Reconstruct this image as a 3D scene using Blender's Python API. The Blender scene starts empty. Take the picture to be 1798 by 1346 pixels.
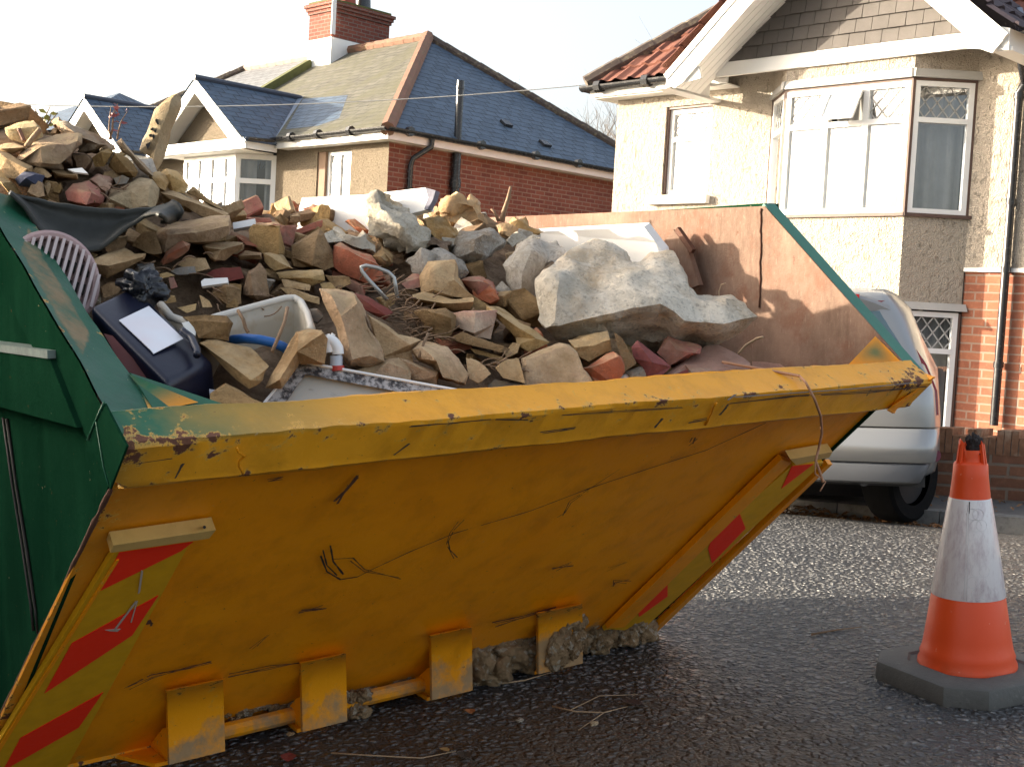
import bpy, bmesh, math, random
from mathutils import Vector, Matrix, noise
from mathutils.geometry import delaunay_2d_cdt
V = Vector
rnd = random.Random(7)
R = math.radians
scn = bpy.context.scene
COL = scn.collection

# ------------------------------------------------------------------ camera, sky, sun, exposure
CZ = 1.22                                   # camera height above the road
F, PITCH, ROLL = 2221.4, R(3.001), R(3.227)  # focal length in photo pixels (1798 wide)
_cp, _sp, _cr, _sr = math.cos(PITCH), math.sin(PITCH), math.cos(ROLL), math.sin(ROLL)
RC = Matrix(((_cr, -_sr, 0), (_sr, _cr, 0), (0, 0, 1))) @ Matrix(((1, 0, 0), (0, -_sp, -_cp), (0, _cp, -_sp)))
RCT = RC.transposed()
cd = bpy.data.cameras.new('camera')
cam = bpy.data.objects.new('camera', cd)
COL.objects.link(cam)
cd.sensor_width = 36
cd.lens = 36 * F / 1798
cd.clip_start, cd.clip_end = 0.05, 2000
_m = Matrix((RC[0], -RC[1], -RC[2])).transposed().to_4x4()
_m.translation = (0, 0, CZ)
cam.matrix_world = _m
scn.camera = cam

SUN_EL, SUN_YAW = R(11), R(-80)
world = bpy.data.worlds.new('World')
scn.world = world
world.use_nodes = True
_nt = world.node_tree
_sky = _nt.nodes.new('ShaderNodeTexSky')
_sky.sky_type = 'NISHITA'
_sky.sun_disc = False
_sky.sun_elevation = SUN_EL
_sky.sun_rotation = SUN_YAW % (2 * math.pi)
_sky.altitude = 50
_sky.air_density = 0.8
_sky.dust_density = 6.0
_sky.ozone_density = 0.3
_bg = _nt.nodes['Background']
_bg.inputs[1].default_value = 0.115
_hs = _nt.nodes.new('ShaderNodeHueSaturation')
_hs.inputs['Saturation'].default_value = 0.6
_nt.links.new(_sky.outputs[0], _hs.inputs['Color'])
_nt.links.new(_hs.outputs[0], _bg.inputs[0])
_sl = bpy.data.lights.new('sun', 'SUN')
_sl.energy = 2.8
_sl.angle = R(0.5)
_sl.color = (1.0, 0.87, 0.68)
sun = bpy.data.objects.new('sun', _sl)
COL.objects.link(sun)
SUN_DIR = V((math.sin(SUN_YAW) * math.cos(SUN_EL), math.cos(SUN_YAW) * math.cos(SUN_EL), math.sin(SUN_EL)))
sun.rotation_euler = SUN_DIR.to_track_quat('Z', 'Y').to_euler()
sun.location = (-6, 2, 8)
scn.view_settings.view_transform = 'Standard'
scn.view_settings.look = 'None'
scn.view_settings.exposure = 2.42
scn.view_settings.gamma = 1.0
scn.cycles.max_bounces = 6
scn.cycles.transparent_max_bounces = 12
scn.cycles.use_denoising = True

# ------------------------------------------------------------------ frames used while laying things out
def ray(X, Y):
    return RCT @ V(((X - 899) / F, (Y - 673) / F, 1.0))
O0 = V((0, 0, CZ))
def at(X, Y, d):                            # world point at camera depth d
    return O0 + ray(X, Y) * d
def on_plane(X, Y, P, N):
    r = ray(X, Y)
    return O0 + r * (((P - O0) @ N if False else (P - O0).dot(N)) / r.dot(N))
SC = 1.25                                   # skip frame: w across, l along, u up
SW = V((.7969, .6000, .0704)).normalized()
SLL = V((-.6004, .7995, -.0167)).normalized()
SN = SW.cross(SLL).normalized()
if SN.z < 0:
    SN = -SN
SA = V((-.5028, 1.6492, -.20498))
def S(w, l, u):
    return O0 + SC * (SA + SW * w + SLL * l + SN * u)
def skc(P):
    d = (P - O0) / SC - SA
    return d.dot(SW), d.dot(SLL), d.dot(SN)
# road plane and kerb line
KD, KE = V((-.788, .616)), V((.616, .788))   # along the kerb / across the road
_K1 = ray(1798, 939); K1 = _K1 * (6.9 / _K1.y)
_K2 = ray(1340, 899); K2 = _K2 * (7.866 / _K2.y)
TK = K1.xy.dot(KE)
def zk(s):
    s = max(-3.0, min(9.0, s))
    a = (s - K1.xy.dot(KD)) / (K2.xy.dot(KD) - K1.xy.dot(KD))
    return CZ + K1.z + (K2.z - K1.z) * a
_gp = S(0, 0, -.753)
def zp(x, y):
    return _gp.z - (SN.x * (x - _gp.x) + SN.y * (y - _gp.y)) / SN.z
T0 = 4.1
def road_z(x, y):
    p = V((x, y)); t = p.dot(KE); s = p.dot(KD)
    z = zp(x, y)
    if t > T0:
        q = KD * s + KE * TK
        a = min(1.0, (t - T0) / (TK - T0))
        z += (zk(s) - zp(q.x, q.y)) * a * a + (zp(q.x, q.y) - z) * a * a
    return z
def st(s, t):
    q = KD * s + KE * t
    return q.x, q.y
def on_road(X, Y):
    r = ray(X, Y); d = 1.0
    for i in range(3000):
        P = O0 + r * d
        if P.z <= road_z(P.x, P.y):
            break
        d += 0.005
    return P

# ------------------------------------------------------------------ object helpers
def mesh_obj(name, verts, faces, mat, parent=None, origin=None, uvs=None, smooth=None, attrs=None, mats=None, fmat=None):
    """one mesh object; verts in world coordinates; origin = where its own origin sits"""
    if parent is not None:
        rt = parent
        org = V(rt['_org']) if '_org' in rt else V(rt.location)
    else:
        if origin is None:
            n = len(verts)
            origin = V((sum(v[0] for v in verts) / n, sum(v[1] for v in verts) / n, min(v[2] for v in verts)))
        org = V(origin)
    me = bpy.data.meshes.new(name)
    me.from_pydata([tuple(V(v) - org) for v in verts], [], faces)
    if mats:
        for m in mats: me.materials.append(m)
        for p, i in zip(me.polygons, fmat): p.material_index = i
    else:
        me.materials.append(mat)
    if uvs is not None:
        ul = me.uv_layers.new(name='uv')
        for li, uv in enumerate(uvs): ul.data[li].uv = uv
    if attrs:
        for an, vals in attrs.items():
            a = me.attributes.new(an, 'FLOAT', 'POINT')
            a.data.foreach_set('value', vals)
    me.validate()
    o = bpy.data.objects.new(name, me)
    COL.objects.link(o)
    if parent is not None:
        o.parent = parent
        o['_org'] = tuple(org)
    else:
        o.location = org
        o['_org'] = tuple(org)
    if smooth is not None:
        me.shade_smooth()
        if smooth > 0:
            me.set_sharp_from_angle(angle=R(smooth))
    return o
def thing(name, label, cat, loc, group=None):
    o = bpy.data.objects.new(name, None)
    COL.objects.link(o)
    o.location = loc
    o.empty_display_size = 0.1
    o['_org'] = tuple(loc)
    return tag(o, label, cat, group)
def tag(o, label=None, cat=None, group=None, kind=None):
    if label: o['label'] = label
    if cat: o['category'] = cat
    if group: o['group'] = group
    if kind: o['kind'] = kind
    return o

class MB:
    """collects simple solids into one mesh"""
    def __init__(s): s.v = []; s.f = []; s.uv = []; s.mi = []; s.cur = 0
    def face(s, pts, uv=None):
        b = len(s.v); s.v += [V(p) for p in pts]; s.f.append(list(range(b, b + len(pts))))
        s.uv += uv if uv else [(0, 0)] * len(pts); s.mi.append(s.cur)
    def hexa(s, p):                          # 8 corners: bottom 4, top 4
        b = len(s.v); s.v += [V(q) for q in p]
        for q in ((3, 2, 1, 0), (4, 5, 6, 7), (0, 1, 5, 4), (1, 2, 6, 5), (2, 3, 7, 6), (3, 0, 4, 7)):
            s.f.append([b + i for i in q]); s.uv += [(0, 0)] * 4; s.mi.append(s.cur)
    def box(s, fr, a0, a1, b0, b1, z0, z1):  # in a frame function fr(a,b,z)
        s.hexa([fr(a0, b0, z0), fr(a1, b0, z0), fr(a1, b1, z0), fr(a0, b1, z0), fr(a0, b0, z1), fr(a1, b0, z1), fr(a1, b1, z1), fr(a0, b1, z1)])
    def prism(s, pts, off):                  # polygon pushed along off
        n = len(pts); b = len(s.v); off = V(off)
        s.v += [V(p) for p in pts] + [V(p) + off for p in pts]
        s.f.append([b + i for i in range(n)][::-1]); s.f.append([b + n + i for i in range(n)])
        s.uv += [(0, 0)] * (2 * n); s.mi += [s.cur] * 2
        for i in range(n):
            j = (i + 1) % n
            s.f.append([b + i, b + j, b + n + j, b + n + i]); s.uv += [(0, 0)] * 4; s.mi.append(s.cur)
    def tube(s, pts, r, seg=8, cap=True):
        pts = [V(p) for p in pts]; n = len(pts); b = len(s.v)
        rs = r if isinstance(r, (list, tuple)) else [r] * n
        up = None
        for i, p in enumerate(pts):
            d = (pts[min(i + 1, n - 1)] - pts[max(i - 1, 0)]).normalized()
            if up is None:
                up = V((0, 0, 1)) if abs(d.z) < .9 else V((1, 0, 0))
            x = (up - d * up.dot(d)).normalized(); y = d.cross(x); up = x
            for k in range(seg):
                a = 2 * math.pi * k / seg
                s.v.append(p + (x * math.cos(a) + y * math.sin(a)) * rs[i])
        for i in range(n - 1):
            for k in range(seg):
                k2 = (k + 1) % seg
                s.f.append([b + i * seg + k, b + i * seg + k2, b + (i + 1) * seg + k2, b + (i + 1) * seg + k])
                s.uv += [(0, 0)] * 4; s.mi.append(s.cur)
        if cap:
            s.f.append([b + k for k in range(seg)][::-1]); s.f.append([b + (n - 1) * seg + k for k in range(seg)])
            s.uv += [(0, 0)] * (2 * seg); s.mi += [s.cur] * 2
    def beam(s, p, q, wd, ht, up):           # rectangular bar from p to q
        p, q, up = V(p), V(q), V(up)
        d = (q - p).normalized(); x = d.cross(up).normalized(); y = x.cross(d).normalized()
        x *= wd / 2; y *= ht / 2
        s.hexa([p - x - y, p + x - y, q + x - y, q - x - y, p - x + y, p + x + y, q + x + y, q - x + y])
    def build(s, name, mat, parent=None, origin=None, smooth=None, uv=False, mats=None):
        return mesh_obj(name, s.v, s.f, mat, parent, origin, s.uv if uv else None, smooth, None, mats, s.mi if mats else None)

# ------------------------------------------------------------------ node materials
class NM:
    def __init__(s, name):
        s.m = bpy.data.materials.new(name); s.m.use_nodes = True
        s.t = s.m.node_tree; s.b = s.t.nodes['Principled BSDF']
        s.out = s.t.nodes['Material Output']
    def n(s, typ, **kw):
        nd = s.t.nodes.new('ShaderNode' + typ)
        for k, v in kw.items():
            if k == 'ins':
                for i, val in v.items(): s.put(nd, i, val)
            else: setattr(nd, k, v)
        return nd
    def put(s, nd, i, val):
        sock = nd.inputs[i]
        if hasattr(val, 'is_output') or hasattr(val, 'links'):
            s.t.links.new(val, sock)
        elif hasattr(val, 'outputs'):
            s.t.links.new(val.outputs[0], sock)
        else:
            if isinstance(val, (tuple, list)) and len(val) == 3 and sock.type == 'RGBA': val = (*val, 1)
            sock.default_value = val
    def obj(s): return s.n('TexCoord').outputs['Object']
    def uv(s): return s.n('UVMap', uv_map='uv').outputs[0]
    def rand(s): return s.n('ObjectInfo').outputs['Random']
    def attr(s, name): return s.n('Attribute', attribute_name=name).outputs['Fac']
    def map(s, vec, sc=(1, 1, 1), loc=(0, 0, 0), rot=(0, 0, 0)):
        return s.n('Mapping', ins={0: vec, 1: loc, 2: rot, 3: sc}).outputs[0]
    def shift(s, vec, amt=37.0):             # per-object offset so that copies differ
        return s.n('VectorMath', operation='ADD', ins={0: vec, 1: s.n('VectorMath', operation='SCALE', ins={0: (1, .7, .3), 3: s.math('MULTIPLY', s.rand(), amt)}).outputs[0]}).outputs[0]
    def noise(s, vec, scale, detail=4, rough=.55, dist=0):
        return s.n('TexNoise', ins={'Vector': vec, 'Scale': scale, 'Detail': detail, 'Roughness': rough, 'Distortion': dist}).outputs[0]
    def vor(s, vec, scale, feature='F1', out=0):
        return s.n('TexVoronoi', feature=feature, ins={'Vector': vec, 'Scale': scale}).outputs[out]
    def ramp(s, fac, *stops):
        r = s.n('ValToRGB'); el = r.color_ramp.elements
        while len(el) < len(stops): el.new(.5)
        for e, (p, c) in zip(el, stops):
            e.position = p; e.color = (c, c, c, 1) if isinstance(c, (int, float)) else (*c, 1)
        s.t.links.new(fac, r.inputs[0]); return r.outputs[0]
    def math(s, op, a, b=0.0, clamp=False):
        return s.n('Math', operation=op, use_clamp=clamp, ins={0: a, 1: b}).outputs[0]
    def mix(s, fac, a, b, blend='MIX'):
        m = s.n('Mix', data_type='RGBA', blend_type=blend)
        s.put(m, 0, fac); s.put(m, 6, a); s.put(m, 7, b)
        return m.outputs[2]
    def bump(s, h, strength=.3, dist=.01, prev=None):
        b = s.n('Bump', ins={'Height': h, 'Strength': strength, 'Distance': dist})
        if prev is not None: s.t.links.new(prev, b.inputs['Normal'])
        return b.outputs[0]
    def set(s, **kw):
        nm = {'col': 'Base Color', 'rough': 'Roughness', 'metal': 'Metallic', 'normal': 'Normal', 'spec': 'Specular IOR Level', 'coat': 'Coat Weight', 'coatr': 'Coat Roughness', 'trans': 'Transmission Weight', 'ior': 'IOR', 'alpha': 'Alpha', 'sub': 'Subsurface Weight'}
        for k, v in kw.items(): s.put(s.b, nm[k], v)
        return s.m
def plain(name, col, rough=.5, var=.15, scale=8, bump=.1, bscale=60, metal=0, spec=.5, dirt=None, coat=0):
    k = NM(name); v = k.obj()
    n = k.noise(v, scale, 5)
    c = k.mix(n, tuple(x * (1 - var) for x in col), tuple(min(1, x * (1 + var)) for x in col))
    if dirt:
        c = k.mix(k.ramp(k.noise(v, scale * 2.3, 6, .65), (.5, 0), (.72, 1)), c, dirt)
    k.set(col=c, rough=k.math('ADD', k.math('MULTIPLY', k.noise(v, scale * 3), .25), rough - .12), metal=metal, spec=spec, coat=coat)
    if bump: k.set(normal=k.bump(k.noise(v, bscale, 4), bump, .005))
    return k.m
def stone(name, c1, c2, c3, nscale=14, bstr=.5, speck=0, dust=None):
    k = NM(name); v = k.shift(k.obj())
    a = k.noise(v, nscale, 6, .62)
    c = k.mix(k.ramp(a, (.33, 0), (.67, 1)), c1, c2)
    c = k.mix(k.ramp(k.noise(v, nscale * .35, 4, .6, .6), (.52, 0), (.62, 1)), c, c3)
    c = k.mix(k.ramp(k.noise(v, 70, 8, .72), (.50, 0), (.68, .55)), c, tuple(x * .45 for x in c3))
    c = k.mix(k.ramp(k.noise(v, 130, 5, .7), (.58, 0), (.70, .5)), c, tuple(min(1, x * 1.45) for x in c2))
    r = k.rand()
    c = k.mix(k.math('MULTIPLY', k.math('SUBTRACT', r, .5), .55), c, (1, .95, .85), 'MULTIPLY') if False else c
    h = k.n('HueSaturation', ins={'Hue': k.math('ADD', k.math('MULTIPLY', r, .014), .488), 'Saturation': k.math('ADD', k.math('MULTIPLY', r, .25), .84), 'Value': k.math('ADD', k.math('MULTIPLY', k.math('FRACT', k.math('MULTIPLY', r, 7.31)), .45), .8), 'Color': c}).outputs[0]
    if speck:
        vv = k.vor(k.n('VectorMath', operation='ADD', ins={0: v, 1: k.n('VectorMath', operation='SCALE', ins={0: k.n('TexNoise', ins={'Vector': v, 'Scale': 30.0}).outputs[1], 3: .02}).outputs[0]}).outputs[0], 150, 'F1', 1)
        sp = k.n('SeparateColor', ins={0: vv}).outputs[0]
        h = k.mix(k.ramp(sp, (.80, 0), (.86, speck)), h, (.62, .58, .5))
        h = k.mix(k.ramp(sp, (.07, speck), (.11, 0)), h, (.16, .15, .14))
    if dust:
        nz = k.n('SeparateXYZ', ins={0: k.n('NewGeometry').outputs['Normal']}).outputs[2]
        h = k.mix(k.math('MULTIPLY', k.ramp(nz, (.25, 0), (.9, 1)), k.ramp(k.noise(v, 30, 5), (.35, 0), (.6, .75))), h, dust)
    c2_ = k.mix(k.ramp(k.noise(v, 5, 6, .7), (.46, 0), (.6, .55)), h, tuple(x * .62 for x in c1)); h = c2_
    hgt = k.math('ADD', k.noise(v, 45, 8, .7), k.math('MULTIPLY', k.noise(v, 190, 4, .7), .4))
    k.set(col=h, rough=.92, spec=.2, normal=k.bump(hgt, bstr, .016))
    return k.m

M = {}
M['tan'] = stone('tan_stone', (.45, .29, .135), (.57, .40, .21), (.34, .21, .092), 16, .8, 0, (.56, .41, .235))
M['brown'] = stone('brown_stone', (.32, .20, .092), (.43, .285, .14), (.23, .14, .062), 14, .9)
M['pale'] = stone('pale_stone', (.46, .35, .20), (.56, .44, .27), (.38, .27, .14), 14, .7)
M['conc'] = stone('concrete', (.52, .46, .36), (.66, .60, .50), (.46, .36, .24), 6, .7, .35)
M['white'] = stone('pale_concrete', (.44, .39, .31), (.60, .55, .46), (.36, .27, .16), 11, 1.0, .35)
M['red'] = stone('red_brick', (.36, .115, .065), (.46, .17, .10), (.30, .17, .11), 20, .45, 0, (.42, .28, .17))
M['dred'] = stone('dark_red_tile', (.19, .055, .045), (.25, .075, .06), (.21, .10, .075), 20, .3)
M['pink'] = stone('pinkish_brick', (.40, .22, .15), (.50, .31, .22), (.50, .38, .27), 16, .45)
M['rust_st'] = stone('orange_stone', (.36, .21, .085), (.52, .36, .17), (.58, .48, .32), 18, .9)
M['soil'] = stone('soil', (.22, .145, .078), (.35, .245, .14), (.16, .10, .055), 25, 1.0)
M['grey'] = stone('grey_slate', (.16, .15, .14), (.25, .24, .22), (.30, .24, .16), 16, .4)
# ------------------------------------------------------------------ paint of the skip
def skip_paint(name, base, hi, green=False, spec=.5, ro=0.0):
    k = NM(name); v = k.obj()
    n = k.noise(v, 3.5, 6, .6)
    c = k.mix(k.ramp(n, (.3, 0), (.7, 1)), base, hi)
    # vertical grime and dull patches
    c = k.mix(k.ramp(k.noise(k.map(v, (6, 6, 1.2)), 2.0, 6, .65), (.48, 0), (.75, .55)), c, tuple(x * .6 for x in base))
    if green:                                 # overspray of the other colour
        c = k.mix(k.math('ADD', k.attr('green'), k.math('MULTIPLY', k.math('MULTIPLY', k.attr('green'), k.math('SUBTRACT', k.noise(v, 9, 4), .5)), .8), True), c, (.022, .12, .055))
    # small chips and flecks
    f = k.noise(v, 55, 6, .75)
    c = k.mix(k.ramp(f, (.66, 0), (.69, .9)), c, (.10, .045, .02))
    c = k.mix(k.ramp(k.noise(k.map(v, (1, 1, 1), (5, 2, 1)), 42, 7, .7), (.69, 0), (.72, .7)), c, (.62, .5, .3))
    # rust where the wear attribute is high
    w = k.attr('wear')
    nz = k.noise(v, 26, 7, .68)
    edge = k.math('ADD', k.math('MULTIPLY', w, .27), nz)
    rm = k.ramp(edge, (.80, 0), (.83, 1))
    halo = k.ramp(edge, (.745, 0), (.80, .9))
    c = k.mix(halo, c, (.66, .36, .06))
    c = k.mix(rm, c, k.mix(k.noise(v, 90, 4), (.07, .025, .015), (.20, .075, .035)))
    # dried mud low down
    mu = k.ramp(k.math('ADD', k.attr('mud'), k.math('MULTIPLY', k.math('SUBTRACT', k.noise(v, 11, 7, .7), .5), 1.3)), (.52, 0), (.78, .9))
    c = k.mix(mu, c, k.mix(k.noise(v, 40, 4), (.20, .135, .07), (.33, .24, .14)))
    rg = k.math('ADD', k.math('MULTIPLY', k.math('ADD', rm, mu), .4), k.math('ADD', k.math('MULTIPLY', k.noise(v, 14, 5), .28), .24 + ro), True)
    k.set(col=c, rough=rg, spec=spec, normal=k.bump(k.noise(v, 6, 3), .12, .02, k.bump(k.math('SUBTRACT', k.noise(v, 80, 5, .7), k.math('MULTIPLY', rm, .6)), .16, .006)))
    return k.m
M['yellow'] = skip_paint('yellow_paint', (.86, .285, .0015), (.90, .325, .003), True, spec=.3)
M['yellow_hi'] = skip_paint('fresh_yellow_paint', (.74, .265, .003), (.80, .31, .006), spec=.3)
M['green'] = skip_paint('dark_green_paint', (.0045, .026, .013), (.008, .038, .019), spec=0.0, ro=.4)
M['yellow_rim'] = skip_paint('rim_yellow_paint', (.78, .325, .007), (.84, .37, .014), True)
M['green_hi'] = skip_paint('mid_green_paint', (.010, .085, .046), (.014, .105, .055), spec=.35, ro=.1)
def rust_wall():
    k = NM('rusted_steel'); v = k.obj()
    st_ = k.noise(k.map(v, (30, 30, 9)), 2, 8, .7)
    c = k.mix(k.ramp(st_, (.3, 0), (.7, 1)), (.125, .076, .054), (.195, .130, .094))
    c = k.mix(k.ramp(k.noise(v, 3.2, 5, .6), (.42, 0), (.66, .75)), c, (.29, .185, .135))
    c = k.mix(k.ramp(k.noise(v, 9, 7, .7), (.5, 0), (.62, .6)), c, (.17, .075, .045))
    c = k.mix(k.ramp(k.noise(k.map(v, (60, 60, 14)), 3, 5), (.6, 0), (.74, .5)), c, (.36, .25, .19))
    c = k.mix(k.ramp(k.noise(v, 30, 7, .7), (.62, 0), (.7, .7)), c, (.12, .045, .025))
    k.set(col=c, rough=.85, spec=.25, normal=k.bump(k.noise(v, 90, 6, .7), .35, .006))
    return k.m
M['rust'] = rust_wall()
M['black'] = plain('black_scrape', (.018, .014, .012), .7, .3)
M['rust_dark'] = plain('dark_rust', (.09, .035, .018), .85, .5, 30, .4)
def mud_mat():
    k = NM('dried_mud'); v = k.obj()
    c = k.mix(k.ramp(k.noise(v, 18, 7, .7), (.3, 0), (.7, 1)), (.18, .11, .055), (.40, .28, .16))
    sp = k.n('SeparateColor', ins={0: k.vor(v, 80, 'F1', 1)}).outputs[0]
    c = k.mix(k.ramp(sp, (.8, 0), (.86, .8)), c, (.42, .36, .28))
    k.set(col=c, rough=.95, spec=.15, normal=k.bump(k.noise(v, 60, 8, .75), 1.0, .015))
    return k.m
M['mud'] = mud_mat()

# ------------------------------------------------------------------ the skip
skip = thing('builders_skip', 'yellow and green steel skip heaped with rubble on the road', 'skip', S(.9, 1.4, -.753))
def grid_quad(c00, c10, c11, c01, nx, ny, fn=None):
    vs = []; fs = []; ij = []
    for j in range(ny + 1):
        for i in range(nx + 1):
            a, b = i / nx, j / ny
            p = (c00 * (1 - a) + c10 * a) * (1 - b) + (c01 * (1 - a) + c11 * a) * b
            if fn: p = fn(p, a, b)
            vs.append(p); ij.append((a, b))
    for j in range(ny):
        for i in range(nx):
            q = j * (nx + 1) + i
            fs.append((q, q + 1, q + nx + 2, q + nx + 1))
    return vs, fs, ij
PN = (S(0, .905, -.753) - S(0, .147, -.08)).cross(SW).normalized()   # outward normal of the end panel
if PN.y > 0: PN = -PN
PP = S(0, .147, -.08)
def on_pan(X, Y, off=0.0): return on_plane(X, Y, PP + PN * off, PN)
def dent(p, a, b):
    q = p * 1.7
    return p + PN * (.007 * noise.noise(q) + .003 * noise.noise(p * 6)) * min(1, 8 * a, 8 * (1 - a), 8 * b, 8 * (1 - b))
vs, fs, ij = grid_quad(S(.028, .132, -.067), S(1.735, .132, -.067), S(1.775, .915, -.757), S(-.012, .905, -.750), 90, 60, dent)
wear = [max(0, 1 - 14 * min(a, 1 - a)) * .75 + max(0, 1 - 12 * (1 - b)) * .6 + max(0, b - .45) * .25 for a, b in ij]
mud = [max(0, (b - .66) * 1.9) * (.35 + .65 * min(1, a * 1.5)) + max(0, 1 - 5 * math.hypot((a - .86) * 1.2, b - 1)) * .5 for a, b in ij]
nv = len(vs)
back = [p - PN * .008 for p in vs]
bord = [i for i in range(91)] + [91 * j + 90 for j in range(1, 61)] + [91 * 60 + i for i in range(89, -1, -1)] + [91 * j for j in range(59, 0, -1)]
allf = list(fs) + [tuple(i + nv for i in f[::-1]) for f in fs] + [(bord[i], bord[i - 1], bord[i - 1] + nv, bord[i] + nv) for i in range(len(bord))]
mesh_obj('end_panel', vs + back, allf, M['yellow'], skip, smooth=40, attrs={'wear': wear * 2, 'mud': mud * 2, 'green': [max(0, .10 - a) * 2 for a, b in ij] * 2})['label'] = 'yellow sloping end panel with scratches'

# rim lip along the low end
prof = [(.080, -.03), (.067, .024), (.063, .037), (.054, .037), (.048, .031), (.006, .004), (0, .000), (.002, -.008), (.050, -.052), (.056, -.062), (.066, -.066), (.095, -.068)]
NXL = 120
vs = []; at_w = []; at_g = []
for i in range(NXL + 1):
    a = i / NXL; w = -.002 + 1.757 * a
    for j, (l, u) in enumerate(prof):
        wob = .0035 * noise.noise(V((w * 5, j * .3, 0))) + .0015 * noise.noise(V((w * 30, j * .5, 3)))
        l2 = l
        if a > .93 and j in (7, 8, 9, 10): l2 = l - 0.0
        u += .012 * (1 - a) * (1 if j < 8 else .55)
        wj = max(w, .023) if j in (0, 9, 10, 11) else max(w, .004)
        vs.append(S(wj, l2 + wob, u + wob * (1 if j < 8 else .7)))
        e = {2: .7, 3: .6, 5: .75, 6: .9, 7: .8, 9: .7, 10: .6}.get(j, .32)
        e2 = e + max(0, .45 - w * 2.2) * .7 + max(0, (w - 1.55) * 2)
        at_w.append(min(1.2, e2))
        at_g.append(max(0, min(1, (.42 - w) / .36)) if j <= 6 else max(0, min(.35, (.06 - w) * 6)))
fs = []
m = len(prof)
for i in range(NXL):
    for j in range(m - 1):
        q = i * m + j; fs.append((q, q + m, q + m + 1, q + 1))
fs.append(tuple(range(m))); fs.append(tuple(NXL * m + j for j in range(m))[::-1])
mesh_obj('rim', vs, fs, M['yellow_rim'] if 'yellow_rim' in M else M['yellow'], skip, smooth=28, attrs={'wear': at_w, 'green': at_g, 'mud': [0] * len(vs)})
# rounded tab closing the right end of the lip, joint welds on the lip
b = MB(); b.prism([S(1.750, -.006, .004), S(1.757, .06, .02), S(1.748, .10, -.052), S(1.70, .060, -.075), S(1.66, .045, -.064)], SW * .012)
o = b.build('rim_end_plate', M['yellow'], skip)
b = MB()
for w in (.165, 1.10, 1.66):
    b.tube([S(w + .012 * noise.noise(V((w * 9, i, 0))) + .004 * i, .002 + .05 * i / 6 - .003, -.008 - .046 * i / 6) for i in range(7)], [.0018 + .0018 * rnd.random() for _ in range(7)], 6)
b.build('weld_bead', M['yellow_hi'], skip, smooth=0)

# side rails
def rail(side, outer, inner, drop, fw):
    b = MB()
    for i in range(len(outer) - 1):
        o0, o1, i0, i1 = outer[i], outer[i + 1], inner[i], inner[i + 1]
        b.hexa([o0 - SN * .012, o1 - SN * .012, i1 - SN * .012, i0 - SN * .012, o0, o1, i1, i0])
    return b
def subdiv(pts, n):
    out = []
    for i in range(len(pts) - 1):
        for k in range(n): out.append(pts[i].lerp(pts[i + 1], k / n))
    return out + [pts[-1]]
def onW(X, Y, w): return on_plane(X, Y, S(w, 0, 0), SW)
_o = subdiv([S(0, 0, 0), onW(213, 763, 0), onW(141, 635, 0), onW(68, 510, 0), onW(14, 420, 0), S(0, .66, .388), S(0, 1.80, .388), S(0, 2.13, .0)], 8)
_i = subdiv([S(.088, .105, .037), S(.085, .150, .062), onW(158, 558, .08), onW(76, 420, .08) - SLL * .0, S(.08, .68, .352), S(.08, .72, .372), S(.08, 1.80, .372), S(.08, 2.10, .0)], 8)
wob = lambda p, i: p + SN * .004 * noise.noise(p * 9) + SW * .004 * noise.noise(p * 7 + V((3, 0, 0)))
_o = [wob(p, i) for i, p in enumerate(_o)]; _i = [wob(p, i) for i, p in enumerate(_i)]
n = len(_o); vs = []; fs = []; wr = []
NC = 6
for i in range(n):
    for c in range(NC + 1):
        vs.append(_o[i].lerp(_i[i], c / NC)); wr.append((.75 if c == 0 else .55 if c == NC else .25) + max(0, .5 - i / 18) * .8)
    vs.append(_i[i] - SN * .03); wr.append(.5)
for i in range(n - 1):
    for c in range(NC + 1):
        q = i * (NC + 2) + c; fs.append((q, q + NC + 2, q + NC + 3, q + 1))
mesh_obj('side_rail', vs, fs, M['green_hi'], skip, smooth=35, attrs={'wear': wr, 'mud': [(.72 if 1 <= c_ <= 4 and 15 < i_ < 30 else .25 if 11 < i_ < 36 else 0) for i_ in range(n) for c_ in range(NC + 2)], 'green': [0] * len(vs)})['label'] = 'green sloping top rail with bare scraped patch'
# flange hanging outside the near rail
fl = [onW(150, 792, -.004), onW(154, 770, -.004), onW(121, 714, -.004), onW(68, 629, -.004), onW(5, 515, -.004), S(-.004, .64, .29), S(-.004, 1.80, .29), S(-.004, 2.05, 0)]
fl = subdiv(fl, 8)
vs = [_o[i] - SW * .004 for i in range(n)] + fl + [p - SW * -.012 for p in fl]
fs = [(i, i + 1, n + i + 1, n + i) for i in range(n - 1)] + [(n + i, n + i + 1, 2 * n + i + 1, 2 * n + i) for i in range(n - 1)]
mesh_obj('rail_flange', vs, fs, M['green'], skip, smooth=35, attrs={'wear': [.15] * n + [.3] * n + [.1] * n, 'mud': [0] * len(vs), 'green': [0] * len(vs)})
# patch plate at the near corner
b = MB(); b.prism([onW(183, 708, -.006), onW(222, 783, -.006), onW(193, 858, -.006), onW(154, 775, -.006)], SW * .004)
b.build('corner_patch_plate', M['green'], skip)
b = MB(); b.tube([onW(183, 706, -.007), onW(166, 742, -.007), onW(154, 772, -.007)], .002, 5)
b.tube([onW(168, 738, -.007), onW(181, 818, -.007), onW(190, 850, -.007)], .0012, 5)
b.build('weld_bead', M['green_hi'], skip, smooth=0)

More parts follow.
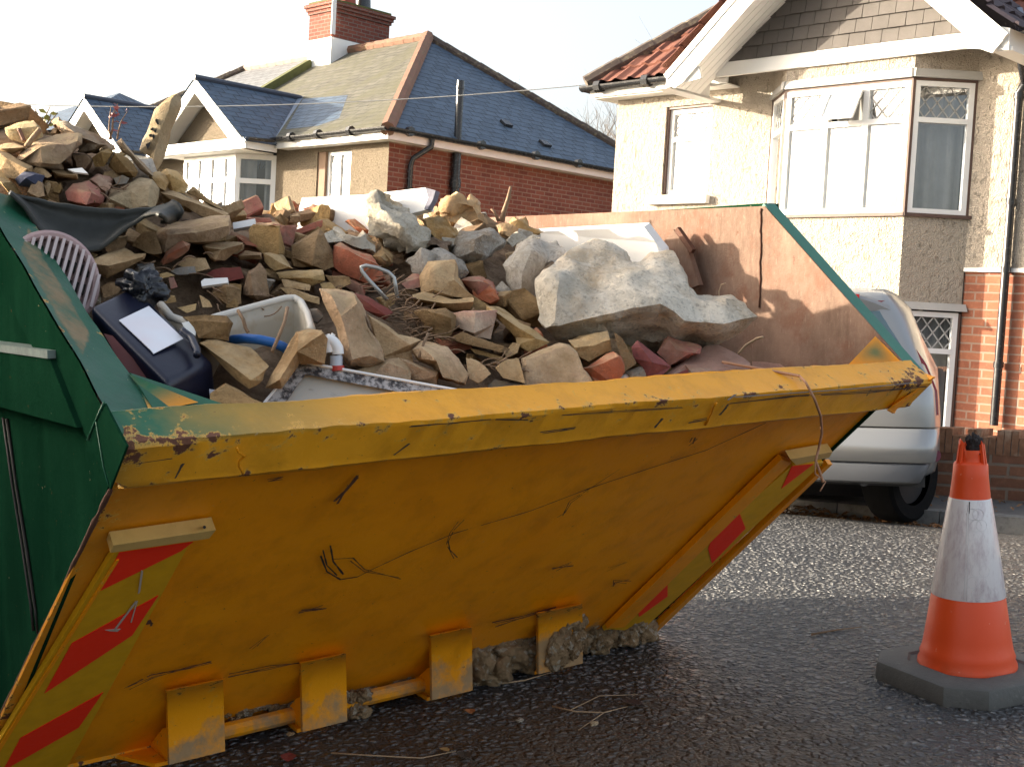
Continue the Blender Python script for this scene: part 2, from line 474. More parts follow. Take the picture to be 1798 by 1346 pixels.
# near side sheet
def side(w, name, mat, pts, th):
    b = MB(); b.prism([S(w, l, u) for l, u in pts], SW * th); return b.build(name, mat, skip)
near = [(.115, -.05), (.135, -.069), (.905, -.752), (1.35, -.752), (2.08, .0), (1.80, .36), (.66, .36), (.2, .09)]
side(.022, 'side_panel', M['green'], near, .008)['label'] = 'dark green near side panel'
b = MB(); b.hexa([S(w, l, u) for u in (.020, .116) for (w, l) in ((-.012, .15 if u < .1 else .27), (-.012, 1.9), (.024, 1.9), (.024, .15 if u < .1 else .27))])
b.build('side_channel', M['green'], skip)
b = MB(); b.hexa([S(w, l, u) for u in (.112, .124) for (w, l) in ((-.016, .26), (-.016, 1.9), (.028, 1.9), (.028, .26))])
b.build('channel_ledge', plain('worn_steel_edge', (.22, .27, .25), .38, .5, 30, .2, metal=.3), skip)
b = MB()
pts = [onW(12, 735, .019), onW(28, 850, .019), onW(46, 960, .019), onW(62, 1070, .019), onW(66, 1112, .019)]
b.tube(pts, [.004, .003, .004, .003, .002], 6); b.tube([p + SLL * .03 for p in pts], [.003] * 5, 5)
b.build('weld_seam', M['black'], skip, smooth=0)
b = MB()
pp = [onW(X, Y, .021) for X, Y in ((194, 860), (166, 915), (130, 990), (83, 1088), (40, 1176), (0, 1257), (-40, 1340))]
pp = subdiv(pp, 6); b.tube(pp, [.0045 + .003 * noise.noise(p * 30) for p in pp], 6)
b.build('corner_weld', M['rust_dark'], skip, smooth=0)

# far side sheet, rusted inside, green outside
far = [(.115, -.05), (.135, -.069), (.915, -.752), (1.35, -.752), (2.08, .0), (1.84, .412), (1.78, .418), (.452, .389), (.03, .012)]
b = MB(); b.prism([S(1.728, l, u) for l, u in far], SW * .006); b.build('inner_panel', M['rust'], skip)['label'] = 'rust brown inside face of the far side'
b = MB(); b.prism([S(1.7345, l, u - .01) for l, u in far], SW * .007); b.build('side_panel', M['green'], skip)
b = MB()
b.beam(S(1.752, .035, .008), S(1.752, .462, .392), .050, .014, SN); b.build('side_rail', plain('pale_green_paint', (.045, .17, .12), .6, .2, 9, .1), skip)  # paler green than the near rail
b = MB()
b.beam(S(1.766, .462, .385), S(1.766, 1.84, .39), .06, .03, SN); b.build('top_rail', M['green'], skip)
b = MB()
pts = [onW(X, Y, 1.7265) for X, Y in ((1336, 366), (1335, 400), (1336, 430), (1334, 460), (1335, 490), (1333, 540))]
b.tube([p + SLL * .002 * rnd.uniform(-1, 1) for p in subdiv(pts, 5)], [.0022 + .0016 * rnd.random() for _ in range(26)], 5)
b.build('weld_seam', M['rust_dark'], skip, smooth=0)
# rusty lug plate leaning on the far side
b = MB(); b.prism([onW(1165, 435, 1.70), onW(1190, 403, 1.70), onW(1216, 440, 1.70), onW(1235, 500, 1.70), onW(1190, 520, 1.70)], SW * -.02); b.build('lug_plate', M['rust'], skip)
b = MB(); b.beam(onW(1190, 402, 1.68), onW(1217, 441, 1.68), .016, .016, SN); b.build('lug_bar', M['rust_dark'], skip)
# corner gussets
g = [onW(1537, 590, 1.715), S(1.722, .03, .016), S(1.60, .10, .032), onW(1534, 655, 1.69)]
vs = [g[0], g[1], g[2]]; vs, fs, ij = grid_quad(g[0], g[0] * .7 + g[1] * .3, g[1], g[2], 10, 10)
mesh_obj('corner_gusset', vs, fs, M['yellow'], skip, attrs={'wear': [.7 if a > .85 or b < .1 else .3 for a, b in ij], 'mud': [0] * len(vs), 'green': [max(0, 1 - 1.6 * math.hypot(a - .35, b - .45)) * .9 for a, b in ij]})
g = [S(.084, .16, .068), S(.11, .19, .066), S(.155, .105, .044), S(.084, .10, .036)]
vs, fs, ij = grid_quad(g[0], onW(226, 656, .075), S(.150, .108, .048), S(.075, .103, .040), 10, 10)
mesh_obj('corner_gusset', vs, fs, M['yellow'], skip, attrs={'wear': [.35 + .6 * b * (1 - a) for a, b in ij], 'mud': [0] * len(vs), 'green': [max(0, min(1, 1.5 - b * 1.3)) for a, b in ij]})
b = MB(); b.prism([onW(226, 654, .082), S(.19, .108, .042), S(.082, .104, .038)], SLL * -.01)
b.build('corner_web', M['green_hi'], skip)
# floor and the far end
b = MB(); b.hexa([S(w, l, u) for u in (-.752, -.742) for (w, l) in ((0, .92), (1.76, .92), (1.75, 1.36), (0, 1.36))]); b.build('floor_plate', M['rust'], skip)
b = MB(); b.prism([S(.03, 1.35, -.752), S(1.73, 1.35, -.752), S(1.73, 2.08, .0), S(.03, 2.08, 0)], PN * -.008); b.build('end_panel', M['yellow_hi'], skip)['label'] = 'plain far end panel'

# chevron boards
refl_y = plain('yellow_reflective_film', (.66, .34, .010), .45, .2, 25, .05, spec=.2)
refl_r = plain('red_reflective_film', (.98, .035, .010), .45, .06, 25, .05, spec=.2)
M['bar'] = skip_paint('faded_yellow_paint', (.58, .36, .10), (.64, .42, .15))
def attr0(o, wear=.35, mud=0):
    me = o.data
    for an, v in (('wear', wear), ('mud', mud), ('green', 0)):
        a = me.attributes.new(an, 'FLOAT', 'POINT'); a.data.foreach_set('value', [v] * len(me.vertices))
    return o
def board(poly, bar, stripes, flange, holes=True):
    base = [on_pan(X, Y, .016) for X, Y in poly]
    b = MB(); b.prism([p - PN * .014 for p in base], PN * .014)
    bd = b.build('reflective_board', refl_y, skip)
    b = MB()
    for st_ in stripes: b.prism([on_pan(X, Y, .0164) for X, Y in st_], PN * .0012)
    b.build('red_stripes', refl_r, bd)
    b = MB(); q = [on_pan(X, Y, .034) for X, Y in bar]
    b.prism([p - PN * .030 for p in q], PN * .030); attr0(b.build('bar', M['bar'], bd))
    for fl_ in flange:
        b = MB(); q = [on_pan(X, Y, .002) for X, Y in fl_]; b.prism(q, PN * .018); attr0(b.build('edge_strip', M['yellow'], bd), .5)
    return bd
bd = board([(205, 962), (338, 945), (104, 1370), (-62, 1400)], [(199, 957), (379, 930), (367, 945), (194, 970)],
           [[(209, 969), (339, 950), (318, 966), (176, 1036)], [(126, 1128), (278, 1044), (232, 1114), (78, 1216)], [(36, 1294), (181, 1214), (138, 1276), (8, 1350), (-6, 1372)]],
           [[(200, 970), (205, 969), (-64, 1405), (-72, 1405)]])
bd['label'] = 'red and yellow chevron board at the near end'
b = MB(); b.tube([on_pan(359, 925, .024) , on_pan(359, 925, .0405)], .003, 10); b.build('bolt_hole', M['black'], bd)
b = MB()
for q in ([(248, 1000), (251, 1002), (246, 1038), (242, 1042)], [(238, 1054), (240, 1056), (203, 1105), (200, 1104)], [(240, 1054), (242, 1054), (231, 1092), (229, 1092)], [(184, 1105), (212, 1103), (206, 1108), (192, 1107)]):
    b.prism([on_pan(X, Y, .0178) for X, Y in q], PN * .0008)
b.build('scrape', plain('bare_scrape', (.45, .38, .32), .6), bd)
bd = board([(1392, 816), (1446, 812), (1125, 1108), (1072, 1104), (1060, 1106)], [(1388, 806), (1462, 793), (1456, 803), (1398, 816)],
           [[(1390, 818), (1428, 814), (1372, 857)], [(1298, 899), (1309, 927), (1250, 988), (1243, 962), (1252, 941)], [(1140, 1046), (1172, 1018), (1172, 1046), (1122, 1082), (1118, 1066)]],
           [[(1366, 797), (1384, 803), (1092, 1092), (1062, 1094)], [(1448, 806), (1456, 806), (1136, 1114), (1128, 1112)]])
bd['label'] = 'red and yellow chevron board at the far end'
# tipping lugs along the foot of the end panel
LU = [(.354, .475), (.655, .765), (.99, 1.105), (1.305, 1.447)]
for i, (w0, w1) in enumerate(LU):
    pr = [(.642, -.547), (.680, -.566), (.724, -.598), (.745, -.632), (.756, -.68), (.752, -.734)]
    l_off = -.012
    nseg = 8; vs = []; fs = []; wr = []; md = []
    for a in range(nseg + 1):
        w = w0 + (w1 - w0) * a / nseg
        for j, (l, u) in enumerate(pr):
            vs.append(S(-.574 + (w + .574) * (l + 1.624) / 2.424, l, u)); wr.append(.8 if j < 2 else .45); md.append([.0, .0, .1, .45, .62, .7][j] + (.12 if i == 3 else 0))
    m = len(pr)
    for a in range(nseg):
        for j in range(m - 1):
            q = a * m + j; fs.append((q, q + m, q + m + 1, q + 1))
    k = len(vs); vs2 = [p + SLL * .011 for p in vs]
    bo = [j for j in range(m)] + [a * m + m - 1 for a in range(1, nseg + 1)] + [nseg * m + j for j in range(m - 2, -1, -1)] + [a * m for a in range(nseg - 1, 0, -1)]
    fa = fs + [tuple(x + k for x in f[::-1]) for f in fs] + [(bo[x - 1], bo[x], bo[x] + k, bo[x - 1] + k) for x in range(len(bo))]
    lug = mesh_obj('tipping_lug', vs + vs2, fa, M['yellow_hi'], skip, smooth=40, attrs={'wear': wr * 2, 'mud': md * 2, 'green': [0] * len(vs) * 2})
    if i == 3: lug['label'] = 'tipping lug caked in mud'
    b = MB(); b.prism([S(w0 - .012, .758, -.736), S(w0 - .012, .760, -.66), S(w0 - .012, .80, -.675), S(w0 - .012, .86, -.72), S(w0 + .003, .96, -.748)], SW * .008); attr0(b.build('web', M['yellow'], lug), .6, .3)
    b = MB(); b.hexa([S(w, l, u) for u in (-.752, -.744) for (w, l) in ((w0 - (.014 if i else .03), .80), (w1 - .03, .80), (w1, .96), (w0 - (.0 if i else .09), .93))]); attr0(b.build('foot_plate', M['yellow'], lug), .6, .4)
for (w0, w1) in ((.47, .66), (.76, 1.0), (1.10, 1.31)):
    b = MB(); pts = [S(w0 + (w1 - w0) * i / 8, .825, -.720) for i in range(9)]
    b.tube([p + SN * .002 * noise.noise(p * 9) for p in pts], .022, 10)
    o = b.build('bottom_tube', M['yellow_hi'], skip, smooth=30); attr0(o, .4, .62)
b = MB(); b.beam(S(-.01, .90, -.742), S(1.775, .912, -.747), .02, .014, SN); attr0(b.build('bottom_edge', M['yellow'], skip), .9, .3)

# caked mud
def clod_mesh(cx, size, seed, flat=.7):
    bm = bmesh.new(); bmesh.ops.create_icosphere(bm, subdivisions=4, radius=1)
    for v in bm.verts:
        q = v.co.copy(); d = 1 + .48 * noise.fractal(q * 1.6 + V((seed, 0, 0)), 1, 2, 4) + .24 * noise.noise(q * 5 + V((seed, 3, 0))) + .15 * noise.noise(q * 13 + V((seed, 3, 5)))
        v.co = q * d
    vs = [cx + SW * v.co.x * size[0] + SLL * v.co.y * size[1] + SN * v.co.z * size[2] for v in bm.verts]
    fs = [[v.index for v in f.verts] for f in bm.faces]; bm.free()
    return vs, fs
def clods(name, lst, parent, mat, label=None):
    av = []; af = []
    for i, (c, sz) in enumerate(lst):
        v, f = clod_mesh(c, sz, i * 7.7 + len(lst)); b0 = len(av); av += v; af += [[x + b0 for x in q] for q in f]
    o = mesh_obj(name, av, af, mat, parent, smooth=0)
    o['kind'] = 'stuff'
    return o
lst = []
for i in range(46):
    w = 1.11 + .2 * i / 45
    lst.append((S(w, .835 + rnd.uniform(-.02, .02), -.735 + rnd.uniform(0, .085)), [rnd.uniform(.026, .062) for _ in range(3)]))
for i in range(60):
    w = 1.43 + .31 * i / 59
    lst.append((S(w, .865 + .0 + rnd.uniform(-.02, .01), -.735 + rnd.uniform(0, .13) * (1 - .5 * i / 59)), [rnd.uniform(.020, .05) for _ in range(3)]))
for i in range(20):
    lst.append((S(rnd.uniform(1.31, 1.40), .748, rnd.uniform(-.71, -.61)), [rnd.uniform(.015, .03), .012, rnd.uniform(.015, .03)]))
for i in range(7):
    lst.append((S(rnd.uniform(.755, .83), .80 + rnd.uniform(0, .03), rnd.uniform(-.75, -.705)), [rnd.uniform(.014, .032) for _ in range(3)]))
for i in range(8):
    w = .50 + .15 * i / 7
    lst.append((S(w, .85, -.70 + rnd.uniform(-.02, .01)), [rnd.uniform(.014, .028), .02, rnd.uniform(.01, .02)]))
for i in range(5):
    lst.append((S(rnd.uniform(.80, .97), .87, -.72), [.03, .02, .025]))
clods('caked_mud', lst, skip, M['mud'])

# scratches drawn into the paint of the panel and lip
def ribbon(b, pts, wid, on, off, nrm):
    P = [on(X, Y, off) for X, Y in pts]; P = subdiv(P, 6); n = len(P)
    for i in range(n - 1):
        d = (P[i + 1] - P[i]).normalized(); s = d.cross(nrm)
        w0 = wid * (.55 + .9 * abs(noise.noise(P[i] * 40))); w1 = wid * (.55 + .9 * abs(noise.noise(P[i + 1] * 40)))
        if rnd.random() < .02: continue
        b.face([P[i] - s * w0, P[i + 1] - s * w1, P[i + 1] + s * w1, P[i] + s * w0])
b = MB()
for pts, wd in (([(1345, 742), (1240, 790), (1140, 822), (1040, 855), (930, 897), (800, 935), (720, 968), (660, 996), (628, 1012), (598, 1017), (574, 1003), (563, 975)], .0024),
                ([(580, 957), (585, 985), (603, 1008)], .0028), ([(584, 981), (620, 979), (640, 999), (704, 1016)], .0016), ([(615, 984), (640, 1003), (700, 1013)], .0013), ([(567, 965), (574, 992), (592, 1010)], .002),
                ([(815, 912), (797, 930), (787, 950), (790, 965), (803, 978)], .0017), ([(805, 915), (790, 935), (784, 955), (797, 980)], .0012), ([(1036, 857), (1000, 880), (988, 905)], .0017), ([(1022, 868), (1003, 882), (992, 900), (978, 908)], .0013), ([(1090, 822), (1036, 857)], .001)):
    ribbon(b, pts, wd, on_pan, .0095, PN)
b.build('scratch_line', M['black'], skip)
b = MB()
for pts, wd in (([(628, 838), (606, 862), (590, 882)], .006), ([(222, 1207), (270, 1188), (330, 1172), (372, 1160)], .0042), ([(405, 1186), (470, 1172), (552, 1158)], .0055), ([(868, 1096), (920, 1080), (975, 1063)], .006), ([(973, 1001), (1004, 990)], .0045), ([(528, 1074), (570, 1066)], .005), ([(1074, 1032), (1080, 1020), (1104, 1020)], .003),
                ([(470, 843), (496, 840)], .003), ([(720, 778), (700, 803)], .006), ([(1220, 770), (1212, 780)], .004), ([(440, 1140), (470, 1115)], .002), ([(265, 1090), (262, 1096)], .008), ([(1070, 1000), (1100, 985)], .0015)):
    for q in range(3):
        ribbon(b, [(X + rnd.uniform(-5, 5), Y + rnd.uniform(-4, 4)) for X, Y in pts], wd * rnd.uniform(.4, .9), on_pan, .0096 + .0003 * q, PN)
b.build('scrape_mark', M['rust_dark'], skip)
LNV = (S(0, .05, -.052) - S(0, .002, -.010)).cross(SW).normalized()
if LNV.y > 0: LNV = -LNV
def on_lip(X, Y, off=0): return on_plane(X, Y, S(0, .002, -.010) + LNV * off, LNV)
TNV = (S(0, .074, .033) - S(0, .006, .002)).cross(SW).normalized()
if TNV.z < 0: TNV = -TNV
def on_top(X, Y, off=0): return on_plane(X, Y, S(0, .006, .002) + TNV * off, TNV)
b = MB()
for pts, wd in (([(985, 728), (1090, 722), (1200, 716)], .002), ([(1150, 750), (1165, 735)], .006), ([(1205, 742), (1240, 735)], .004), ([(1262, 730), (1282, 708)], .007), ([(1280, 707), (1400, 695), (1520, 688), (1625, 679)], .004), ([(720, 748), (800, 741), (860, 737)], .003), ([(870, 738), (930, 735)], .0035), ([(240, 812), (300, 806)], .0015), ([(305, 838), (320, 815)], .003), ([(950, 760), (1010, 752)], .003), ([(690, 800), (720, 780)], .003)):
    for q in range(2): ribbon(b, [(X + rnd.uniform(-3, 3), Y + rnd.uniform(-2, 2)) for X, Y in pts], wd * rnd.uniform(.5, .9), on_lip, .0052 + .0003 * q, LNV)
for pts, wd in (([(1255, 690), (1285, 686)], .004), ([(1278, 702), (1300, 686)], .003), ([(1290, 697), (1500, 682), (1610, 671)], .003), ([(700, 742), (790, 728)], .0015)):
    ribbon(b, pts, wd, on_top, .0052, TNV)
b.build('rim_scuff', plain('bare_scuffed_metal', (.06, .05, .045), .5, .5, 60), skip)
# ------------------------------------------------------------------ ground, road, kerb, pavement
def road_mat():
    k = NM('asphalt'); v = k.obj()
    vm = k.map(v, (1, 1, 1))
    d = k.n('VectorMath', operation='ADD', ins={0: vm, 1: k.n('VectorMath', operation='SCALE', ins={0: k.n('TexNoise', ins={'Vector': vm, 'Scale': 22.0}).outputs[1], 3: .035}).outputs[0]}).outputs[0]
    v1 = k.vor(d, 40, 'F1', 0); cell = k.n('SeparateColor', ins={0: k.vor(d, 40, 'F1', 1)})
    v2 = k.vor(d, 90, 'F1', 0)
    chip = k.ramp(v1, (.22, 1), (.55, 0))
    c = k.mix(cell.outputs[0], (.075, .078, .085), (.20, .20, .205))
    c = k.mix(k.ramp(cell.outputs[1], (.86, 0), (.9, .8)), c, (.34, .33, .31))
    c = k.mix(chip, (.028, .028, .030), c)
    big = k.noise(v, 1.1, 4, .6)
    c = k.mix(k.ramp(big, (.40, 0), (.7, .3)), c, (.10, .098, .096))
    c = k.mix(k.ramp(k.noise(v, .5, 6, .7), (.5, 0), (.56, .4)), c, (.03, .03, .031))
    # brown mud trodden in around the foot of the skip
    dq = k.n('VectorMath', operation='DISTANCE', ins={0: k.map(v, (1, 1, 0)), 1: (.45, 2.75, 0)}).outputs['Value']
    near = k.math('SUBTRACT', 1.15, dq)
    mm = k.ramp(k.math('ADD', k.math('MULTIPLY', near, .9), k.math('MULTIPLY', k.math('SUBTRACT', k.noise(v, 4, 7, .65), .5), 1.2)), (.15, 0), (.75, .75))
    c = k.mix(mm, c, k.mix(k.noise(v, 60, 4), (.10, .07, .045), (.17, .125, .08)))
    h = k.math('ADD', k.math('MULTIPLY', chip, k.math('ADD', k.math('MULTIPLY', cell.outputs[2], .8), .45)), k.math('MULTIPLY', v2, -.25))
    rg = k.math('ADD', k.math('ADD', k.math('MULTIPLY', cell.outputs[1], .35), .30), k.math('MULTIPLY', mm, .35), True)
    k.set(col=c, rough=rg, spec=.5, normal=k.bump(h, 1.0, .024))
    return k.m
asphalt = road_mat()
conc_k = plain('kerb_concrete', (.19, .185, .175), .85, .35, 9, .5, 120, dirt=(.10, .095, .085))
pave = plain('pavement_asphalt', (.11, .105, .10), .85, .3, 9, .8, 90)
earth = plain('garden_earth', (.12, .10, .06), .95, .4, 3, .6, 20)

vs = []; fs = []
ss = [-40, -20, -12] + [-8 + .25 * i for i in range(65)] + [12, 20, 40]
tt = [-7, -4] + [-2 + .2 * i for i in range(46)]
tt = [t for t in tt if t < TK - .05] + [TK]
for t in tt:
    for s in ss:
        x, y = st(s, t); vs.append(V((x, y, road_z(x, y))))
ns = len(ss)
for j in range(len(tt) - 1):
    for i in range(ns - 1):
        q = j * ns + i; fs.append((q, q + 1, q + ns + 1, q + ns))
road = tag(mesh_obj('road', vs, fs, asphalt, origin=(0, 0, 0), smooth=0), kind='structure')
g = MB(); G = 900
g.face([(-G, -G, -1.05), (G, -G, -1.05), (G, G, -1.05), (-G, G, -1.05)])
tag(g.build('ground', earth, origin=(0, 0, -1.05)), kind='structure')
def kf(s, t, z): x, y = st(s, t); return V((x, y, zk(s) + z))
b = MB()
for i in range(-12, 30):
    s0 = i * .62; s1 = s0 + .612
    b.hexa([kf(s0, TK - .004, -.15), kf(s1, TK - .004, -.15), kf(s1, TK + .11, -.15), kf(s0, TK + .11, -.15), kf(s0, TK + .012, .092), kf(s1, TK + .012, .092), kf(s1, TK + .11, .096), kf(s0, TK + .11, .096)])
tag(b.build('kerb', conc_k), kind='structure')
b = MB()
SWALL = 2.95                                 # the garden wall stops here and the drive begins
for i in range(-12, 30):
    s0 = i * .62; s1 = s0 + .62
    b.hexa([kf(s0, TK + .112, -.2), kf(s1, TK + .112, -.2), kf(s1, TK + .86, -.2), kf(s0, TK + .86, -.2), kf(s0, TK + .112, .090), kf(s1, TK + .112, .090), kf(s1, TK + .86, .094), kf(s0, TK + .86, .094)])
tag(b.build('pavement', pave), kind='structure')
b = MB(); b.hexa([kf(s, t, z) for z in (-.6, .086) for (s, t) in ((SWALL, TK + .862), (9, TK + .862), (9, TK + 4.2), (SWALL, TK + 4.2))])
tag(b.build('driveway', pave), kind='structure')

# fallen leaves gathered in the gutter
leafm = NM('dead_leaf'); leafm.set(col=leafm.mix(leafm.rand(), (.16, .06, .03), (.30, .17, .06)), rough=.8); leafm = leafm.m
b = MB()
def leaf(b, P, sz, up=V((0, 0, 1))):
    a = rnd.uniform(0, 6.28); x = V((math.cos(a), math.sin(a), rnd.uniform(-.5, .5))).normalized(); y = up.cross(x).normalized() + up * rnd.uniform(-.3, .3)
    z = up * sz * rnd.uniform(.1, .35)
    b.face([P - x * sz, P - x * sz * .2 + y * sz * .5 + z, P + x * sz, P - x * sz * .1 - y * sz * .5 + z])
for i in range(420):
    s = rnd.uniform(2.4, 4.6) if i % 3 else rnd.uniform(3.0, 3.9); t = TK - abs(rnd.gauss(0, .09)) - .01
    leaf(b, kf(s, t, .012 + rnd.uniform(0, .05) * (1 if i % 3 == 0 else .3)), rnd.uniform(.015, .035))
for i in range(40):
    leaf(b, kf(rnd.uniform(1.8, 3), TK + rnd.uniform(.05, .8), .105), rnd.uniform(.015, .03))
tag(b.build('fallen_leaves', leafm), kind='stuff')
M['twig'] = plain('dry_twig', (.21, .13, .075), .85, .4, 40, .3)
M['twig_pale'] = plain('pale_twig', (.40, .28, .17), .85, .3, 40, .3)
def twig(name, label, pts, r, mat, cat='twig', branches=()):
    b = MB(); b.tube(pts, [r * (1 - .55 * i / max(1, len(pts) - 1)) for i in range(len(pts))], 6)
    for q in branches: b.tube(q, [r * .6, r * .3] if len(q) == 2 else [r * .6 * (1 - .5 * i / (len(q) - 1)) for i in range(len(q))], 5)
    return tag(b.build(name, mat, smooth=0), label, cat)
up = V((0, 0, .006))
twig('pine_needle_stalk', 'thin brown forked twig lying on the road before the mud-caked lug', [on_road(X, Y) + up for X, Y in ((970, 1243), (1010, 1252), (1060, 1254), (1102, 1243))], .0028, M['twig_pale'], 'twig', [[on_road(1060, 1254) + up, on_road(1015, 1285) + up], [on_road(1000, 1250) + up, on_road(1052, 1228) + up * 2, on_road(1120, 1222) + up]])
twig('dry_stalk', 'long pale stalk lying across the road left of the twig fork', [on_road(X, Y) + up for X, Y in ((582, 1325), (660, 1330), (740, 1334), (800, 1322))], .0024, M['twig_pale'])
twig('dry_stalk', 'curved pale stalk touching the ground under the mud-caked lug', [on_road(X, Y) + up * 1.2 for X, Y in ((868, 1205), (920, 1198), (980, 1180))], .003, M['twig_pale'])
twig('dry_stalk', 'straight brown stalk alone on the shaded road left of the cone', [on_road(X, Y) + up for X, Y in ((1425, 1116), (1470, 1108), (1512, 1103))], .004, M['twig'])
def lone_leaf(label, X, Y, sz, mat):
    P = on_road(X, Y) + V((0, 0, .01)); b = MB(); m = 7; L = []
    for i in range(m):
        a = i / (m - 1); L.append((a, math.sin(a * math.pi) ** .8 * .34))
    ang = rnd.uniform(0, 6); x = V((math.cos(ang), math.sin(ang), 0)); y = V((-x.y, x.x, 0))
    for i in range(m - 1):
        for sg in (1, -1):
            q = []
            for (a, w) in (L[i], L[i + 1]): q.append((P + x * (a - .5) * sz + V((0, 0, sz * .25 * (a - .5) ** 2)), P + x * (a - .5) * sz + y * sg * w * sz + V((0, 0, sz * .25 * w))))
            b.face([q[0][0], q[1][0], q[1][1], q[0][1]])
    tag(b.build('leaf', mat), label, 'leaf')
lone_leaf('dark curled leaf beside the forked twig on the road', 1110, 1240, .07, plain('dark_leaf', (.05, .03, .025), .7))
lone_leaf('small orange leaf on the road below the third lug', 825, 1254, .045, plain('orange_leaf', (.32, .12, .04), .7))
lone_leaf('dark red leaf at the bottom edge of the road', 506, 1336, .06, plain('red_leaf', (.20, .035, .03), .7))
lone_leaf('tan leaf on the road below the second lug', 780, 1322, .035, plain('tan_leaf', (.36, .23, .09), .7))
lone_leaf('dark crumpled leaf on the road right of the tan leaf', 815, 1332, .06, plain('dark_leaf2', (.045, .035, .025), .8))
def pebble(label, X, Y, r, mat):
    P = on_road(X, Y); v, f = clod_mesh(P + V((0, 0, r * .3)), (r, r * .8, r * .5), X)
    tag(mesh_obj('pebble', v, f, mat, smooth=0), label, 'pebble')
pebble('white round pebble on the road in front of the third lug', 912, 1266, .011, M['white'])
pebble('pale flat pebble on the road beside the forked twig', 1043, 1272, .012, M['pale'])
pebble('tan crumb of stone on the road at the second lug', 510, 1290, .010, M['tan'])

# ------------------------------------------------------------------ traffic cone
CB = on_road(1697, 1196)
e1 = (SW * math.cos(R(8)) + SLL * math.sin(R(8))).normalized(); e2 = SN.cross(e1).normalized()
_dc = (CB - O0).dot(V(RC[2])); PX = _dc / F              # metres per photo pixel at the cone
cone = thing('traffic_cone', 'orange traffic cone with dirty white sleeve and dark heavy base', 'traffic cone', CB)
ZB = 33 * PX
def cp(x, y, z): return CB + e1 * x + e2 * y + SN * (z + ZB)     # z from the top of the slab
coneo = NM('orange_plastic'); _v = coneo.obj()
_c = coneo.mix(coneo.noise(_v, 7, 5), (.74, .065, .012), (.82, .095, .02))
_c = coneo.mix(coneo.ramp(coneo.noise(_v, 42, 7, .72), (.66, 0), (.70, .9)), _c, (.85, .42, .28))
_c = coneo.mix(coneo.ramp(coneo.noise(coneo.map(_v, (1, 1, 1), (4, 1, 2)), 24, 6, .7), (.70, 0), (.74, .9)), _c, (.06, .035, .025))
_z = coneo.n('SeparateXYZ', ins={0: _v}).outputs[2]
_c = coneo.mix(coneo.math('MULTIPLY', coneo.ramp(_z, (.0, 1), (.09, 0)), coneo.ramp(coneo.noise(_v, 20, 5), (.35, 0), (.65, .7))), _c, (.18, .07, .03))
coneo.set(col=_c, rough=.42, spec=.4, sub=.0, normal=coneo.bump(coneo.noise(_v, 90, 3), .06, .004)); coneo = coneo.m
def lathe(profile, seg=56, wob=0, seed=0, fn=None):
    vs = []; fs = []
    for (r, z) in profile:
        for k in range(seg):
            a = 2 * math.pi * k / seg; rr = r * (1 + wob * noise.noise(V((math.cos(a) * 2, math.sin(a) * 2, z * 9 + seed))))
            vs.append(cp(rr * math.cos(a), rr * math.sin(a), z) if fn is None else fn(rr, a, z))
    for j in range(len(profile) - 1):
        for k in range(seg):
            fs.append((j * seg + k, j * seg + (k + 1) % seg, (j + 1) * seg + (k + 1) % seg, (j + 1) * seg + k))
    return vs, fs
# measured in photo pixels: base ring half width 82, sleeve foot 62, sleeve top 34, shoulder 29
prof = [(84, -4), (83, 6), (79, 14), (80, 20), (76, 30), (72, 52), (60.5, 130), (60, 131), (46, 222), (34.2, 293), (30, 330), (28.6, 352), (26.5, 355), (14, 360), (0.5, 360)]
vs, fs = lathe([(r * PX, z * PX) for r, z in prof], 64, .008)
mesh_obj('body', vs, fs, coneo, cone, smooth=38)
slm = NM('white_reflective_sleeve'); _v = slm.obj()
_c = slm.mix(slm.noise(slm.map(_v, (6, 6, 1.4)), 5, 6, .65), (.66, .58, .57), (.80, .77, .75))
_c = slm.mix(slm.ramp(slm.noise(slm.map(_v, (3, 3, 1)), 12, 6, .7), (.48, 0), (.68, .8)), _c, (.48, .38, .40))
_c = slm.mix(slm.ramp(slm.noise(_v, 30, 7, .7), (.69, 0), (.72, .8)), _c, (.72, .30, .2))
slm.set(col=_c, rough=.22, spec=.6, normal=slm.bump(slm.noise(slm.map(_v, (1, 1, .5)), 26, 4), .25, .006)); slm = slm.m
vs, fs = lathe([(r * PX, z * PX) for r, z in ((61.6, 124), (62.2, 126), (47.4, 222), (35.6, 292), (34.6, 294.5))], 96, .006)
slv = mesh_obj('sleeve', vs, fs, slm, cone, smooth=45)
b = MB()
def con(a, z, o=1.0): # on the sleeve
    r = 61.8 + (35.4 - 61.8) * (z - 126) / (292 - 126) + o
    return cp(r * PX * math.cos(a), r * PX * math.sin(a), z * PX)
af = math.atan2((O0 - CB).dot(e2), (O0 - CB).dot(e1))
for dz in (-.10, -.03): b.tube([con(af + dz, z, .5) for z in range(127, 292, 8)], .0010, 5)
for z in range(138, 276, 19):
    for da in (.12, .36):
        rr = 9.5
        b.tube([con(af + da + rr * math.cos(q * math.pi / 6) / (61.8 - (z - 126) * .159) + (.12 if (z // 19) % 2 else 0), z + rr * math.sin(q * math.pi / 6), .5) for q in range(13)], .0007, 4)
b.build('seam', plain('clear_plastic_seam', (.60, .57, .56), .25, .1), slv, smooth=0)
b = MB(); b.tube([con(af - .02, 292, 1), con(af - .02, 281, 1), con(af - .015, 272, 1)], [.0016, .0014, .0006], 5); b.build('tear', M['black'], slv)
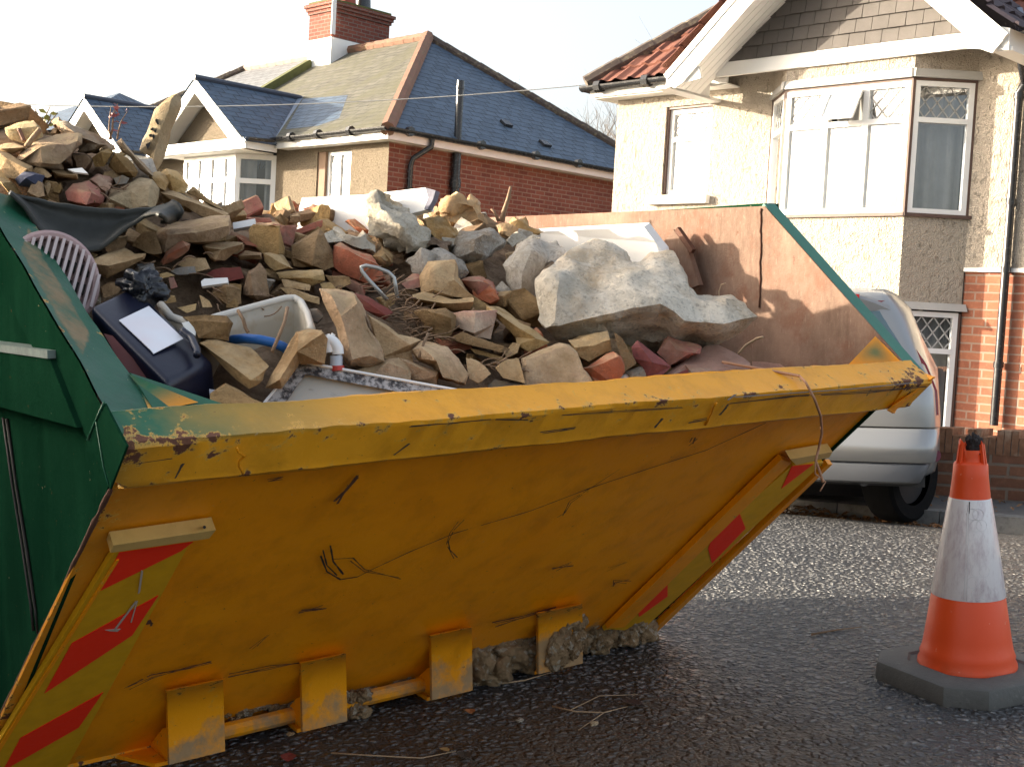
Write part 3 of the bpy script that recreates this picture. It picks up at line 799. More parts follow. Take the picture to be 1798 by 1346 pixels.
# chewed collar: a ragged ring of prongs, with the burnt stub pushed to one side of it
vs = []; fs = []; nseg = 40
for k in range(nseg):
    a = 2 * math.pi * k / nseg
    tp = 392 + 5 * math.sin(a * 3 + 1) - (20 if abs(((a - af - .28 + math.pi) % (2 * math.pi)) - math.pi) < .75 else 0)
    for (r, z) in ((22.5, 352), (19, 366), (19.5, 378), (20.5, tp - 4), (18.5, tp), (15.5, tp - 4), (15, 362)): vs.append(cp(r * PX * math.cos(a), r * PX * math.sin(a), z * PX))
for k in range(nseg):
    for j in range(6): fs.append((k * 7 + j, ((k + 1) % nseg) * 7 + j, ((k + 1) % nseg) * 7 + j + 1, k * 7 + j + 1))
mesh_obj('collar', vs, fs, coneo, cone, smooth=50)
b = MB()
for a in (af - 1.0, af - .72, af + .95, af + 1.2, af + 2.6, af + 3.5): b.beam(cp(26 * PX * math.cos(a), 26 * PX * math.sin(a), 350 * PX), cp(20.5 * PX * math.cos(a), 20.5 * PX * math.sin(a), 388 * PX), 4 * PX, 5 * PX, SN)
b.build('rib', coneo, cone)
v0, f0 = clod_mesh(CB, (1, 1, 1), 5.5)
tb = cp(0, 0, 380 * PX) + (O0 - CB).normalized() * 10 * PX + (SW * .9) * 10 * PX
vs = [tb + V(((q - CB).x, (q - CB).y, 0)) * 13.5 * PX + SN * (q - CB).dot(SN) * 20 * PX for q in v0]
mesh_obj('burnt_top', vs, f0, plain('burnt_rubber', (.020, .013, .012), .8, .5, 40, .8, 120), cone, smooth=0)
rub = NM('recycled_rubber'); _v = rub.obj()
_c = rub.mix(rub.noise(_v, 9, 6, .65), (.07, .07, .065), (.14, .138, .128))
_c = rub.mix(rub.ramp(rub.noise(_v, 26, 7, .72), (.60, 0), (.72, .7)), _c, (.19, .185, .17))
rub.set(col=_c, rough=.72, spec=.35, normal=rub.bump(rub.noise(_v, 55, 6, .7), .5, .008)); rub = rub.m
# base slab: a square with cut corners, one corner towards the road
ro = [(-1, -.62), (-.62, -1), (.62, -1), (1, -.62), (1, .62), (.62, 1), (-.62, 1), (-1, .62)]
HB = 131 * PX
tc = (O0 - CB); tc = (tc - SN * tc.dot(SN)).normalized(); td = SN.cross(tc)
def bp(x, y, z, k=1.0):
    q = (x + y) * .7071; r_ = (x - y) * .7071
    return CB + (tc * q + td * r_) * HB * k + SN * z
rings = [(1.0, 0), (1.012, 8 * PX), (1.0, 27 * PX), (.985, 32 * PX), (.95, 35 * PX), (.66, 37 * PX), (.63, 33 * PX), (.0001, 33 * PX)]
vs = []; fs = []
for k_, z in rings:
    for (x, y) in ro: vs.append(bp(x, y, z, k_))
for j in range(len(rings) - 1):
    for i in range(8): fs.append((j * 8 + i, j * 8 + (i + 1) % 8, (j + 1) * 8 + (i + 1) % 8, (j + 1) * 8 + i))
fs.append(tuple(range(8))[::-1])
mesh_obj('base', vs, fs, rub, cone, smooth=30)
# ------------------------------------------------------------------ masonry materials (uv in metres)
def brick(name, c1, c2, mortar, scale=1.0, bw=.225, rh=.075, ms=.010, var=.5):
    k = NM(name); uv = k.uv(); v = k.obj()
    wv = k.n('VectorMath', operation='ADD', ins={0: uv, 1: k.n('VectorMath', operation='SCALE', ins={0: k.n('TexNoise', ins={'Vector': uv, 'Scale': 9.0, 'Detail': 3}).outputs[1], 3: .008}).outputs[0]}).outputs[0]
    t = k.n('TexBrick', offset=.5, ins={'Vector': wv, 'Color1': c1, 'Color2': c2, 'Mortar': mortar, 'Scale': scale, 'Mortar Size': ms, 'Mortar Smooth': .15, 'Bias': 0.0, 'Brick Width': bw, 'Row Height': rh})
    c = k.mix(k.ramp(k.noise(uv, 1.6, 5, .6), (.3, 0), (.7, var)), t.outputs[0], tuple(x * .62 for x in c2))
    c = k.mix(k.ramp(k.noise(uv, 22, 6, .7), (.5, 0), (.75, .4)), c, tuple(min(1, x * 1.5) for x in c1))
    h = k.math('SUBTRACT', k.math('MULTIPLY', k.noise(uv, 60, 5), .4), t.outputs[1])
    k.set(col=c, rough=.9, spec=.25, normal=k.bump(h, .7, .012))
    return k.m
def roughcast(name, c1, c2, big=17, amp=1.0, speck=.15):
    k = NM(name); v = k.obj()
    a = k.noise(v, big, 5, .55); f = k.vor(v, big * 4.5, 'F1', 0)
    pits = k.ramp(k.noise(k.map(v, (1, 1, .6)), big * 1.5, 6, .6), (.34, 1), (.42, 0))
    c = k.mix(k.noise(v, 2.0, 5, .6), c1, c2)
    c = k.mix(k.math('MULTIPLY', pits, .40), c, tuple(x * .45 for x in c1))
    c = k.mix(k.ramp(k.vor(v, big * 6, 'F1', 0), (.25, 0), (.6, speck)), c, tuple(x * .35 for x in c1))
    h = k.math('SUBTRACT', k.math('ADD', a, k.math('MULTIPLY', f, -.4)), k.math('MULTIPLY', pits, .5))
    k.set(col=c, rough=.95, spec=.15, normal=k.bump(h, amp, .03))
    return k.m
def slate(name, c1, c2, cm, bw=.30, rh=.17, moss=None, rough=.5, spec=.5):
    k = NM(name); uv = k.uv()
    wv = k.n('VectorMath', operation='ADD', ins={0: uv, 1: k.n('VectorMath', operation='SCALE', ins={0: k.n('TexNoise', ins={'Vector': uv, 'Scale': 5.0, 'Detail': 2}).outputs[1], 3: .02}).outputs[0]}).outputs[0]
    t = k.n('TexBrick', offset=.5, ins={'Vector': wv, 'Color1': c1, 'Color2': c2, 'Mortar': cm, 'Scale': 1.0, 'Mortar Size': .011, 'Mortar Smooth': .3, 'Bias': 0.0, 'Brick Width': bw, 'Row Height': rh})
    c = t.outputs[0]
    c = k.mix(k.ramp(k.noise(k.map(uv, (1.5, 6, 1)), 2.5, 6, .65), (.45, 0), (.75, .55)), c, tuple(min(1, x * 1.7 + .01) for x in c2))
    if moss:
        c = k.mix(k.ramp(k.noise(k.map(uv, (1, .55, 1)), 1.5, 7, .68), (.42, 0), (.62, .9)), c, moss)
        c = k.mix(k.ramp(k.noise(uv, 7, 6, .7), (.62, 0), (.72, .8)), c, tuple(x * .5 for x in moss))
    row = k.n('Math', operation='FRACT', ins={0: k.math('DIVIDE', k.n('SeparateXYZ', ins={0: uv}).outputs[1], rh)}).outputs[0]
    h = k.math('ADD', k.math('MULTIPLY', k.math('SUBTRACT', 1.0, row), .8), k.math('MULTIPLY', t.outputs[1], -.7))
    k.set(col=c, rough=k.math('ADD', k.math('MULTIPLY', k.noise(uv, 12, 4), .25), rough - .1), spec=spec, normal=k.bump(k.math('ADD', h, k.math('MULTIPLY', k.noise(uv, 30, 5), .3)), .8, .02))
    return k.m
M['brickR'] = brick('orange_red_brick', (.35, .14, .08), (.25, .09, .055), (.31, .25, .20), ms=.008)
M['brickL'] = brick('old_red_brick', (.25, .078, .05), (.17, .05, .035), (.27, .17, .13))
M['brickC'] = brick('chimney_brick', (.27, .085, .055), (.18, .055, .04), (.22, .18, .15))
M['brickW'] = brick('garden_wall_brick', (.29, .135, .08), (.20, .09, .055), (.27, .22, .17))
M['cream'] = roughcast('cream_roughcast', (.40, .345, .28), (.45, .395, .325), 17, .8, .10)
M['pebble'] = roughcast('brown_pebbledash', (.37, .30, .215), (.46, .38, .28), 30, 1.0, .9)
M['upvc'] = plain('white_upvc', (.80, .80, .79), .35, .04, 3, 0)
M['whitep'] = plain('white_painted_timber', (.78, .77, .74), .5, .08, 4, .1)
M['brownp'] = plain('brown_painted_timber', (.10, .055, .04), .5, .3, 9, .2)
M['gutter'] = plain('black_plastic_gutter', (.020, .021, .024), .25, .2, 6, 0)
M['lead'] = plain('grey_lead', (.40, .39, .37), .6, .25, 5, .3)
M['leadb'] = plain('blue_lead_flashing', (.17, .21, .27), .4, .25, 6, .3)
M['slateb'] = slate('shade_blue_slate', (.042, .070, .110), (.070, .108, .158), (.004, .006, .010), .30, .17, None, .52, .4)  # blue of shade and sky reflection put into the slate colour
M['slatem'] = slate('mossy_slate', (.085, .080, .064), (.125, .118, .095), (.035, .035, .028), .30, .17, (.105, .10, .062), .8, .3)
M['slateg'] = slate('grey_slate_roof', (.13, .135, .14), (.17, .175, .18), (.06, .06, .06), .30, .17, None, .6, .4)
M['tilehang'] = slate('grey_hung_tiles', (.085, .078, .072), (.12, .11, .10), (.02, .02, .02), .17, .12, None, .8, .3)
M['ridge'] = plain('terracotta_ridge', (.20, .10, .065), .85, .35, 5, .5, 30, dirt=(.16, .13, .07))
M['ridgeD'] = plain('dark_ridge', (.075, .058, .05), .9, .5, 6, .5, 30, dirt=(.22, .19, .12))
M['moss'] = plain('mossy_verge', (.10, .105, .035), .95, .5, 10, .9, 40)
def tile_red():
    k = NM('red_roof_tile'); v = k.obj()
    c = k.mix(k.ramp(k.noise(v, 3, 6, .65), (.3, 0), (.7, 1)), (.13, .05, .036), (.21, .088, .06))
    k.set(col=c, rough=.8, spec=.3, normal=k.bump(k.noise(v, 40, 5), .3, .01)); return k.m
M['tiler'] = tile_red()
def tile_shaded():  # red tile darkened: shade of the right-hand slopes put into the colour
    k = NM('shaded_roof_tile'); v = k.obj()
    c = k.mix(k.ramp(k.noise(v, 3, 6, .65), (.3, 0), (.7, 1)), (.045, .035, .045), (.075, .055, .06))
    k.set(col=c, rough=.6, spec=.5, normal=k.bump(k.noise(v, 40, 5), .3, .01)); return k.m
M['tiler_shade'] = tile_shaded()
def glass_mat(name='window_glass', tint=(.9, .95, 1.0)):
    k = NM(name)
    tr = k.n('BsdfTransparent', ins={0: tint}); gl = k.n('BsdfGlossy', ins={0: (1, 1, 1), 1: .02})
    fr = k.n('LayerWeight', ins={0: .35}).outputs['Facing']
    f = k.math('ADD', k.math('MULTIPLY', fr, .55), .10, True)
    mx = k.n('MixShader', ins={0: f, 1: tr.outputs[0], 2: gl.outputs[0]})
    k.t.links.new(mx.outputs[0], k.out.inputs[0]); return k.m
M['glass'] = glass_mat()
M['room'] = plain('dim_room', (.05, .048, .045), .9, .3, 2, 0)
def curtain_mat():
    k = NM('net_curtain'); uv = k.obj()
    k.set(col=k.mix(k.noise(uv, 6, 4), (.17, .167, .16), (.27, .265, .255)), rough=.9, spec=.1); return k.m
M['curtain'] = curtain_mat()

# ------------------------------------------------------------------ building helpers
def frame(P0, yaw):
    a = V((-math.sin(yaw), -math.cos(yaw), 0)); b_ = V((-a.y, a.x, 0))
    if b_.y < 0: b_ = -b_
    return lambda x, y, z: V((P0.x, P0.y, CZ)) + a * x + b_ * y + V((0, 0, z))
def wall_holes(mb, P, x0, x1, z0, z1, holes, depth, uo=0):
    """wall in plane P(x, z, d): faces around rectangular holes, with reveals of the given depth; uv metres"""
    xs = sorted({x0, x1, *[h[0] for h in holes], *[h[1] for h in holes]}); zs = sorted({z0, z1, *[h[2] for h in holes], *[h[3] for h in holes]})
    for i in range(len(xs) - 1):
        for j in range(len(zs) - 1):
            xm, zm = (xs[i] + xs[i + 1]) / 2, (zs[j] + zs[j + 1]) / 2
            if any(h[0] < xm < h[1] and h[2] < zm < h[3] for h in holes): continue
            c = [(xs[i], zs[j]), (xs[i + 1], zs[j]), (xs[i + 1], zs[j + 1]), (xs[i], zs[j + 1])]
            mb.face([P(x, z, 0) for x, z in c], [(x + uo, z) for x, z in c])
    for (a, b_, c, d) in holes:
        for (p, q) in (((a, c), (b_, c)), ((b_, c), (b_, d)), ((b_, d), (a, d)), ((a, d), (a, c))):
            mb.face([P(p[0], p[1], 0), P(q[0], q[1], 0), P(q[0], q[1], depth), P(p[0], p[1], depth)], [(p[0], p[1]), (q[0], q[1]), (q[0], q[1] + depth), (p[0], p[1] + depth)])
def panel(mb, pts, udir, vdir, org=None):   # planar polygon with metric uv
    org = org or pts[0]
    mb.face(pts, [((p - org).dot(udir), (p - org).dot(vdir)) for p in pts])
def pl(p, q, zc=True):                       # plane frame along p->q (horizontal), outward normal to the right of travel
    d = (q - p); L = d.length; d = d.normalized(); n_ = V((d.y, -d.x, 0))
    return (lambda x, z, dep: V((p.x, p.y, CZ)) + d * x + V((0, 0, z)) - n_ * dep), L
def window(parent, P, x0, x1, z0, z1, lights, transom=None, set_=.05, fw=.055, lead=(), openl=None, curtains=True, room=None, mat=None, bare=()):
    """casement window in plane P: outer frame, mullions at lights (fractions), transom height; panes, lead lattice and curtains as sub-parts"""
    mat = mat or M['upvc']
    b = MB(); d0, d1 = set_ - .03, set_ + .035
    def bar(xa, xb, za, zb, o=0): b.hexa([P(xa, za, d0 - o), P(xb, za, d0 - o), P(xb, za, d1), P(xa, za, d1), P(xa, zb, d0 - o), P(xb, zb, d0 - o), P(xb, zb, d1), P(xa, zb, d1)])
    xs = [x0] + [x0 + (x1 - x0) * f for f in lights] + [x1]
    bar(x0, x1, z0, z0 + fw); bar(x0, x1, z1 - fw, z1)
    bar(x0, x0 + fw, z0 + fw, z1 - fw); bar(x1 - fw, x1, z0 + fw, z1 - fw)
    for x in xs[1:-1]: bar(x - fw * .6, x + fw * .6, z0 + fw, z1 - fw, .002)
    if transom: bar(x0 + fw, x1 - fw, transom - fw * .5, transom + fw * .5, .004)
    w = b.build('window', mat, parent)
    pb = MB(); lb = MB()
    for i in range(len(xs) - 1):
        xa = xs[i] + (fw if i == 0 else fw * .6); xb = xs[i + 1] - (fw if i == len(xs) - 2 else fw * .6)
        for (za, zb, top) in (((z0 + fw, transom - fw * .5, False), (transom + fw * .5, z1 - fw, True)) if transom else ((z0 + fw, z1 - fw, False),)):
            if top and openl == i: continue
            pb.face([P(xa, za, set_), P(xb, za, set_), P(xb, zb, set_), P(xa, zb, set_)])
            if top and i in lead:
                W_, H_ = xb - xa, zb - za; nx = max(2, round(W_ / .105)); sx = W_ / nx; sz = H_ / max(2, round(H_ / .15)); sl = sz / sx
                def clip(c0, sgn):
                    pts = []
                    for t in (0, W_):
                        y = c0 + sgn * sl * t
                        if -1e-6 <= y <= H_ + 1e-6: pts.append((t, y))
                    for y in (0, H_):
                        t = (y - c0) / (sgn * sl)
                        if 1e-6 < t < W_ - 1e-6: pts.append((t, y))
                    return pts[:2]
                for sgn in (1, -1):
                    c0 = -sl * W_ if sgn == 1 else 0
                    for q in range(60):
                        cc = c0 + q * sz + sz * .5
                        pp = clip(cc, sgn)
                        if len(pp) == 2 and abs(pp[0][0] - pp[1][0]) > .01:
                            lb.beam(P(xa + pp[0][0], za + pp[0][1], set_ - .004), P(xa + pp[1][0], za + pp[1][1], set_ - .004), .010, .006, P(0, 0, 0) - P(0, 0, 1))
    pb.build('pane', M['glass'], w)
    if lb.v: lb.build('lead_lattice', M['lead'], w)
    if openl is not None:                     # a top-hung light standing open
        xa = xs[openl] + fw * .4; xb = xs[openl + 1] - fw * .4; za = transom + fw * .3; zb = z1 - fw * .8
        ob = MB(); dep = .16
        def Q(x, t, o): return P(x, zb + (za - zb) * t, d0 - .02 - dep * t - o)
        for (u0, u1, t0, t1) in ((xa, xb, 0, .12), (xa, xb, .88, 1), (xa, xa + .05, .12, .88), (xb - .05, xb, .12, .88)):
            ob.hexa([Q(u0, t0, 0), Q(u1, t0, 0), Q(u1, t1, 0), Q(u0, t1, 0), Q(u0, t0, .03), Q(u1, t0, .03), Q(u1, t1, .03), Q(u0, t1, .03)])
        s_ = ob.build('opening_light', mat, w)
        gb = MB(); gb.face([Q(xa + .05, .12, .012), Q(xb - .05, .12, .012), Q(xb - .05, .88, .012), Q(xa + .05, .88, .012)]); gb.build('open_pane', M['frost'], w)
    if curtains:
        cb = MB(); W_ = x1 - x0
        for i in range(len(xs) - 1):
            if i in bare: continue
            xa, xb = xs[i] + .03, xs[i + 1] - .03; n_ = max(20, int((xb - xa) / .02)); ztop = (z1 - fw) if not transom else z1 - fw
            for j in range(n_):
                if noise.noise(V((i * 3.3 + j * .05, x0, z0))) > .24: continue
                q = [xa + (xb - xa) * (j + o) / n_ for o in (0, 1)]
                dd = [set_ + .11 + .022 * math.sin((xx - x0) * 48 + 3 * noise.noise(V((xx * 3, 0, 0)))) for xx in q]
                cb.face([P(q[0], z0 + .03, dd[0]), P(q[1], z0 + .03, dd[1]), P(q[1], ztop, dd[1]), P(q[0], ztop, dd[0])])
        if cb.v: cb.build('curtain', M['curtain'], w)
    return w
fr_ = NM('frosted_open_glass'); fr_.set(col=(.75, .78, .8), rough=.08, spec=.9); M['frost'] = fr_.m

# ------------------------------------------------------------------ the cream house on the right
HR = frame(V((1.0018, 14.2, 0)), R(-45.0))
houseR = thing('house', 'two-storey cream roughcast house with gabled bay behind the skip', 'house', HR(2.5, 3, -2.2))
hol = [(.69, 1.30, 1.40, 2.335)]
b = MB()
wall_holes(b, lambda x, z, d: HR(x, d, z), 0, 2.03, .655, 2.46, hol, .10)
wall_holes(b, lambda x, z, d: HR(x, d, z), 4.16, 8.5, .655, 2.50, [], .10)
wall_holes(b, lambda x, z, d: HR(x, d, z), 4.16, 4.95, 2.50, 2.66, [], .10)
wall_holes(b, lambda x, z, d: HR(x, d, z), 1.30, 2.03, 2.46, 2.66, [], .10)
wall_holes(b, lambda x, z, d: HR(x, d, z), 2.03, 4.16, 2.30, 2.62, [], .10)
for (x0, x1) in ((0, 2.03), (4.16, 8.5)): b.face([HR(x0, -.0, .655), HR(x1, -.0, .655), HR(x1, .03, .655), HR(x0, .03, .655)], [(0, 0)] * 4)
b.face([HR(0, 0, -2.3), HR(0, 8, -2.3), HR(0, 8, 2.46), HR(0, 0, 2.46)], [(0, 0)] * 4)
b.face([HR(8.5, 0, -2.3), HR(8.5, 8, -2.3), HR(8.5, 8, 2.46), HR(8.5, 0, 2.46)], [(0, 0)] * 4)
b.face([HR(0, 8, -2.3), HR(8.5, 8, -2.3), HR(8.5, 8, 2.46), HR(0, 8, 2.46)], [(0, 0)] * 4)
b.build('rendered_wall', M['cream'], houseR, uv=True)
b = MB()
wall_holes(b, lambda x, z, d: HR(x, .015 + d, z), 0, 2.03, -2.3, .655, [], .1)
b.build('brick_wall', M['brickR'], houseR, uv=True); b = MB()
wall_holes(b, lambda x, z, d: HR(x, .015 + d, z), 4.16, 8.5, -2.3, .655, [(4.86, 5.75, -2.2, .35)], .22)
b.build('brick_wall', M['brickR'], houseR, uv=True)
b = MB(); b.box(HR, 4.165, 8.5, -.02, .03, .625, .66); b.build('render_stop', M['whitep'], houseR)
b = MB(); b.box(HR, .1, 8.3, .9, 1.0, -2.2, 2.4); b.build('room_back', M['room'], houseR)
b = MB(); b.box(HR, .545, 1.335, -.075, .03, 1.295, 1.375); b.build('sill', M['whitep'], houseR)
b = MB(); b.box(HR, .69, .712, .02, .10, 1.40, 2.335); b.box(HR, .712, 1.30, .02, .10, 2.31, 2.335); b.build('window_surround', M['brownp'], houseR)
window(houseR, lambda x, z, d: HR(x, d, z), .712, 1.295, 1.40, 2.31, (), 1.99, .085, .05, lead=(0,))
# bay: upper and lower storey on three faces
BD = .40
bay = [HR(2.04, 0, 0), HR(2.04 + BD, -BD, 0), HR(4.16 - BD, -BD, 0), HR(4.16, 0, 0)]
for i in range(3):
    rb = MB(); fl = MB(); lo = MB(); bw_ = MB()
    P, L = pl(bay[i], bay[i + 1])
    for za_, zb_ in ((.335, 1.115), (2.375, 2.62), (-2.3, -1.2)):
        rb = MB(); wall_holes(rb, P, 0, L, za_, zb_, [], .1); rb.build('bay_wall', M['cream'], houseR, uv=True)
    fl.hexa([P(-.02, z, d) for z, d in ()] or [P(-.03, 2.30, -.035), P(L + .03, 2.30, -.035), P(L, 2.30, .06), P(0, 2.30, .06), P(-.03, 2.375, -.02), P(L + .03, 2.375, -.02), P(L, 2.375, .06), P(0, 2.375, .06)])
    lo.hexa([P(-.04, .27, -.05), P(L + .04, .27, -.05), P(L, .27, .06), P(0, .27, .06), P(-.03, .335, -.02), P(L + .03, .335, -.02), P(L, .335, .06), P(0, .335, .06)])
    bw_.hexa([P(-.02, 1.085, -.03), P(L + .02, 1.085, -.03), P(L, 1.085, .06), P(0, 1.085, .06), P(-.02, 1.115, -.03), P(L + .02, 1.115, -.03), P(L, 1.115, .06), P(0, 1.115, .06)])
    bw_.hexa([P(0, 2.275, -.004), P(L, 2.275, -.004), P(L, 2.275, .06), P(0, 2.275, .06), P(0, 2.30, -.004), P(L, 2.30, -.004), P(L, 2.30, .06), P(0, 2.30, .06)])
    for (z0, z1) in ((1.115, 2.275), (-1.2, .25)):
        for (x0, x1) in ((0, .022), (L - .022, L)): bw_.hexa([P(x0, z0, -.003), P(x1, z0, -.003), P(x1, z0, .06), P(x0, z0, .06), P(x0, z1, -.003), P(x1, z1, -.003), P(x1, z1, .06), P(x0, z1, .06)])
    if i == 1:
        window(houseR, P, .022, L - .022, 1.115, 2.275, (.34, .665), 1.935, .03, .05, lead=(0, 2), openl=1)
        window(houseR, P, .022, L - .022, -1.15, .255, (.34, .665), -.09, .03, .05, lead=(0, 1, 2))
    else:
        window(houseR, P, .022, L - .022, 1.115, 2.275, (), 1.935, .03, .045, lead=(0,))
        window(houseR, P, .022, L - .022, -1.15, .255, (), -.09, .03, .045, lead=(0,), curtains=True)
    fl.build('lead_hood', M['lead'], houseR); lo.build('lead_hood', M['lead'], houseR); bw_.build('bay_trim', M['brownp'], houseR)
# eaves left of the gable, gutter, soffit
GB = -.92                                     # plane of the bargeboards
b = MB(); b.box(HR, -.22, 1.62, -.22, -.195, 2.475, 2.60); b.box(HR, -.22, -.195, -.195, 8.2, 2.475, 2.60); b.build('fascia', M['whitep'], houseR)
b = MB(); b.box(HR, -.19, 1.62, -.19, .0, 2.462, 2.474); b.build('soffit', M['whitep'], houseR)
def gut(parent, pts, r=.055, brackets=()):
    b = MB(); n_ = 9
    for i in range(len(pts) - 1):
        p, q = pts[i], pts[i + 1]; d = (q - p).normalized(); s = V((d.y, -d.x, 0))
        for k in range(n_):
            a0, a1 = math.pi * k / n_, math.pi * (k + 1) / n_
            f = lambda P_, a, rr: P_ + s * math.cos(a) * rr - V((0, 0, 1)) * math.sin(a) * rr
            b.face([f(p, a0, r), f(q, a0, r), f(q, a1, r), f(p, a1, r)]); b.face([f(p, a0, r * .9), f(q, a0, r * .9), f(q, a1, r * .9), f(p, a1, r * .9)])
    for p in brackets: b.tube([p - V((0, 0, .005)), p + V((0, 0, .001))], r * 1.0, 8); 
    g_ = b.build('gutter', M['gutter'], parent)
    if brackets:
        c = MB()
        for p in brackets: c.tube([p - V((.03, -.03, .01)), p + V((.03, -.03, -.01))], r * 1.25, 8)
        c.build('gutter_joint', M['gutter'], g_)
    return g_
gut(houseR, [HR(-.30, -.275, 2.585), HR(1.60, -.275, 2.592)], .055, [HR(-.05, -.275, 2.585), HR(.62, -.275, 2.587)])
gut(houseR, [HR(-.275, -.30, 2.585), HR(-.275, 7.8, 2.585)], .055)
# corrugated tile roof: rows of double-roman tiles
TP = math.tan(R(40.5))
def tile_roof(name, parent, O_, du, dv, poly, mat, roll=.20, row=.29, res=.035):
    """poly: (u, v) outline in metres on the roof plane; grid clipped by the outline"""
    nrm = du.cross(dv).normalized()
    if nrm.z < 0: nrm = -nrm
    us = [p[0] for p in poly]; vs_ = [p[1] for p in poly]
    def inside(u, v):
        c = False; n_ = len(poly)
        for i in range(n_):
            (x1, y1), (x2, y2) = poly[i], poly[(i + 1) % n_]
            if (y1 > v) != (y2 > v) and u < (x2 - x1) * (v - y1) / (y2 - y1) + x1: c = not c
        return c
    idx = {}; VS = []; FS = []
    nu = int((max(us) - min(us)) / res) + 1; rows = int((max(vs_) - min(vs_)) / row) + 1
    def vert(i, r, e):
        key = (i, r, e)
        if key not in idx:
            u = min(us) + i * res; v = min(vs_) + (r + e) * row
            ph = (u / roll) % 1.0
            h = .030 * max(0, math.sin(ph * 2 * math.pi)) ** .7 if ph < .5 else .0
            h += (.026 if e == 0 else .0) + .003 * noise.noise(V((u * 3, v * 3, 0)))
            idx[key] = len(VS); VS.append(O_ + du * u + dv * v + nrm * h)
        return idx[key]
    for r in range(rows):
        for i in range(nu):
            if inside(min(us) + (i + .5) * res, min(vs_) + (r + .5) * row):
                FS.append((vert(i, r, 0), vert(i + 1, r, 0), vert(i + 1, r, 1), vert(i, r, 1)))
                if r: FS.append((vert(i, r - 1, 1), vert(i + 1, r - 1, 1), vert(i + 1, r, 0), vert(i, r, 0)))
    return mesh_obj(name, VS, FS, mat, parent)
a_, b_ = (HR(1, 0, 0) - HR(0, 0, 0)), (HR(0, 1, 0) - HR(0, 0, 0))
vdir = (b_ + V((0, 0, TP))).normalized(); cosp = math.cos(R(40.5))
HZ = 2.60
Lh = 4.0 / cosp
tile_roof('roof', houseR, HR(-.26, -.26, HZ), a_, vdir, [(0, 0), (9, 0), (9, Lh), (4.0, Lh)], M['tiler'])
b = MB(); base_ = [HR(-.26, -.26, HZ - .03), HR(8.8, -.26, HZ - .03), HR(8.8, 3.74, HZ - .03 + 4 * TP), HR(3.74, 3.74, HZ - .03 + 4 * TP)]
b.face(base_); b.face([HR(-.26, -.26, HZ - .03), HR(3.74, 3.74, HZ - .03 + 4 * TP), HR(-.26, 7.74, HZ - .03)]); b.face([HR(8.8, 3.74, HZ - .03 + 4 * TP), HR(3.74, 3.74, HZ - .03 + 4 * TP), HR(-.26, 7.74, HZ - .03), HR(8.8, 7.74, HZ - .03)]); b.build('roof_underlay', M['tiler_shade'], houseR)
b = MB(); p0, p1 = HR(-.26, -.26, HZ + .03), HR(3.74, 3.74, HZ + .03 + 4 * TP)
for i in range(16):
    q0, q1 = p0.lerp(p1, i / 16), p0.lerp(p1, (i + 1.04) / 16); b.tube([q0, q1 + V((0, 0, .012))], .085, 8)
b.build('hip_tiles', M['ridgeD'], houseR, smooth=40)
# gable over the bay
GC, GHW, GPt = 3.10, 1.72, math.tan(R(41))
gz0 = 2.47
apex = gz0 + GHW * GPt
def barge(sgn):
    b = MB(); f0 = HR(GC + sgn * GHW, GB, gz0 - .02); f1 = HR(GC, GB, apex)
    d = (f1 - f0).normalized(); upv = d.cross(b_ * 1.0).normalized()
    if upv.z < 0: upv = -upv
    t = .215
    b.prism([f0, f1, f1 - V((0, 0, t / math.cos(R(41)))), f0 - upv * t + d * .10, f0 - upv * t * .85], b_ * .03)
    b.prism([f0 + upv * .004, f1 + upv * .004, f1 - upv * .06, f0 - upv * .06], -b_ * .014)
    return b.build('bargeboard', M['whitep'], houseR)
barge(-1); barge(1)
b = MB()                                      # sloping boarded soffits behind the bargeboards
for sgn in (-1, 1):
    for k in range(6):
        y0, y1 = GB + .03 + k * .082, GB + .03 + (k + 1) * .082 - .006
        q = []
        for (x, z) in ((GC + sgn * (GHW - .05), gz0 - .125 + .0), (GC, apex - .27)):
            q += [HR(x, y0, z), HR(x, y1, z)]
        b.prism([q[0], q[1], q[3], q[2]], V((0, 0, .02)))
b.build('boarded_soffit', M['whitep'], houseR)
b = MB(); b.box(HR, GC - GHW + .26, GC + GHW - .26, -.44, -.40, 2.49, 2.625); b.box(HR, GC - GHW + .05, GC + GHW - .05, -.40, 0, 2.60, 2.615); b.build('gable_beam', M['whitep'], houseR)
for sgn in (-1, 1):
    b = MB()
    b.box(HR, GC + sgn * GHW - .14, GC + sgn * GHW + .02, GB + .05, .02, 2.33, 2.36)
    b.prism([HR(GC + sgn * (GHW + .0), GB + .03, 2.33), HR(GC + sgn * (GHW - .42), GB + .03, 2.33 + .06), HR(GC + sgn * (GHW - .36), GB + .03, 2.6), HR(GC + sgn * (GHW + .0), GB + .03, 2.5)], b_ * .02)
    b.box(HR, GC + sgn * GHW + (-.02 if sgn > 0 else .0), GC + sgn * GHW + (.0 if sgn > 0 else .02), GB + .05, -.2, 2.34, 2.50)
    b.build('box_end', M['whitep'], houseR)
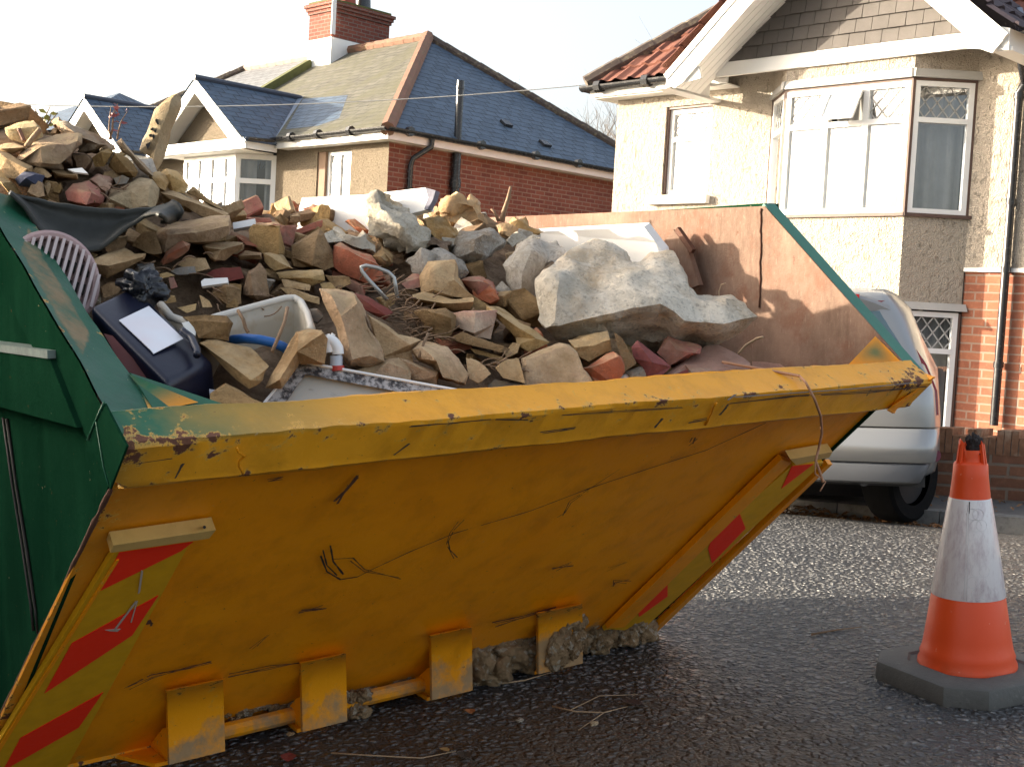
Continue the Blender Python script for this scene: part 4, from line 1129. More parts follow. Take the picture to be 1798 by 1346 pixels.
# hung tiles in the gable, each row standing a little proud of the one below
b = MB(); nr = 12; rowh = .125; gb_ = -.425
for r in range(nr):
    z0 = 2.625 + r * rowh; z1 = z0 + rowh
    hw = (apex - .20 - z0) / GPt
    if hw < .1: break
    nt = int(hw * 2 / .165) + 1
    for i in range(-1, nt + 1):
        x0 = GC - hw + (i + (.5 if r % 2 else 0)) * .165; x1 = x0 + .160
        x0, x1 = max(x0, GC - hw), min(x1, GC + hw)
        if x1 - x0 < .01: continue
        j = rnd.uniform(-.004, .004)
        # tilted sprocket rows at the right end follow the slope
        b.hexa([HR(x0, gb_ - .022 + j, z0), HR(x1, gb_ - .022 + j, z0), HR(x1, gb_, z0), HR(x0, gb_, z0), HR(x0, gb_ - .004, z1), HR(x1, gb_ - .004, z1), HR(x1, gb_ + .01, z1), HR(x0, gb_ + .01, z1)])
b.build('hung_tiles', plain('grey_hung_tile', (.095, .085, .078), .85, .35, 4, .4, 50), houseR)
b = MB(); b.face([HR(GC - GHW, gb_ + .012, 2.6), HR(GC + GHW, gb_ + .012, 2.6), HR(GC, gb_ + .012, apex - .05)]); b.build('gable_backing', M['tiler_shade'], houseR)
# gable roof slopes
for sgn, mt in ((-1, 'tiler'), (1, 'tiler_shade')):
    du = b_ if sgn > 0 else b_; dv = (a_ * -sgn + V((0, 0, GPt))).normalized()
    run = GHW / math.cos(R(41))
    O_ = HR(GC + sgn * (GHW + .03), GB - .03, gz0 + .035)
    lv = [(0, 0), (.75, 0), (.75 + GHW * GPt / TP, run), (0, run)]
    o = tile_roof('gable_roof', houseR, O_, du, dv, lv, M[mt])
b = MB(); b.tube([HR(GC, GB - .02, apex + .05), HR(GC, 2.0, apex + .05)], .09, 8); b.build('ridge_tiles', M['ridgeD'], houseR, smooth=40)
b = MB(); b.beam(HR(GC + GHW, -.25, gz0 + .12), HR(GC + .05, 1.4, apex + .08), .12, .03, V((0, 0, 1))); b.build('valley', M['leadb'], houseR)
# roof right of the gable in the shade-darkened tile, its gutter and eaves
tile_roof('roof', houseR, HR(GC + GHW - .2, -.28, HZ + .03), a_, vdir, [(0, 0), (5, 0), (5, 2.4), (0, 2.4)], M['tiler_shade'])
gut(houseR, [HR(GC + GHW + .09, GB + .02, 2.52), HR(GC + GHW + .09, -.30, 2.52)], .06)
gut(houseR, [HR(GC + GHW + .05, -.30, 2.53), HR(8.4, -.30, 2.56)], .06, [HR(GC + GHW + .3, -.30, 2.53)])
b = MB(); b.box(HR, GC + GHW + .03, 8.4, -.24, -.215, 2.39, 2.50); b.box(HR, GC + GHW + .03, 8.4, -.215, 0, 2.385, 2.397); b.build('fascia', M['whitep'], houseR)
b = MB(); b.tube([HR(4.66, -.30, 2.5), HR(4.66, -.30, 2.40), HR(4.60, -.055, 2.24), HR(4.56, -.055, 2.15), HR(4.56, -.055, -.70)], .036, 10)
for z in (2.1, 1.2, .62, -.2): b.tube([HR(4.56, -.055, z), HR(4.56, -.055, z + .05)], .045, 10)
b.build('drainpipe', M['gutter'], houseR, smooth=40)
b = MB(); b.box(HR, 4.86, 5.75, .16, .20, -2.2, .35); b.build('porch_door', plain('brown_door', (.18, .07, .03), .5), houseR)
# ------------------------------------------------------------------ the slate-roofed pair on the left
HL = frame(V((-2.1335, 20.0, 0)), R(-45.5))
aL, bL = HL(1, 0, 0) - HL(0, 0, 0), HL(0, 1, 0) - HL(0, 0, 0)
houseL = thing('house', 'brick and pebbledash house with hipped slate roof and tall chimney', 'house', HL(-3, 3, -1.6))
TL = .678
ZE = 2.75
b = MB()
wall_holes(b, lambda x, z, d: HL(x, d, z), -3.04, 0, -1.8, 2.66, [(-1.855, -.95, .9, 2.56)], .14)
b.build('pebbledash_wall', M['pebble'], houseL, uv=True); b = MB()
wall_holes(b, lambda x, z, d: HL(x, d, z), -7.4, -5.74, -1.8, 2.66, [], .14)
b.build('pebbledash_wall', M['pebble'], houseL, uv=True); b = MB()
wall_holes(b, lambda x, z, d: HL(x, d, z), -12.9, -9.9, -1.8, 2.66, [], .14)
b.build('pebbledash_wall', M['pebble'], houseL, uv=True)
window(houseL, lambda x, z, d: HL(x, d, z), -1.855 + .2, -.95, .9, 2.56, (.45,), None, .10, .06)
b = MB(); b.box(HL, -1.855, -1.66, .02, .13, .9, 2.56); b.build('window_jamb', plain('brown_jamb', (.22, .14, .09), .8), houseL)
b = MB()
wall_holes(b, lambda x, z, d: HL(-d, x, z), .0, 7.0, -1.8, 2.66, [], .1)
wall_holes(b, lambda x, z, d: HL(-12.9 + d, x, z), .0, 7.0, -1.8, 2.66, [], .1)
wall_holes(b, lambda x, z, d: HL(x, 7.0, z), -12.9, 0, -1.8, 2.66, [], .1)
b.build('brick_wall', M['brickL'], houseL, uv=True)
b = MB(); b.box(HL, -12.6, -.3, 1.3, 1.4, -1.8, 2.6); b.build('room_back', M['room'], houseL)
# eaves
b = MB(); b.box(HL, -2.75, .25, -.25, -.225, 2.63, 2.745); b.box(HL, -7.3, -6.0, -.25, -.225, 2.63, 2.745); b.build('fascia', M['whitep'], houseL)
b = MB(); b.box(HL, .225, .25, -.2245, 7.2, 2.63, 2.745); b.build('fascia', plain('pinkish_fascia', (.72, .60, .55), .6, .1), houseL)
b = MB(); b.box(HL, -2.7, .224, -.224, 0, 2.632, 2.644); b.box(HL, 0, .224, 0, 7.2, 2.632, 2.644); b.build('soffit', M['whitep'], houseL)
gut(houseL, [HL(-2.72, -.31, 2.80), HL(.31, -.31, 2.80)], .062, [HL(x, -.31, 2.80) for x in (-2.2, -1.45, -.6)])
gut(houseL, [HL(.31, -.31, 2.80), HL(.31, 7.3, 2.80)], .062, [HL(.31, y, 2.80) for y in (.15, 1.7, 3.0, 4.1)])
b = MB()
b.tube([HL(.31, .62, 2.74), HL(.30, .62, 2.62), HL(.10, .42, 2.42), HL(.07, .40, 2.3), HL(.07, .40, -1.5)], .045, 10)
b.tube([HL(.07, .40, 1.9), HL(.07, .40, 1.96)], .06, 10)
b.build('drainpipe', M['gutter'], houseL, smooth=40)
b = MB()
b.tube([HL(.09, 1.36, -1.5), HL(.09, 1.36, 2.62)], .075, 12); b.tube([HL(.09, 1.36, 2.06), HL(.09, 1.36, 2.20)], .095, 12); b.tube([HL(.09, 1.36, 1.86), HL(.09, 1.36, 1.90)], .09, 12)
b.tube([HL(.09, 1.36, 2.76), HL(.09, 1.36, 3.80)], .062, 12); b.tube([HL(.09, 1.36, 3.66), HL(.09, 1.36, 3.70)], .07, 12)
b.build('soil_pipe', M['gutter'], houseL, smooth=40)
# roof planes
RA, RB = -3.2, 3.45
ZR = ZE + (RB + .25) * TL
vF = (bL + V((0, 0, TL))).normalized(); vS = (-aL + V((0, 0, (ZR - ZE) / (.25 - RA)))).normalized()
PY = -6.30                                    # the party line
CF = HL(.27, -.27, ZE); AP = HL(RA, RB, ZR); CBK = HL(.27, 7.17, ZE)
b = MB(); panel(b, [HL(PY, -.27, ZE), CF, AP, HL(PY, RB, ZR)], aL, vF, HL(0, -.27, ZE)); b.build('roof_slope', M['slatem'], houseL, uv=True)['label'] = 'mossy brown front slope'
b = MB(); panel(b, [HL(-12.9, -.27, ZE), HL(PY, -.27, ZE), HL(PY, RB, ZR), HL(-9.4, RB, ZR)], aL, vF, HL(0, -.27, ZE)); b.build('roof_slope', M['slateg'], houseL, uv=True)['label'] = 'pale grey front slope'
b = MB(); panel(b, [CF, CBK, AP], bL, vS, CF); b.build('roof_slope', M['slateb'], houseL, uv=True)['label'] = 'hip slope with blue shade put into its slate'
b = MB(); panel(b, [HL(-12.9, -.27, ZE), HL(-9.4, RB, ZR), HL(-12.9, 7.17, ZE)], bL, vF); panel(b, [CBK, HL(-12.9, 7.17, ZE), HL(-9.4, RB, ZR), AP], aL, vF); b.build('roof_slope', M['slateb'], houseL, uv=True)
def ridge_run(nm, p, q, r, mat, n_, lift=.02):
    b = MB()
    for i in range(n_):
        q0, q1 = p.lerp(q, i / n_), p.lerp(q, (i + 1.03) / n_)
        b.tube([q0 + V((0, 0, lift)), q1 + V((0, 0, lift + .012))], r, 8)
    return b.build(nm, mat, houseL, smooth=40)
ridge_run('hip_tiles', CF, AP, .12, M['ridge'], 15)
ridge_run('hip_tiles', CBK, AP, .09, M['ridgeD'], 15)
ridge_run('ridge_tiles', AP, HL(PY, RB, ZR), .10, M['ridge'], 10)
ridge_run('ridge_tiles', HL(PY, RB, ZR), HL(-9.4, RB, ZR), .10, plain('pale_ridge', (.33, .25, .21), .85, .3, 6), 10)
ridge_run('hip_tiles', HL(-12.9, -.27, ZE), HL(-9.4, RB, ZR), .09, M['ridgeD'], 15)
b = MB(); b.beam(HL(PY, 1.2, ZE + 1.47 * TL + .07), HL(PY, 2.95, ZE + 3.22 * TL + .07), .16, .16, V((0, 0, 1))); b.build('mossy_verge', M['moss'], houseL)
# two vents in the hip slope
b = MB()
for y, h in ((3.15, 1.02), (3.75, .52)):
    c = CF + bL * (y + .27) + vS * h; nn = bL.cross(vS).normalized(); nn = nn if nn.z > 0 else -nn
    b.prism([c - bL * .1, c + bL * .1, c + bL * .1 + vS * .16, c - bL * .1 + vS * .16], nn * .05)
b.build('roof_vent', M['gutter'], houseL)
# chimney
CH = thing  # (kept simple: the chimney is a part of the house)
a0, a1, b0, b1 = -6.38, -5.60, 2.95, 4.45
b = MB()
def wall4(mb, a0, a1, b0, b1, z0, z1):
    wall_holes(mb, lambda x, z, d: HL(x, b0, z), a0, a1, z0, z1, [], 0); wall_holes(mb, lambda x, z, d: HL(a1, x, z), b0, b1, z0, z1, [], 0)
    wall_holes(mb, lambda x, z, d: HL(x, b1, z), a0, a1, z0, z1, [], 0); wall_holes(mb, lambda x, z, d: HL(a0, x, z), b0, b1, z0, z1, [], 0)
    mb.face([HL(a0, b0, z1), HL(a1, b0, z1), HL(a1, b1, z1), HL(a0, b1, z1)], [(0, 0)] * 4); mb.face([HL(a0, b0, z0), HL(a1, b0, z0), HL(a1, b1, z0), HL(a0, b1, z0)], [(0, 0)] * 4)
wall4(b, a0, a1, b0, b1, 5.47, 5.98)
for k, (o, z0, z1) in enumerate(((.03, 5.985, 6.045), (.06, 6.05, 6.11), (.09, 6.115, 6.18))): wall4(b, a0 - o, a1 + o, b0 - o, b1 + o, z0, z1)
ch = b.build('chimney', M['brickC'], houseL, uv=True)
b = MB(); b.box(HL, a0 - .003, a1 + .003, b0 - .003, b1 + .003, 4.2, 5.465); b.build('rendered_base', M['whitep'], ch)
b = MB(); b.box(HL, a0 - .02, a1 + .02, b0 - .02, b1 + .02, 6.182, 6.24); b.build('flaunching', M['moss'], ch)
b = MB(); b.box(HL, a1 + .09, a1 + .11, b0 - .09, b0 + .01, 5.5, 6.4); b.build('aerial_strip', M['whitep'], ch)
for i, yy in enumerate((3.22, 3.62, 4.02)):
    b = MB(); b.tube([HL(-5.98, yy, 6.22), HL(-5.98, yy, 6.5), HL(-5.98, yy, 6.95)], [.17, .15, .14], 14)
    o = b.build('chimney_pot', plain('terracotta_pot', (.33, .085, .055), .8, .25, 4) if i < 2 else M['gutter'], ch, smooth=40)
    if i == 2: o['label'] = 'black cowled pot'
# bays with gables
def bay_gable(c, own, group=None):
    D_ = .5; hw = 1.35
    w0, w1 = c - hw, c + hw
    pts = [HL(w0, 0, 0), HL(w0 + D_, -D_, 0), HL(w1 - D_, -D_, 0), HL(w1, 0, 0)]
    for i in range(3):
        wb = MB(); P, L = pl(pts[i], pts[i + 1])
        wall_holes(wb, P, 0, L, -1.8, 1.2, [], .1); wb.build('bay_wall', M['upvc'], houseL, uv=True)
        if i == 1:
            for k in range(4):
                x0, x1 = L * k / 4, L * (k + 1) / 4
                window(houseL, P, x0, x1 - .004, 1.2, 2.56, (), 2.12, .03, .085, curtains=(k % 2 == 1 or k == 0))
        else:
            window(houseL, P, .0, L, 1.2, 2.56, (), 2.10, .03, .085)
    gp = -.85; GH = 1.66; ax = ZE - .06 + GH * TL
    b = MB(); b.box(HL, w0 + .1, w1 - .1, gp + .08, 0, 2.565, 2.60); b.box(HL, c - GH + .03, c + GH - .03, gp + .02, gp + .05, 2.57, 2.75); b.build('eaves_beam', M['whitep'], houseL)
    b = MB(); b.box(HL, c + GH - .05, c + GH - .02, gp + .051, -.2, 2.57, 2.72); b.build('fascia', M['whitep'], houseL)
    gut(houseL, [HL(c + GH + .06, gp, 2.74), HL(c + GH + .06, -.33, 2.77)], .055)
    for sgn in (-1, 1):
        b = MB(); f0 = HL(c + sgn * GH, gp, ZE - .10); f1 = HL(c, gp, ax + .04); t = .24
        b.prism([f0, f1, f1 - V((0, 0, t)), f0 + aL * -sgn * .38], bL * .03)
        b.build('bargeboard', M['whitep'], houseL)
        b = MB(); b.prism([f0 - V((0, 0, .01)) - aL * sgn * .1, f1 - V((0, 0, .12)), f1 - V((0, 0, .135)), f0 - V((0, 0, .025)) - aL * sgn * .1], bL * .42)
        b.build('soffit', M['whitep'], houseL)
        du = bL; dv = (-aL * sgn + V((0, 0, TL))).normalized(); run = (GH + .03) * math.sqrt(1 + TL * TL)
        e0 = HL(c + sgn * (GH + .05), gp - .02, ZE - .075); e1_ = HL(c, gp - .02, ax + .06); k0 = HL(c, (ax + .06 - ZE) / TL - .25 + .05, ax + .06); k1 = HL(c + sgn * (GH + .05), -.25, ZE - .075)
        b = MB(); panel(b, [e0, k1, k0, e1_], du, dv, e0); b.build('gable_slope', M['slateb'], houseL, uv=True)
        b = MB(); b.beam(k1 + V((0, 0, .035)), k0 + V((0, 0, .035)), .16, .02, V((0, 0, 1))); b.build('valley', M['leadb'], houseL)
    b = MB(); b.face([HL(c - GH + .2, gp + .36, 2.62), HL(c + GH - .2, gp + .36, 2.62), HL(c, gp + .36, ax - .16)]); b.build('gable_wall', M['pebble'], houseL)
    b = MB(); b.tube([HL(c, gp - .03, ax + .07), HL(c, (ax + .06 - ZE) / TL - .25, ax + .07)], .055, 8); b.build('gable_ridge', plain('dark_blue_ridge', (.05, .06, .085), .5), houseL, smooth=40)
bay_gable(-4.39, houseL)
bay_gable(-8.50, houseL)
# bluer slates beside the valley
b = MB(); nn = V((0, 0, .012)); q = lambda x, y: HL(x, y, ZE + (y + .25) * TL) + nn
panel(b, [q(-2.68, -.2), q(-1.78, .35), q(-2.75, 1.25), q(-4.25, 1.36)], aL, vF); b.build('bluer_slates', M['slateb'], houseL, uv=True)

# farther house at the left edge
H3 = frame(V((-10.9, 29.0, 0)), R(-45.5))
h3 = thing('house', 'distant blue-roofed house just showing above the rubble at the left edge', 'house', H3(0, 0, -2))
b = MB(); b.box(H3, -4, 1.0, 0, 5, -2, 3.6); b.build('wall', M['pebble'], h3)
b = MB(); zr = 5.0; f = [H3(-4.3, -.3, 3.55), H3(1.3, -.3, 3.55), H3(1.3, 5.3, 3.55), H3(-4.3, 5.3, 3.55)]; r0, r1 = H3(-1.6, 2.5, zr), H3(-1.4, 2.5, zr)
u3 = H3(1, 0, 0) - H3(0, 0, 0); v3 = (H3(0, 1, 0) - H3(0, 0, 0) + V((0, 0, .5))).normalized(); w3 = H3(0, 1, 0) - H3(0, 0, 0)
panel(b, [f[0], f[1], r1, r0], u3, v3); panel(b, [f[1], f[2], r1], w3, v3); panel(b, [f[2], f[3], r0, r1], u3, v3); panel(b, [f[3], f[0], r0], w3, v3); b.build('roof', M['slateb'], h3, uv=True)

# ------------------------------------------------------------------ garden wall
WT = TK + .87
gw = thing('garden_wall', 'low brown brick garden wall with notched brick-on-end coping', 'wall', kf(1.5, WT, .09))
b = MB(); s_lo, s_hi = -4.0, SWALL
nseg = 40; topw = .435
for i in range(nseg):
    s0 = s_lo + (s_hi - s_lo) * i / nseg; s1 = s_lo + (s_hi - s_lo) * (i + 1) / nseg
    zt = lambda s: zk(s) + .095
    for (t, rev) in ((WT, 0), (WT + .22, 1)):
        q = [(s0, -.3), (s1, -.3), (s1, topw - .155), (s0, topw - .155)]
        P = [V((*st(s, t), zk(s) + .095 + z)) for s, z in q]
        b.face(P if rev else P[::-1], [(-s, z) for s, z in q][:: (1 if rev else -1)])
b.face([V((*st(s_hi, WT), zk(s_hi) - .3)), V((*st(s_hi, WT + .22), zk(s_hi) - .3)), V((*st(s_hi, WT + .22), zk(s_hi) + .095 + topw - .155)), V((*st(s_hi, WT), zk(s_hi) + .095 + topw - .155))], [(0, 0), (.22, 0), (.22, .5), (0, .5)])
b.build('brick_courses', M['brickW'], gw, uv=True)
b = MB(); i = 0; s = s_hi
cm = stone('coping_brick', (.24, .12, .07), (.33, .18, .11), (.40, .28, .2), 16, .4)
b.mi_ = 0
lev = [0, 0, .045, .045, .045, 0, 0, .045, .045, 0, .0, .045, .045, .045, .0, .0]
cl = MB()
while s > s_lo:
    tall = lev[i % len(lev)]
    z0 = zk(s) + .095 + topw - .155; z1 = z0 + .155 - .045 + tall
    tgt = b
    tgt.hexa([V((*st(s, WT - .004 + rnd.uniform(-.002, .002)), z0)), V((*st(s - .040, WT - .004), z0)), V((*st(s - .040, WT + .225), z0)), V((*st(s, WT + .225), z0)),
            V((*st(s, WT - .004), z1)), V((*st(s - .040, WT - .004), z1)), V((*st(s - .040, WT + .225), z1)), V((*st(s, WT + .225), z1))])
    s -= .0455; i += 1
b.build('coping', cm, gw)
b = MB(); b.hexa([V((*st(s_, t_), zk(s_) + .095 + z_)) for z_ in (topw - .17, topw - .06) for (s_, t_) in ((s_lo, WT + .004), (s_hi, WT + .004), (s_hi, WT + .216), (s_lo, WT + .216))]); b.build('mortar_bed', conc_k, gw)

# ------------------------------------------------------------------ silver hatchback nosed into the drive
cyaw = R(17)
CK = .93
cx = V((math.cos(cyaw), -math.sin(cyaw), .052)).normalized(); cy = V((math.sin(cyaw), math.cos(cyaw), -.01)).normalized(); cz = cx.cross(cy).normalized()
_rc = ray(1634, 846); Cc = O0 + _rc * (6.75 / _rc.y) - (cx * .73 + cy * .02 + cz * .275) * CK
car = thing('car', 'silver hatchback parked behind the far end of the skip, only its tail showing', 'car', Cc)
def K(x, y, z): return Cc + (cx * x + cy * y + cz * z) * CK
carp = NM('silver_car_paint'); carp.set(col=(.30, .30, .295), rough=.30, metal=.4, spec=.6, coat=.6); carp = carp.m
dk = plain('dark_car_plastic', (.025, .025, .027), .6, .2, 9, 0)
gp_ = plain('grey_car_plastic', (.12, .125, .135), .5, .12, 9, 0)
cgl = NM('car_glass'); cgl.set(col=(.07, .12, .13), rough=.05, spec=1.0); cgl = cgl.m
# closed body skin: rings from the tail forward, each ring a rounded cross-section
stn = [(.00, .60, .56, .40, .66, .74), (.015, .70, .62, .38, .74, .90), (.05, .745, .61, .34, .80, .985), (.11, .765, .575, .30, .84, 1.085), (.18, .775, .535, .28, .87, 1.19), (.25, .78, .505, .27, .89, 1.29), (.33, .785, .50, .26, .90, 1.37), (.50, .79, .52, .25, .92, 1.42), (1.2, .79, .54, .22, .93, 1.45), (2.0, .79, .53, .22, .92, 1.42), (2.5, .785, .50, .22, .91, 1.28), (2.9, .78, .50, .24, .90, .97), (3.3, .76, .48, .26, .82, .86), (3.55, .68, .42, .30, .68, .74), (3.62, .5, .35, .36, .58, .62)]
def section(y, hw, hr, z0, zw, zr):
    half = [(hw * .86, z0), (hw * .97, z0 + .05), (hw, z0 + .16), (hw * 1.0, (z0 + zw) / 2 + .06), (hw * .975, zw), (hw * .62 + hr * .36, zw + (zr - zw) * .38), (hw * .28 + hr * .72, zw + (zr - zw) * .74), (hr * .97, zr - (zr - zw) * .09), (hr * .86, zr - .012), (hr * .45, zr - .002)]
    return [(-x, z) for x, z in half] + [(0, zr)] + [(x, z) for x, z in half[::-1]]
vs = []; fs = []
for s_ in stn:
    for (x, z) in section(*s_): vs.append(K(x, s_[0], z))
m = 21
for i in range(len(stn) - 1):
    for j in range(m - 1): fs.append((i * m + j, i * m + j + 1, (i + 1) * m + j + 1, (i + 1) * m + j))
    fs.append((i * m + m - 1, i * m, (i + 1) * m, (i + 1) * m + m - 1))
fs.append(tuple(range(m))); fs.append(tuple((len(stn) - 1) * m + j for j in range(m))[::-1])
body = mesh_obj('body', vs, fs, carp, car, smooth=60)
def hwz(z):                                   # half width of the tail at a height
    pts = [(.27, .70), (.40, .765), (.60, .775), (.80, .76), (.95, .70), (1.10, .60), (1.25, .50), (1.40, .45)]
    for (z0, w0), (z1, w1) in zip(pts, pts[1:]):
        if z <= z1: return w0 + (w1 - w0) * (z - z0) / (z1 - z0)
    return .45
def tailskin(zs, name, mat, parent, wide=1.0, x0=-1, x1=1, n_=28, sm=40):
    """surface wrapped round the tail: zs = (height, y of the centre, side sweep)"""
    VS = []; FS = []
    for i in range(n_ + 1):
        t = x0 + (x1 - x0) * i / n_
        for (z, y, sw) in zs:
            a = abs(t); x = math.copysign(hwz(z) * wide * math.sin(min(1, a / .8) * math.pi / 2) ** .9 if a < .8 else hwz(z) * wide, t) if a else 0
            yy = y + .045 * min(1, a / .62) ** 3 + (.10 * ((a - .55) / .25) ** 2 if .55 < a <= .8 else .10 + (a - .8) / .2 * sw if a > .8 else 0)
            VS.append(K(x, yy, z))
    q = len(zs)
    for i in range(n_):
        for j in range(q - 1): FS.append((i * q + j, (i + 1) * q + j, (i + 1) * q + j + 1, i * q + j + 1))
    return mesh_obj(name, VS, FS, mat, parent, smooth=sm)
bump_ = tailskin([(.385, -.05, .4), (.388, -.082, .4), (.40, -.090, .4), (.445, -.108, .4), (.47, -.112, .4), (.49, -.105, .4), (.56, -.085, .4), (.582, -.065, .4), (.586, -.02, .4)], 'bumper', carp, car)
tailskin([(.262, .0, .35), (.262, -.05, .35), (.275, -.075, .35), (.33, -.088, .35), (.372, -.082, .35), (.383, -.065, .35), (.385, -.03, .35)], 'lower_bumper_strip', gp_, bump_, .97, -.93, .93)
tg_ = tailskin([(.59, -.045, .25), (.592, -.06, .25), (.70, -.062, .25), (.80, -.050, .25), (.90, -.020, .25), (.945, .012, .25), (.955, .03, .25)], 'tailgate', carp, car, .985, -.80, .80)
b = MB()
for x in (.24, .50): b.tube([K(x, -.074 + .02 * (x > .4), .535), K(x, -.082 + .02 * (x > .4), .535)], .012 * CK, 14)
b.build('parking_sensor', plain('sensor_grey', (.35, .35, .34), .4), bump_)
b = MB(); b.tube([K(.735, .035, .43), K(.752, .0, .43)], .036 * CK, 18); b.build('fog_reflector', plain('maroon_reflector', (.14, .03, .05), .2, .2, 9, 0), bump_)
glass_ = tailskin([(.965, -.014, .1), (1.05, .045, .1), (1.15, .115, .1), (1.265, .195, .1)], 'rear_window', cgl, car, .93, -.80, .80, sm=60)
b = MB()
VS = []; FS = []; n_ = 20
for i in range(n_ + 1):
    x = -.50 + 1.0 * i / n_; k_ = (abs(x) / .5) ** 2.5
    for (y, z) in ((.34, 1.405), (.20, 1.392), (.175, 1.372), (.185, 1.300), (.26, 1.275)): VS.append(K(x, y + .10 * k_, z - .105 * k_))
for i in range(n_):
    for j in range(4): FS.append((i * 5 + j, i * 5 + j + 1, (i + 1) * 5 + j + 1, (i + 1) * 5 + j))
FS.append(tuple(range(5))); FS.append(tuple(n_ * 5 + j for j in range(5))[::-1])
mesh_obj('spoiler', VS, FS, plain('grey_silver_spoiler', (.30, .29, .28), .4, .1, 6, 0, metal=.3), car, smooth=35)
b = MB(); b.hexa([K(x, y, z) for z in (1.315, 1.365) for (x, y) in ((-.31, .172 + .03), (.31, .172 + .03), (.31, .30), (-.31, .30))]); b.hexa([K(x, y, z) for z in (1.318, 1.362) for (x, y) in ((-.24, .166), (.24, .166), (.24, .25), (-.24, .25))])
b.build('high_brake_light', plain('red_lens', (.28, .012, .018), .15, .1, 9, 0), car)
lens = plain('red_lens2', (.20, .015, .018), .2, .1, 9, 0)
for sgn in (-1, 1):
    b = MB(); q = [(.66, .03), (.80, .045), (.95, .10), (1.10, .17), (1.25, .25), (1.33, .30)]
    for (z0, y0), (z1, y1) in zip(q, q[1:]):
        def L4(z, y): w_ = hwz(z) * .99; return [K(sgn * (w_ - .055), y - .012, z), K(sgn * (w_ + .006), y + .028, z), K(sgn * (w_ - .004), y + .13, z), K(sgn * (w_ - .06), y + .13, z)]
        b.hexa(L4(z0, y0) + L4(z1, y1))
    b.build('tail_light', lens, car)
b = MB(); b.tube([K(.565, .045, .985), K(.50, .035, .99), K(.30, .03, .97)], [.012, .02, .008], 8); b.tube([K(.50, .02, .985), K(.505, .045, .99)], .022, 12); b.build('wiper', dk, car)
b = MB(); b.box(lambda a, b_, z: K(a, b_, z), -.27, .27, -.072, -.055, .69, .80); b.build('number_plate_recess', plain('blue_reflection_plate', (.50, .55, .62), .3, .1, 9, 0), car)  # bluish reflection put into the colour of the recess
b = MB()
for i in range(6): b.box(lambda a, b_, z: K(a, b_, z), .46 + i * .026, .46 + i * .026 + .017, -.045 + i * .004, -.01, .785, .805 + .004 * (i % 2))
b.build('badge', dk, car)
b = MB(); b.box(lambda a, b_, z: K(a, b_, z), -.70, .70, .05, 3.4, .24, .33); b.box(lambda a, b_, z: K(a, b_, z), -.66, .42, .95, 3.2, .07, .235); b.tube([K(-.5, .62, .28), K(.52, .62, .28)], .05, 8); b.tube([K(.36, -.04, .27), K(.36, .35, .27)], .028, 10); b.build('underbody_sun_block', dk, car)  # the lower box is added to block sunlight under the car
tyre = plain('black_tyre', (.007, .007, .0075), .85, .3, 30, .4, spec=.12)
alloy = plain('grey_alloy', (.035, .035, .036), .4, .2, 9, 0, metal=.3)
for (x, y) in ((.56, .55), (-.62, .60), (.64, 2.95), (-.64, 2.95)):
    RW = .30
    sw_ = R(-30) if (x > 0 and y < 1) else 0.0
    def W(r, a, xx):
        p_, q_ = xx * math.copysign(1, x), r * math.cos(a)
        return K(x + p_ * math.cos(sw_) - q_ * math.sin(sw_), y + p_ * math.sin(sw_) + q_ * math.cos(sw_), RW - .03 + r * math.sin(a))
    pr = [(.19, -.10), (.27, -.108), (.290, -.09), (.300, -.055), (.300, .055), (.290, .09), (.27, .108), (.19, .10)]
    vs = []; fs = []
    for (r, xx) in pr:
        for k in range(40): vs.append(W(r, 2 * math.pi * k / 40, xx))
    for j in range(len(pr) - 1):
        for k in range(40): fs.append((j * 40 + k, j * 40 + (k + 1) % 40, (j + 1) * 40 + (k + 1) % 40, (j + 1) * 40 + k))
    wh = mesh_obj('wheel', vs, fs, tyre, car, smooth=30)
    vs = []; fs = []
    for (r, xx) in ((.195, -.10), (.185, -.085), (.18, .07), (.02, .06)):
        for k in range(40): vs.append(W(r, 2 * math.pi * k / 40, xx))
    for j in range(3):
        for k in range(40): fs.append((j * 40 + k, j * 40 + (k + 1) % 40, (j + 1) * 40 + (k + 1) % 40, (j + 1) * 40 + k))
    mesh_obj('rim', vs, fs, alloy, wh, smooth=30)
    b = MB(); b.tube([W(0, 0, -.11), W(0, 0, .05)], .085 * CK, 16); b.build('hub', dk, wh)

